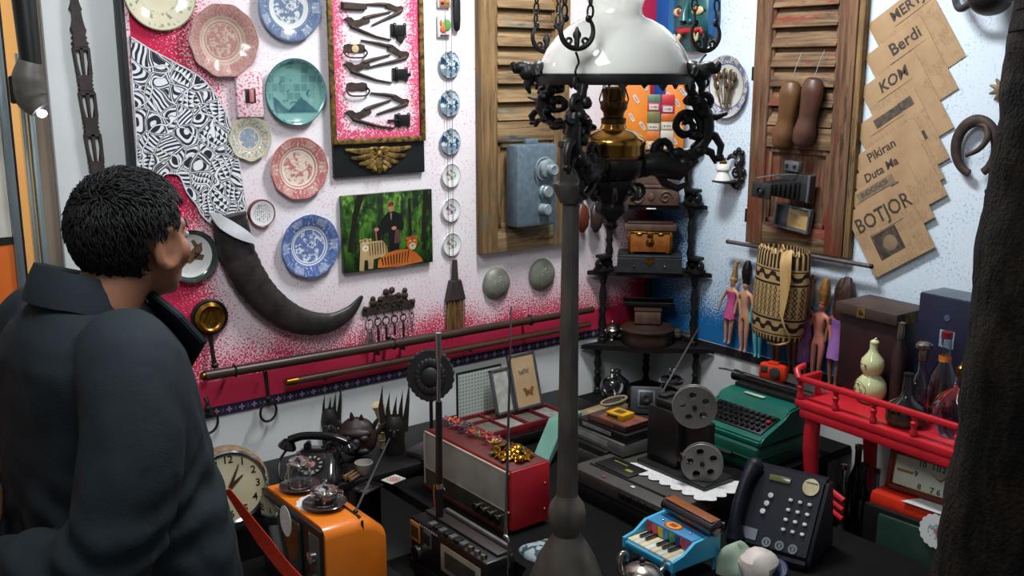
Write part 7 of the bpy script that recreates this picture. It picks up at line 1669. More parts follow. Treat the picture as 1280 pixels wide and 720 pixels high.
g = G(); g.use(mat('brown_case_inlay', (136, 78, 40), .4, col2=(116, 64, 32), sc=8)).box((0, 0, .0435), (.200, .036, .003), .001); g.out('inlay', t)
# silver teapot, patterned cloth heaps, shell, green dish
q = PZ(772, 712, .50); t = thing('silver_teapot', MT((-1.335, -1.325, ZT + .001), .2), 'tarnished silver teapot with lid and upright handle beside the iron post', 'teapot')
g = G(); g.use(m_silver).lathe([(.038, 0), (.044, .006), (.058, .026), (.062, .042), (.054, .056), (.044, .062)], 36); g.out('body', t)
g = G(); g.use(m_silver).lathe([(.048, .0625), (.046, .068), (.030, .078), (.008, .084), (.005, .090)], 36); g.out('lid', t); g = G(); g.use(m_iron).ball((0, 0, .095), (.009, .009, .008)); g.out('lid_knob', t)
g = G(); g.use(m_silver); g.tube(catmull([(-.050, .02, .052), (-.062, .026, .09), (-.058, .028, .116), (-.046, .024, .124), (-.040, .02, .110)], 5), [.006, .008, .008, .007, .005], 10); g.out('handle', t)
g = G(); g.use(m_silver); g.tube(catmull([(.050, -.01, .034), (.076, -.014, .044), (.086, -.016, .066)], 5), [.012, .009, .006], 10); g.out('spout', t)
def rag(p, yaw, rx, ry, h_, mm, name, label, seed):
    g = G(); g.use(mm); rings = []
    for i in range(9):
        q_ = i / 8; r_ = math.cos(q_ * PI / 2) ** .7; rings.append([g.v(((rx * max(r_, .02)) * math.cos(a) * (1 + .12 * math.sin(3 * a + seed)), (ry * max(r_, .02)) * math.sin(a) * (1 + .10 * math.cos(4 * a + seed)), h_ * math.sin(q_ * PI / 2) * (1 + .2 * math.sin(2 * a + seed)) + .001)) for a in [2 * PI * j / 28 for j in range(28)]])
    g.ringskin(rings); g.jitter(h_ * .22, 22, seed)
    for v_ in g.bm.verts: v_.co.z = max(v_.co.z, .001)
    return solo(g, name, MT(p, yaw), label, 'cloth', None, 60)
n = NT('leaf_print_cloth'); o = n.obj(); f = n.vor(o, 60); f2 = n.noise(o, 40, 3)
c = n.mix(n.step(f2, .52, .56), lin((146, 158, 160)), lin((40, 66, 76))); c = n.mix(n.mul(n.step(n.noise(o, 16, 2), .58, .62), .9), c, lin((176, 140, 96)))
rag((-1.375, -1.005, ZT), -.5, .085, .06, .022, n.done(c, .8), 'patterned_cloth', 'crumpled pale cloth with dark leaf print beside the radio', 1.0)
rag((-1.045, -1.385, ZT), .4, .056, .056, .065, mat('pale_green_cloth', (150, 166, 146), .85, col2=(128, 148, 128), sc=8), 'green_bundle', 'pale green bundled cloth behind the toy piano', 2.0)
g = G(); g.use(mat('pink_white_shell', (214, 206, 198), .5, col2=(186, 170, 162), sc=10)); g.ball((0, 0, .045), (.055, .045, .045), 14, 9); g.jitter(.012, 26, 4); g.bm.verts.ensure_lookup_table()
for v_ in g.bm.verts: v_.co.z = max(v_.co.z, .001)
solo(g, 'white_shell', MT((-1.05, -1.46, ZT + .0005)), 'knobbly white shell in front of the payphone', 'shell', None, 30)
t = thing('round_purple_tin', MT((-.985, -1.475, ZT + .018), .5), 'small round violet-blue lid leaning by the payphone', 'tin'); g = G(); g.use(mat('violet_lid', (58, 60, 100), .35, col2=(44, 46, 84), sc=10)).lathe([(.026, 0), (.028, .01), (.024, .014), (.0001, .012)], 28, M=Ry(-.9)); g.out('lid', t); g = G(); g.use(mat('violet_lid', (58, 60, 100), .35)).torus((0, 0, 0), .020, .0015, Ry(-.9) @ T((0, 0, .0135)), 28, 6); g.out('raised_ring', t)
t = thing('leaflet', MT((-.93, -1.175, ZT + .001), .3), 'small white and red leaflet beside the payphone', 'leaflet'); g = G(); g.use(mat('card_white', (206, 200, 186), .5)).box((0, 0, .012), (.07, .09, .022), .001); g.out('booklet', t); g = G(); g.use(mat('red_ink', (180, 50, 60), .5)).box((0, -.01, .0235), (.03, .03, .001)); g.out('cover_print', t)
# ------------------------------------------------------------------ red gallery table along the right wall
m_lac = mat('red_lacquer', (206, 34, 48), .4, col2=(180, 26, 40), sc=8, coat=.15)
ZR = .73
t = thing('red_gallery_table', MT((-.275, -1.585, 0), FACE - .06), 'red lacquered altar table with low railing and curved legs', 'table')
Lr, Dr = .98, .36                   # local x runs away from the corner, local -y faces the room
g = G(); g.use(m_lac).box((0, 0, ZR - .014), (Lr, Dr, .026), .004); g.out('tabletop', t)
g = G(); g.use(m_lac).box((0, -Dr / 2 + .012, ZR - .042), (Lr - .04, .02, .03), .004); g.out('apron', t)
rz = ZR + .076
for (x0, y0, x1, y1) in ((-Lr / 2, -Dr / 2 + .012, Lr / 2, -Dr / 2 + .012), (-Lr / 2 + .010, -Dr / 2, -Lr / 2 + .010, -Dr / 2 + .11)):
    g = G(); g.use(m_lac).box2((min(x0, x1) - (.009 if x0 == x1 else 0), min(y0, y1) - (.009 if y0 == y1 else 0), rz - .018), (max(x0, x1) + (.009 if x0 == x1 else 0), max(y0, y1) + (.009 if y0 == y1 else 0), rz), .004); g.out('hand_rail', t)
for k in range(8):
    x = -Lr / 2 + .012 + (Lr - .024) * k / 7; g = G(); g.use(m_lac).lathe([(.010, ZR), (.012, ZR + .012), (.007, ZR + .022), (.011, ZR + .04), (.007, rz - .03), (.010, rz - .02)], 14, M=T((x, -Dr / 2 + .012, 0))); g.out('baluster', t)
for k in range(1, 2): g = G(); g.use(m_lac).lathe([(.010, ZR), (.012, ZR + .012), (.007, ZR + .022), (.011, ZR + .04), (.007, rz - .03), (.010, rz - .02)], 14, M=T((-Lr / 2 + .012, -Dr / 2 + .012 + .085 * k, 0))); g.out('baluster', t)
g = G(); g.use(m_lac); g.tube(catmull([(-Lr / 2 + .010, -Dr / 2 + .3 * .02, rz - .009), (-Lr / 2 - .012, -Dr / 2 + .02, rz + .012), (-Lr / 2 - .006, -Dr / 2 + .05, rz + .026)], 4), [.010, .011, .008], 10); g.out('rail_scroll', t)
for sx in (-1, 1):
    for sy in (-1, 1):
        x = sx * (Lr / 2 - .05); y = sy * (Dr / 2 - .035); z0 = 0.0
        g = G(); g.use(m_lac); zz = lambda f_: z0 + (ZR - .03 - z0) * f_
        pts_ = catmull([(x, y, zz(1)), (x + sx * -.004, y + sy * .006, zz(.8)), (x - sx * .022, y, zz(.5)), (x - sx * .020, y, zz(.25)), (x + sx * .016, y, zz(.06)), (x + sx * .03, y, zz(.0) + .012)], 5)
        g.tube(pts_, [.026, .025, .018, .015, .014, .011], 12); g.out('leg', t)
        g = G(); g.use(m_lac).prism([(0, 0), (-sx * .14, 0), (-sx * .10, -.020), (-sx * .045, -.035), (-sx * .02, -.075), (0, -.085)], -.009, .009, T((x + sx * .02, y - .002, ZR - .03)) @ Rx(PI / 2), bev=.002); g.out('corner_bracket', t)
for k in range(3): g = G(); g.use(m_lac); g.tube(catmull([(-Lr / 2 + .05, -Dr / 2 + .02, ZT - .06 + .03 * k), (-Lr / 2 + .11, -Dr / 2 + .02, ZT - .045 + .03 * k), (-Lr / 2 + .20, -Dr / 2 + .02, ZT - .068 + .03 * k)], 5), [.012, .010, .010], 8); g.out('stretcher', t)
MR_ = bpy.data.objects[t.name].matrix_world.copy()
def on_red(px, py): q = PZ(px, py, ZR); return Vector((q.x, q.y, ZR + .001))
# open box, blue box
m_dred = mat('dark_maroon_box', (44, 16, 20), .5, col2=(30, 12, 16), sc=10); m_brnlid = mat('brown_box_lid', (74, 56, 48), .55, col2=(54, 42, 38), sc=14)
t = thing('presentation_box', MT((-.130, -1.192, ZR + .001), FACE - .06), 'tall dark maroon box with a brown lid resting askew on top', 'box')
g = G(); g.use(m_dred)
for (x, y, a, b) in ((-.10, 0, .012, .15), (.10, 0, .012, .15), (0, .07, .20, .012), (0, -.07, .20, .012)): g.box((x, y, .1235), (a, b, .247), .002)
g.box((0, 0, .006), (.20, .14, .012)); g.out('box_walls', t)
t = thing('box_lid', MT((-.138, -1.192, ZR + .250), FACE - .08) @ Rx(.02), 'flat brown lid with gold stickers on the maroon box', 'lid')
g = G(); g.use(m_brnlid).box((0, 0, .020), (.235, .17, .036), .003); g.out('lid', t)
g = G(); g.use(m_gold).box((-.015, -.0855, .018), (.030, .002, .032)); g.use(m_num).box((-.015, -.087, .016), (.016, .001, .008)); g.out('gold_sticker', t)
g = G(); g.use(m_gold).box((.118, -.02, .018), (.002, .05, .032)); g.out('side_sticker', t)
m_nav = mat('navy_card_box', (24, 30, 56), .45, col2=(20, 24, 46), sc=6)
t = thing('navy_bottle_box', MT((-.140, -1.44, ZR + .001), FACE - .06), 'tall navy blue bottle box with a silver label', 'box')
g = G(); g.use(m_nav).box((0, 0, .18), (.175, .12, .36), .003); g.out('box_body', t); g = G(); g.use(mat('grey_blue_top', (96, 104, 120), .5, col2=(70, 78, 92), sc=10)).box((0, 0, .3615), (.17, .115, .003), .001); g.out('box_top', t)
g = G(); g.use(mat('silver_blue_label', (150, 170, 190), .4, col2=(96, 120, 150), sc=40)).box((.015, -.0608, .235), (.048, .002, .052)); g.out('label', t); g = G(); g.use(mat('dull_emblem', (70, 84, 116), .5)).lathe([(.010, 0), (.010, .0015), (.0001, .0015)], 20, M=T((.01, -.0605, .30)) @ Rx(PI / 2)); g.out('emblem', t)
t = thing('steel_flask', MT((-.235, -1.32, ZR + .001)), 'slim steel topped dark bottle between the maroon box and gourd', 'bottle'); g = G(); g.use(m_dred).lathe([(.020, 0), (.021, .18), (.012, .20), (.010, .215)], 20); g.out('bottle', t); g = G(); g.use(m_silver).lathe([(.011, .2155), (.011, .24), (.009, .262), (.014, .266), (.0001, .27)], 20); g.out('cap', t)
# gourd bottle
q = on_red(1087, 502); m_gourd = mat('pale_green_porcelain', (206, 210, 160), .15, col2=(198, 202, 150), sc=5, coat=.5)
GS = 1.0
t = thing('gourd_bottle', MT((q.x, q.y, ZR + .001), FACE), 'pale green double gourd porcelain bottle with dark script', 'bottle')
g = G(); g.use(m_gourd).lathe([(.030, 0), (.034, .004), (.047, .025), (.050, .045), (.044, .068), (.028, .086), (.026, .090), (.034, .104), (.037, .122), (.033, .140), (.018, .158), (.012, .172), (.0125, .188), (.0001, .190)], 36); g.out('gourd', t)
g = G(); g.use(m_gourd).ball((.002, 0, .193), (.0145, .0135, .010)); g.tube([(0, 0, .2), (.004, 0, .206), (.009, 0, .207)], .003, 8); g.out('stopper', t)
m_gi = mat('dark_green_script', (66, 84, 50), .5)
for (z, r_, h_) in ((.046, .0503, .018), (.121, .0372, .013)):
    g = G(); g.use(m_gi); rr = random.Random(int(z * 1000))
    for k in range(10 if z < .1 else 5):
        a = -PI / 2 + rr.uniform(-.42, .42) - .35; zz = z + rr.uniform(-h_, h_); L_ = rr.uniform(.10, .22)
        if k % 2: g.tube([(r_ * math.cos(a + L_ * (i / 3 - .5)), r_ * math.sin(a + L_ * (i / 3 - .5)), zz) for i in range(4)], .0011, 5)
        else: g.tube([(r_ * math.cos(a), r_ * math.sin(a), zz - .005), (r_ * math.cos(a), r_ * math.sin(a), zz + .005)], .0011, 5)
    if z < .1: g.tube([(.0500 * math.cos(-PI / 2 - .35 + .62 * math.cos(b)) * (1.0), .0500 * math.sin(-PI / 2 - .35 + .62 * math.cos(b)), z + .027 * math.sin(b)) for b in [2 * PI * k / 30 for k in range(30)]], .0008, 5, True)
    g.out('script_mark', t)
def bottle(p, prof, gm, label, neck=None, stop=None, lab=None, sx=1.0, sy=1.0, name='glass_bottle', yaw=0, grp='bottles on the red table'):
    t = thing(name, MT(p, yaw), label, 'bottle', grp)
    inner = [(max(r - .003, .0005), z + (.003 if k == 0 else 0)) for k, (r, z) in enumerate(prof)]
    g = G(); g.use(gm).lathe([(.0001, 0)] + prof + list(reversed(inner)) + [(.0001, .004)], 36, sx=sx, sy=sy, caps=False); g.out('bottle_glass', t, None, 50)
    if stop: g = G(); g.use(stop[0]).lathe(stop[1], 28, sx=sx if len(stop) > 2 else 1); g.out('stopper', t)
    if lab: g = G(); g.use(lab[0]).lathe([(lab[1] + .0006, lab[2]), (lab[1] + .0006, lab[3])], 36, sx=sx, sy=sy, caps=False); g.out('label', t)
    return t
m_dkgl = mat('near_black_bottle_glass', (14, 18, 16), .06, coat=.6, col2=(10, 14, 12)); clr = glass('clear_decanter', (235, 240, 238), .02)
q = on_red(1131, 530)
bottle(q, [(.050, 0), (.056, .01), (.056, .045), (.048, .064), (.022, .080), (.015, .095), (.014, .15)], m_dkgl, 'squat black bottle at the front of the red table', None, (m_black, [(.015, .150), (.015, .156), (.0001, .156)]), (mat('dark_gold_label', (86, 70, 40), .5, col2=(46, 40, 30), sc=40), .0562, .012, .040))
q = on_red(1143, 520) + Vector((.02, 0, 0))
bottle(q, [(.040, 0), (.050, .012), (.054, .06), (.048, .095), (.022, .128), (.014, .14), (.014, .17)], clr, 'round clear decanter with a silver mushroom stopper', None, (m_silver, [(.013, .172), (.015, .19), (.013, .205), (.026, .212), (.026, .222), (.016, .230), (.0001, .232)]), None, 1.15, .7)
q = on_red(1178, 508)
bottle(Vector((-.262, -1.485, ZR + .001)), [(.036, 0), (.042, .01), (.044, .10), (.036, .14), (.016, .19), (.014, .255)], clr, 'tall clear bottle with red neck band before the navy box', None, (mat('red_bottle_cap', (120, 24, 30), .35), [(.016, .256), (.016, .275), (.0001, .276)]), (mat('red_gold_band', (176, 60, 40), .4, col2=(190, 130, 50), sc=40), .0175, .186, .205))
q = on_red(1188, 552); q = Vector((-.345, -1.585, ZR + .001))
t = thing('swirled_decanter', MT(q, FACE + .1), 'ornate swirled clear decanter with gold lines and gold stopper', 'bottle', 'bottles on the red table')
g = G(); g.use(clr); rings = []
prf = [(.0001, 0), (.040, 0), (.050, .008), (.062, .05), (.060, .085), (.042, .120), (.020, .140), (.016, .165), (.016, .175)]
for k, (r_, z_) in enumerate(prf): rings.append([g.v((r_ * 1.1 * math.cos(a) * (1 + .10 * math.sin(5 * a + z_ * 30) * (r_ > .03)), r_ * .75 * math.sin(a) * (1 + .10 * math.sin(5 * a + z_ * 30) * (r_ > .03)), z_)) for a in [2 * PI * j / 60 for j in range(60)]])
g.ringskin(rings); g.out('decanter', t, None, 60)
for s_ in (-1, 1): g = G(); g.use(m_brass); g.tube(catmull([(s_ * .020, -.018, .142), (s_ * .045, -.024, .122), (s_ * .056, -.034, .105), (s_ * .067, -.022, .088), (s_ * .070, -.02, .07)], 5), .0022, 6); g.out('gold_line', t)
g = G(); g.use(m_brass).lathe([(.016, .176), (.018, .19), (.016, .205), (.008, .212), (.006, .220), (.0001, .222)], 20); g.box((.018, 0, .20), (.03, .012, .022), .003); g.out('stopper', t)

# ------------------------------------------------------------------ under the red table
t = thing('low_crate', MT((-.33, -1.56, 0), FACE + .02), 'low dark crate under the red table carrying the television', 'crate')
g = G(); g.use(m_blackwood).box((0, 0, .107), (.44, .30, .214), .004); g.out('crate', t); g = G(); g.use(m_darkwood).box((0, -.152, .10), (.40, .006, .10), .002); g.out('front_slat', t)
m_rtv = mat('vermilion_plastic', (206, 50, 26), .35, col2=(190, 42, 20), sc=5, coat=.2)
L_, D_, H_ = .36, .22, .305
t = thing('red_television', MT((-.335, -1.550, .215), FACE + .04), 'portable television with vermilion top and dark green screen under the red table', 'television')
g = G(); g.use(m_rtv).box((0, .012, H_ - .03), (L_, D_ - .02, .058), .018); g.out('top_shell', t)
g = G(); g.use(m_black).box((0, .01, (H_ - .045) / 2), (L_ - .006, D_ - .02, H_ - .045), .012); g.out('cabinet', t)
g = G(); g.use(m_black).box((0, -D_ / 2 + .004, H_ / 2 - .012), (L_ - .006, .020, H_ - .04), .008); g.out('bezel', t)
g = G(); g.use(mat('green_black_screen', (40, 62, 54), .12, col2=(32, 50, 46), sc=4, coat=.5)).box((.01, -D_ / 2 - .008, H_ / 2 - .005), (L_ - .09, .016, H_ - .085), .008); g.out('screen', t)
g = G(); g.use(m_silver).lathe([(.012, 0), (.010, .010), (.0001, .011)], 18, M=T((-.13, -D_ / 2 - .006, .025)) @ Rx(PI / 2)); g.out('knob', t)
MTV = t.matrix_world.copy()
# lace runner over the set, one round flap hanging
t = thing('lace_runner', MTV @ T((0, 0, H_ + .0005)), 'white lace runner with a round flap hanging over the vermilion television', 'doily')
g = G(); g.use(m_doily); pts = []
for k in range(9): a = PI - PI * k / 8; pts.append((-.07 + .30 * k / 8, -.085 - .012 * abs(math.sin(k * PI / 2 + .8))))
g.prism(pts + [(.23, .02), (-.02, .02)], 0, .0015); g.out('runner', t)
n = NT('lace_round_flap'); o = n.obj(); x, y, z = n.xyz(o); r = n.m('SQRT', n.add(n.mul(x, x), n.mul(y, y)))
c = n.mix(n.mul(n.step(n.noise(o, 90, 3), .46, .52), n.band(r, .006, .024, .001)), lin((210, 208, 208)), lin((120, 150, 156))); c = n.mix(n.step(r, .008, .006), c, lin((170, 100, 110)))
g = G(); g.use(n.done(c, .8)); fp = []
for k in range(128): a = 2 * PI * k / 128; q = .046 + .004 * abs(math.sin(a * 8)); fp.append((q * math.cos(a), q * math.sin(a)))
g.prism(fp, 0, .0015); f_ = g.out('round_flap', t); f_.matrix_local = T((.058, -D_ / 2 - .018, -.038)) @ Rx(PI / 2 - .12)
# oblong clock on the television
t = thing('oblong_clock', MTV @ T((-.005, -.028, H_ + .003)) @ Rz(.02) @ Rx(-.16), 'oblong wooden framed clock with pale dial resting on the vermilion television', 'clock')
Wc, Hc = .30, .125; m_ckw = mat('red_brown_clock_wood', (110, 44, 34), .4, col2=(84, 32, 26), sc=14, st=(.2, 1, 1))
g = G(); g.use(m_ckw)
for (x0, z0, x1, z1) in ((-Wc / 2, 0, -Wc / 2 + .014, Hc), (Wc / 2 - .014, 0, Wc / 2, Hc), (-Wc / 2, 0, Wc / 2, .014), (-Wc / 2, Hc - .014, Wc / 2, Hc)): g.box2((x0, -.012, z0), (x1, .03, z1), .003)
g.out('frame', t)
g = G(); g.use(m_brass)
for (x0, z0, x1, z1) in ((-Wc / 2 + .013, .013, -Wc / 2 + .019, Hc - .013), (Wc / 2 - .019, .013, Wc / 2 - .013, Hc - .013), (-Wc / 2 + .013, .013, Wc / 2 - .013, .018), (-Wc / 2 + .013, Hc - .018, Wc / 2 - .013, Hc - .013)): g.box2((x0, -.008, z0), (x1, .0, z1), .001)
g.out('gilt_edge', t)
g = G(); g.use(mat('pale_grey_dial', (196, 200, 186), .35, col2=(182, 186, 172), sc=6)).box2((-Wc / 2 + .016, -.003, .016), (Wc / 2 - .016, .02, Hc - .016)); g.out('dial', t)
ccx, ccz = .010, Hc / 2
for k in range(1, 13):
    a = PI / 2 - k * PI / 6; x_, z_ = math.cos(a), math.sin(a); s_ = min(.074 / max(abs(x_), .01), .034 / max(abs(z_), .01)); g = G(); g.use(m_num)
    g.text(str(k), .024, T((ccx + x_ * s_, -.0034, ccz + z_ * s_)) @ Rx(PI / 2), .0002, bold=.0004); g.out('numeral', t)
g = G(); g.use(mat('gold_hand', (176, 140, 70), .4, .5)); g.prism([(0, -.003), (.036, 0), (0, .003)], .004, .005, T((ccx, 0, ccz)) @ Rx(PI / 2) @ Rz(.8)); g.out('hour_hand', t)
g = G(); g.use(mat('gold_hand', (176, 140, 70), .4, .5)); g.prism([(0, -.002), (.034, 0), (0, .002)], .0055, .0065, T((ccx, 0, ccz)) @ Rx(PI / 2) @ Rz(2.6)); g.out('minute_hand', t)
g = G(); g.use(mat('gold_hand', (176, 140, 70), .4, .5)).box((-.098, -.0036, Hc / 2), (.05, .001, .008)); g.out('maker_bar', t)
# clear and dark bottles standing in the shade under the table
t = thing('bottle_crate', MT((-.272, -1.243, 0), FACE), 'low dark crate under the near end of the red table holding empty bottles', 'crate'); g = G(); g.use(m_blackwood).box((0, 0, .15), (.16, .16, .30), .004); g.out('crate', t); g = G(); g.use(m_darkwood).box((0, -.082, .16), (.15, .004, .10), .001); g.out('front_slat', t)
for k, (x, y, h_, r_, mm, lb) in enumerate(((-.312, -1.282, .23, .030, glass('pale_blue_bottle', (150, 172, 180), .08), 'pale blue-grey bottle under the red table, nearest the vermilion television'), (-.312, -1.208, .20, .028, glass('clear_bottle', (210, 216, 216), .05), 'clear bottle under the red table, nearest the payphone'), (-.236, -1.208, .25, .030, m_dkgl, 'dark bottle at the back under the red table'), (-.236, -1.280, .19, .026, glass('clear_bottle', (210, 216, 216), .05), 'small clear bottle behind the pale blue-grey one'))):
    bottle(Vector((x, y, .301)), [(r_ * .9, 0), (r_, .008), (r_, h_ * .55), (r_ * .45, h_ * .74), (r_ * .36, h_ * .80), (r_ * .36, h_)], mm, lb, stop=(m_silver if k else m_black, [(r_ * .42, h_ + .0006), (r_ * .42, h_ + .014), (.0001, h_ + .015)]), grp='empty bottles under the red table')

# ------------------------------------------------------------------ dark rough post at the near right
edge = [(1283, -60), (1279, 20), (1268, 100), (1256, 170), (1246, 250), (1230, 330), (1219, 400), (1206, 520), (1192, 620), (1178, 720), (1166, 800)]
n = NT('charred_rough_timber'); P_ = n.pos()
f = n.noise(n.mapv(P_, (1, 1, .25)), 40, 6, .7); f2 = n.noise(P_, 7, 3)
c = n.mix(n.step(f, .40, .66), lin((14, 14, 12)), lin((46, 38, 32))); c = n.mix(n.mul(n.step(f2, .56, .7), .5), c, lin((58, 44, 34)))
n.bump(n.add(f, n.noise(P_, 160, 3)), .8, .006)
m_char = n.done(c, .9, 0, .15)
g = G(); g.use(m_char); rad_ = .135; pts = []; rr_ = []
E_ = [PD(a, b, 1.40) + RV * rad_ for a, b in edge]
lo = E_[-1] + (E_[-1] - E_[-2]) * ((E_[-1].z - .0) / (E_[-2].z - E_[-1].z)); lo.z = .001
hi = E_[0].copy(); hi.z = 2.88
chain = [hi] + E_ + [lo]
pts = catmull(chain, 6)
g.tube(pts, rad_, 40)
g.bm.normal_update()
for v_ in g.bm.verts:
    if .01 < v_.co.z < 2.86: v_.co += v_.normal * (noise.noise(v_.co * 9) * .012 + noise.noise(v_.co * 30) * .005)
o_ = struct(g, 'wall_post', 60)
# ------------------------------------------------------------------ the visitor
LAT, DEP, PHI = -.772, 1.78, rad(45)
B0 = Vector((CAM.x, CAM.y, 0)) + DV * DEP + RV * LAT
fdir = RV * math.sin(PHI) + DV * math.cos(PHI)
BM = T(B0) @ Rz(math.atan2(fdir.y, fdir.x) - PI / 2)        # local +y is where he faces, +x his right
man = thing('person', BM, 'person in a dark navy jacket, back turned, hands behind, looking at the plate wall', 'person')
n = NT('brown_skin'); o = n.obj(); f = n.step(n.noise(o, 18, 4), .3, .7)
n.b.inputs['Subsurface Weight'].default_value = .12; n.b.inputs['Subsurface Radius'].default_value = (.012, .005, .003)
n.bump(n.noise(o, 220, 2), .1, .0006)
m_skin = n.done(n.mix(f, lin((158, 108, 82)), lin((142, 94, 70))), .5)
HC = Vector((0.032, .086, 1.449))
HM = T(HC) @ Rz(.33) @ S(1.07) @ T(-HC)                            # centre of the head
g = G(); g.use(m_skin).at(HM)
def hb_(c, r): g.ball(HC + Vector(c), r, 24, 16)
hb_((0, -.018, .030), (.074, .092, .080)); hb_((0, .022, -.018), (.064, .070, .080)); hb_((0, .034, -.062), (.050, .050, .042)); hb_((0, .066, -.088), (.024, .020, .018))
hb_((0, .068, .022), (.050, .022, .020)); hb_((.040, .056, -.022), (.024, .024, .026)); hb_((-.040, .056, -.022), (.024, .024, .026))
g.tube([HC + Vector(p) for p in ((0, .086, .018), (0, .100, -.008), (0, .108, -.026))], [.008, .011, .015], 12); hb_((.013, .094, -.028), (.010, .010, .008)); hb_((-.013, .094, -.028), (.010, .010, .008))
g.tube([HC + Vector(p) for p in ((-.024, .078, -.056), (0, .090, -.053), (.024, .078, -.056))], [.006, .010, .006], 10)
for s_ in (-1, 1):
    g.torus(HC + Vector((s_ * .077, -.002, -.006)), .024, .0085, Ry(PI / 2 + .0) @ S(1.35, 1, 1), 20, 8); g.ball(HC + Vector((s_ * .074, -.002, -.006)), (.006, .017, .024)); g.ball(HC + Vector((s_ * .076, .004, -.034)), (.007, .009, .010))
g.tube([HC + Vector((-.004, -.030, -.04)), HC + Vector((-.012, -.062, -.10)), Vector((0, .0, 1.29))], [.056, .056, .062], 20)
g.at()
# trunk, legs
for (z, a, b, cy) in ((1.25, .12, .07, 0), (1.20, .18, .10, .01), (1.08, .165, .105, .015), (.98, .165, .12, .03), (.86, .17, .12, .01)): g.ball((0, cy, z), (a, b, .11), 24, 14)
for s_ in (-1, 1):
    g.tube([(s_ * .085, 0, .84), (s_ * .09, .01, .46), (s_ * .09, -.005, .10)], [.085, .055, .038], 16); g.tube([(s_ * .09, -.05, .05), (s_ * .095, .04, .045), (s_ * .10, .14, .032)], [.04, .042, .03], 14)
    sh, elb, wr = Vector((s_ * .180, -.005, 1.245)), Vector((s_ * .255, -.085, 1.0)), Vector((s_ * .035, -.215, .925 - .02 * s_))
    g.tube([sh, sh.lerp(elb, .5), elb], [.052, .046, .040], 16); g.tube([elb, elb.lerp(wr, .5), wr], [.042, .037, .028], 16)
    d = (wr - elb).normalized(); up_ = Vector((0, 0, 1)); pc = wr + d * .045; g.ball(pc, (.042, .020, .036), 16, 10)
    for q in range(4):
        b0 = wr + d * .075 + up_ * (.027 - .018 * q); L_ = (.062, .070, .066, .052)[q]
        g.tube([b0, b0 + d * L_ * .5 + Vector((0, -.010, -.004)), b0 + d * L_ * .85 + Vector((0, .006, -.012)), b0 + d * L_ + Vector((0, .016, -.014))], [.0095, .009, .0085, .007], 10)
    g.tube([wr + d * .02 + up_ * .022, wr + d * .045 + up_ * .045, wr + d * .07 + up_ * .056], [.012, .0105, .008], 10)
g.voxel(.0065, 3, .5); g.out('body', man, None, 0)
for s_ in (-1, 1):
    g = G(); g.use(mat('eye_white', (214, 208, 200), .2)).at(HM).ball(HC + Vector((s_ * .030, .082, .002)), (.012, .009, .008)); g.use(m_bake).ball(HC + Vector((s_ * .030, .0885, .002)), (.0055, .004, .0055)); g.out('eye', man)
    g = G(); g.use(m_blkh).at(HM); g.tube([HC + Vector((s_ * .014, .090, .020)), HC + Vector((s_ * .034, .088, .025)), HC + Vector((s_ * .052, .072, .018))], [.004, .005, .002], 8); g.out('eyebrow', man)
# hair: a cap with many short locks
m_hair = mat('short_black_hair', (12, 11, 12), .6, spec=.25, col2=(20, 18, 19), sc=140, st=(1, 1, .3))
g = G(); g.use(m_hair).at(HM); rr = random.Random(9)
HS = HC + Vector((0, -.014, .030)); Rh = Vector((.084, .102, .094))
def hairline(d):                     # keep the scalp side and back, leave face, ears and nape free
    if d.y > .42 and d.z < .50 - .0: return False
    if abs(d.x) > .42 and d.y > -.30 and d.z < -.06: return False
    if d.y > .05 and d.z < .12: return False
    return d.z > -.74 + max(0, -d.y) * -.20
caps = []
N1, N2 = 44, 30; vs = {}
for i in range(N2 + 1):
    for j in range(N1):
        p = PI * i / N2; a = 2 * PI * j / N1; d = Vector((math.sin(p) * math.cos(a), math.sin(p) * math.sin(a), math.cos(p)))
        k_ = 1.0 + .03 * noise.noise(d * 4) + .02 * noise.noise(d * 11); 
        if d.z < 0: k_ *= 1 - .10 * (-d.z) ** 1.5
        vs[i, j] = (d, Vector((HS.x + d.x * Rh.x * k_, HS.y + d.y * Rh.y * k_, HS.z + d.z * Rh.z * (1 if d.z > 0 else 1.20) * k_)))
made = {}
def gv(i, j):
    j %= N1
    if (i, j) not in made: made[i, j] = g.v(vs[i, j][1])
    return made[i, j]
for i in range(N2):
    for j in range(N1):
        if all(hairline(vs[a, b % N1][0]) for a, b in ((i, j), (i + 1, j), (i + 1, j + 1), (i, j + 1))): g.f([gv(i, j), gv(i + 1, j), gv(i + 1, j + 1), gv(i, j + 1)])
ext = bmesh.ops.solidify(g.bm, geom=g.bm.faces[:], thickness=.010)
for _ in range(5200):
    d = Vector((rr.gauss(0, 1), rr.gauss(0, 1), rr.gauss(0, 1))).normalized()
    if not hairline(d): continue
    k_ = 1.0 - (.10 * (-d.z) ** 1.5 if d.z < 0 else 0)
    p = Vector((HS.x + d.x * Rh.x * k_, HS.y + d.y * Rh.y * k_, HS.z + d.z * Rh.z * (1 if d.z > 0 else 1.20) * k_))
    flow = Vector((d.x * .5, .35 if d.z > .5 else -.1, -.9 if d.z < .55 else -.2)) + Vector((rr.uniform(-.4, .4), rr.uniform(-.4, .4), rr.uniform(-.3, .3)))
    tan = (flow - d * flow.dot(d)).normalized(); L_ = rr.uniform(.016, .030)
    g.tube([p - d * .004, p + d * .003 + tan * L_ * .5, p + d * rr.uniform(-.004, .004) + tan * L_], [.0020, .0017, .0004], 4, caps=False)
g.out('hair', man, None, 0)
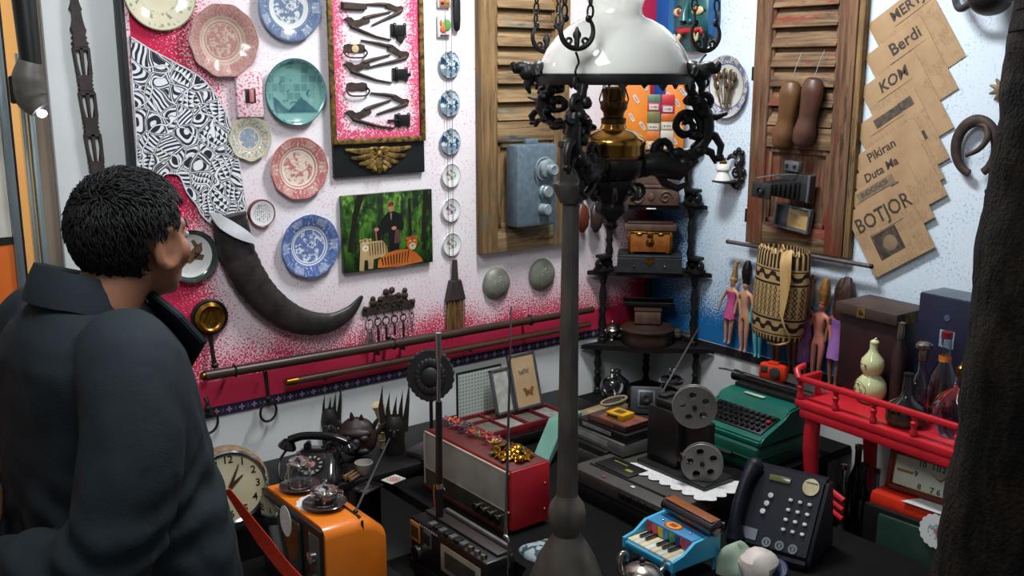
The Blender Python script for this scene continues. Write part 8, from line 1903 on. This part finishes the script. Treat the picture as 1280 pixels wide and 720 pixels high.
# jacket
n = NT('dark_navy_cotton'); o = n.obj(); f = n.step(n.noise(o, 5, 3), .3, .7); wv = n.noise(n.mapv(o, (1, 1, 1)), 320, 2)
n.bump(n.add(n.mul(wv, .3), n.noise(o, 16, 4, .6, .8)), .35, .006)
m_jack = n.done(n.mix(f, lin((38, 45, 51)), lin((29, 36, 41))), .8, 0, .2)
g = G(); g.use(m_jack); rings = []
for (z, a, b, cy) in ((.745, .250, .190, .02), (.80, .252, .196, .024), (.90, .244, .184, .024), (1.0, .236, .170, .018), (1.10, .232, .160, .012), (1.19, .228, .150, .006), (1.255, .222, .140, .0), (1.295, .190, .122, -.002), (1.325, .125, .100, -.006), (1.350, .086, .086, -.006)):
    rings.append([g.v((a * math.copysign(abs(math.cos(q)) ** .85, math.cos(q)), cy + b * math.copysign(abs(math.sin(q)) ** .9, math.sin(q)), z)) for q in [2 * PI * j / 48 for j in range(48)]])
g.ringskin(rings)
for s_ in (-1, 1):
    g.tube(catmull([(s_ * .130, -.005, 1.285), (s_ * .190, -.012, 1.262), (s_ * .256, -.045, 1.16), (s_ * .285, -.085, 1.06), (s_ * .280, -.115, .985), (s_ * .200, -.175, .945), (s_ * .11, -.215, .932), (s_ * .05, -.236, .928 - .02 * s_)], 5), [.075, .088, .084, .080, .080, .074, .062, .050], 26)
g.voxel(.0085, 3, .5)
g.bm.normal_update()
for v_ in g.bm.verts:
    p = v_.co; low = max(0, min(1, (1.30 - p.z) / .35))
    # hanging folds: stretched noise, diagonal pulls from the shoulder and elbow
    w1 = noise.noise(Vector((p.x * 9 + p.z * 4, p.y * 9, p.z * 2.4 + 3)))
    w2 = noise.noise(Vector((p.x * 20, p.y * 20 + p.z * 9, p.z * 8)))
    el = math.exp(-((p.z - .98) / .09) ** 2) * (1 if abs(p.x) > .12 else .4)
    w3 = math.sin((p.z * 1.0 + p.x * .5 * (1 if p.x > 0 else -1)) * 95 + w1 * 4) * el
    v_.co += v_.normal * (w1 * .017 * low + w2 * .007 * (.3 + low) + w3 * .0055)
g.out('jacket', man, None, 0)
# collar folded down round the neck, lapel points at the front
g = G(); g.use(m_jack); rings = []
for k in range(37):
    a = rad(112) + rad(316) * k / 36                         # open at the front
    e_ = min(1, min(k, 36 - k) / 6)
    prof_ = [(.070, 1.372), (.072, 1.400), (.078, 1.408), (.090, 1.384), (.100 + .014 * (1 - e_), 1.352 - .022 * (1 - e_)), (.102, 1.344 - .02 * (1 - e_)), (.088, 1.366), (.076, 1.388)]
    rings.append([g.v((r_ * 1.02 * math.cos(a), .006 + r_ * 1.08 * math.sin(a), z_ - .014 - .030 * math.sin(a))) for r_, z_ in prof_])
g.ringskin(rings); g.jitter(.002, 40); g.out('collar', man, None, 60)
for s_ in (-1, 1):
    g = G(); g.use(m_jack); P4 = [Vector(p) for p in ((s_ * .045, .085, 1.365), (s_ * .125, .112, 1.318), (s_ * .140, .150, 1.262), (s_ * .095, .158, 1.235), (s_ * .035, .150, 1.16), (s_ * .022, .118, 1.30))]
    a_ = [g.v(p) for p in P4]; b_ = [g.v(p + Vector((0, .012, .003))) for p in P4]; g.f(list(reversed(a_))); g.f(b_)
    for k in range(6): g.f([a_[k], a_[(k + 1) % 6], b_[(k + 1) % 6], b_[k]])
    bmesh.ops.bevel(g.bm, geom=g.bm.edges[:], offset=.003, segments=2, affect='EDGES'); g.out('lapel', man, None, 40)
m_trou = mat('dark_trousers', (30, 30, 34), .8, col2=(22, 22, 26), sc=20)
g = G(); g.use(m_trou); g.ball((0, .0, .80), (.185, .135, .10), 24, 12)
for s_ in (-1, 1): g.tube([(s_ * .088, 0, .82), (s_ * .095, .012, .46), (s_ * .095, .0, .075)], [.105, .076, .062], 20)
g.voxel(.011, 3); g.jitter(.004, 18); g.out('trousers', man, None, 0)
for s_ in (-1, 1):
    g = G(); g.use(m_blackp); g.tube(catmull([(s_ * .093, -.08, .045), (s_ * .095, -.02, .056), (s_ * .10, .08, .046), (s_ * .105, .17, .036)], 4), [.036, .050, .050, .028], 16, flat=.85)
    for v_ in g.bm.verts: v_.co.z = max(v_.co.z, .002)
    g.out('shoe', man, None, 60)
# orange-red strap hanging in front of him
a = PD(284, 612, 1.93); b = PD(318, 660, 1.97); c_ = PD(352, 705, 2.0); d_ = PD(384, 742, 2.02); e_ = PD(400, 790, 2.02)
g = G(); g.use(mat('orange_red_webbing', (222, 60, 28), .6, col2=(200, 48, 22), sc=120)); cp_ = catmull([a, b, c_, d_, e_], 6); rings = []
for k, p in enumerate(cp_):
    w_ = (.006 + .0085 * min(1, k / 8)); tn = (cp_[min(k + 1, len(cp_) - 1)] - cp_[max(k - 1, 0)]).normalized(); sd = tn.cross(DV).normalized(); nn_ = sd.cross(tn)
    rings.append([g.v(p + sd * w_ * x_ + nn_ * .0012 * y_) for x_, y_ in ((-1, -1), (1, -1), (1, 1), (-1, 1))])
g.ringskin(rings); solo(g, 'webbing_strap', Matrix(), 'bright orange-red webbing strap hanging beside the navy jacket before the orange television', 'strap')
# ------------------------------------------------------------------ far left: carved pendant, spotlight, things in the back room
p = PL(104, 100, -.045)
t = thing('carved_pendant', T((p.x, .043, p.z)) @ WL, 'long dark carved wooden pendant with pierced sections on the white pier', 'wall carving')
m_cpw = mat('dark_carved_pendant', (58, 46, 42), .6, col2=(40, 32, 30), sc=30)
zt_ = PL(98, -30, -.045).z - p.z; zb_ = PL(120, 250, -.045).z - p.z
def sec(z): return PL(0, 0).z
def pz(py): return PL(104, py, -.045).z - p.z
def pxx(px, py): return PL(px, py, -.045).x - p.x
def cxl(py): return 90 + (py + 8) * .136                      # axis of the pendant in the photo
def disc_stack(g, ys, ws):
    L_ = []; R_ = []
    for y_, w_ in zip(ys, ws): L_.append((pxx(cxl(y_) - w_, y_), pz(y_))); R_.append((pxx(cxl(y_) + w_, y_), pz(y_)))
    g.prism(L_ + list(reversed(R_)), .002, .016, bev=.002)
g = G(); g.use(m_cpw); disc_stack(g, [-40, -12, 2, 12, 14, 26, 38, 41, 44, 47, 50, 54, 57, 60], [2, 3, 4, 8, 5, 6, 10, 9, 6, 10, 6, 11, 7, 9]); g.out('finial', t)
for k, (y0, y1) in enumerate(((60, 96), (116, 149), (168, 204))):
    g = G(); g.use(m_cpw)
    for s_ in (-1, 1):
        g.prism([(pxx(cxl(y0) + s_ * 11, y0), pz(y0)), (pxx(cxl(y0) + s_ * 7, y0), pz(y0)), (pxx(cxl((y0 + y1) / 2) + s_ * 7.5, (y0 + y1) / 2), pz((y0 + y1) / 2)), (pxx(cxl(y1) + s_ * 4, y1), pz(y1)), (pxx(cxl(y1) + s_ * 10, y1 - 3), pz(y1 - 3))][::s_], .002, .016, bev=.0015)
    g.prism([(pxx(cxl(y0) - 2.2, y0), pz(y0)), (pxx(cxl(y0) + 2.2, y0), pz(y0)), (pxx(cxl(y1) + 1.2, y1), pz(y1)), (pxx(cxl(y1) - 1.2, y1), pz(y1))], .002, .016)
    for yy in (y0, y1): g.prism([(pxx(cxl(yy) - 10, yy), pz(yy - 2)), (pxx(cxl(yy) + 10, yy), pz(yy - 2)), (pxx(cxl(yy) + 9, yy), pz(yy + 3)), (pxx(cxl(yy) - 9, yy), pz(yy + 3))], .002, .016, bev=.001)
    g.out('pierced_section', t)
for k, y0 in enumerate((98, 151, 206)): g = G(); g.use(m_cpw); disc_stack(g, [y0, y0 + 3, y0 + 5, y0 + 8, y0 + 10, y0 + 13, y0 + 16], [8, 10, 6, 10, 6, 10, 8]); g.out('notched_neck', t)
# spotlight
p = PD(42, 112, 2.62); t = thing('spotlight', T(p) @ Rz(-.6), 'small grey spotlight with a bright white bulb hanging at the doorway', 'spotlight')
g = G(); g.use(mat('grey_brown_housing', (98, 92, 84), .5, col2=(70, 66, 60), sc=14)); g.tube(catmull([(0, 0, .07), (-.01, 0, .03), (-.008, 0, -.02), (.012, 0, -.05)], 5), [.028, .040, .040, .026], 18); g.out('housing', t)
g = G(); g.use(m_black).box((-.03, .0, .0), (.045, .05, .07), .006); g.out('bracket', t)
g = G(); g.use(m_black); g.tube([(.0, 0, .06), (-.004, 0, .30), (-.012, 0, .62)], [.026, .030, .032], 16); g.out('hanging_tube', t)
g = G(); g.use(glow('cold_white_bulb', (225, 235, 255), 14.0)).ball((.020, -.012, -.060), (.012, .012, .010)); g.out('bulb', t)
# shelf of the back room seen through the doorway
t = thing('back_room_shelf', MT((-2.38, 1.30, 0)), 'low pale cabinet in the warm back room', 'cabinet')
g = G(); g.use(m_warm).box((0, 0, .40), (.9, .4, .80), .01); g.out('carcass', t); g = G(); g.use(m_jamb).box((0, -.205, .4), (.80, .01, .66), .004); g.out('door', t)
t = thing('potted_plant', MT((-2.50, 1.20, .801)), 'red potted green plant in the back room', 'plant')
g = G(); g.use(mat('red_pot', (176, 30, 30), .4)).lathe([(.04, 0), (.055, .08), (.05, .085)], 24); g.out('pot', t)
g = G(); g.use(mat('leaf_dark_green', (60, 96, 40), .5, col2=(100, 120, 50), sc=30)); rr = random.Random(2)
for k in range(34): a = rr.uniform(0, 6.28); g.at(T((.03 * math.cos(a), .03 * math.sin(a), .12 + rr.random() * .13)) @ Rz(a) @ Ry(rr.uniform(-.8, .3))).ball((.03, 0, 0), (.034, .014, .003), 8, 5)
g.at().out('foliage', t)
t = thing('black_wall_phone', T((-2.47, 1.995, 1.62)) @ WL, 'black wall telephone with yellow card in the back room', 'telephone')
g = G(); g.use(m_black).box((0, 0, .03), (.15, .22, .06), .01); g.out('body', t); g = G(); g.use(mat('yellow_card', (216, 160, 40), .5)).box((0, .04, .062), (.09, .05, .003)); g.out('card', t)
# ------------------------------------------------------------------ small pieces belong to the part they sit on
NEST = {'typewriter': {'key': 'keyboard_well', 'platen_knob': 'platen', 'name_badge': 'shell', 'paper_bail': 'platen'},
 'push_button_payphone': {'push_button': 'body', 'round_button': 'body', 'display': 'body', 'coin_slot': 'body', 'instruction_label': 'body', 'service_symbol': 'body'},
 'round_clock': {'numeral': 'dial', 'hour_hand': 'dial', 'minute_hand': 'dial'}, 'oblong_clock': {'numeral': 'dial', 'hour_hand': 'dial', 'minute_hand': 'dial', 'maker_bar': 'dial', 'gilt_edge': 'frame'},
 'orange_television': {'tuning_knob': 'control_strip', 'screen': 'front_bezel'}, 'red_television': {'screen': 'bezel', 'knob': 'bezel'}, 'table_radio': {'knob': 'dial_panel', 'side_stud': 'cabinet'},
 'cassette_recorder': {'piano_key': 'body', 'top_knob': 'body', 'volume_knob': 'body', 'script_lettering': 'body'}, 'louvred_shutter': {'panel_moulding': 'lower_panel', 'hinge': 'stile'},
 'rotary_telephone': {'finger_hole': 'finger_wheel', 'centre_label': 'finger_wheel'}, 'toy_piano': {'white_key': 'key_bed', 'black_key': 'key_bed', 'lid_emblem': 'top_lid', 'rivet': 'top_lid', 'colour_label': 'fascia'},
 'film_projector': {'control_knob': 'film_gate', 'lens': 'film_gate', 'vent_cap': 'lamp_house'}, 'hanging_oil_lamp': {'burner': 'brass_font', 'gallery_prong': 'brass_font', 'winged_finial': 'shade_ring'},
 'canvas_photo': {'standing_man': 'forest_print', 'white_tiger': 'forest_print', 'orange_tiger': 'forest_print'}, 'gold_casket': {'lock_plate': 'casket_body', 'corner_strip': 'casket_body', 'hinge_plate': 'casket_body'},
 'video_recorder': {'key': 'lower_deck', 'label_print': 'cassette_door'}, 'display_board': {'gilt_moulding': 'backboard'}, 'woven_basket': {'rim_loop': 'basket_body'}, 'display_case': {'compartment': 'tray'},
 'lidded_glass': {'tea': 'tumbler'}, 'key_rack': {'hook': 'rack_plate'}, 'carved_chest': {'carved_front': 'chest_body'}, 'folding_camera': {'lens_board': 'bellows'}}
base = lambda nm: nm.split('.')[0]
for r in [o for o in bpy.data.objects if o.parent is None and base(o.name) in NEST]:
    mp_ = NEST[base(r.name)]; kids = list(r.children)
    for c in kids:
        tgt = mp_.get(base(c.name))
        if tgt:
            p_ = next((k for k in kids if base(k.name) == tgt), None)
            if p_ is not None and p_ is not c: c.parent = p_
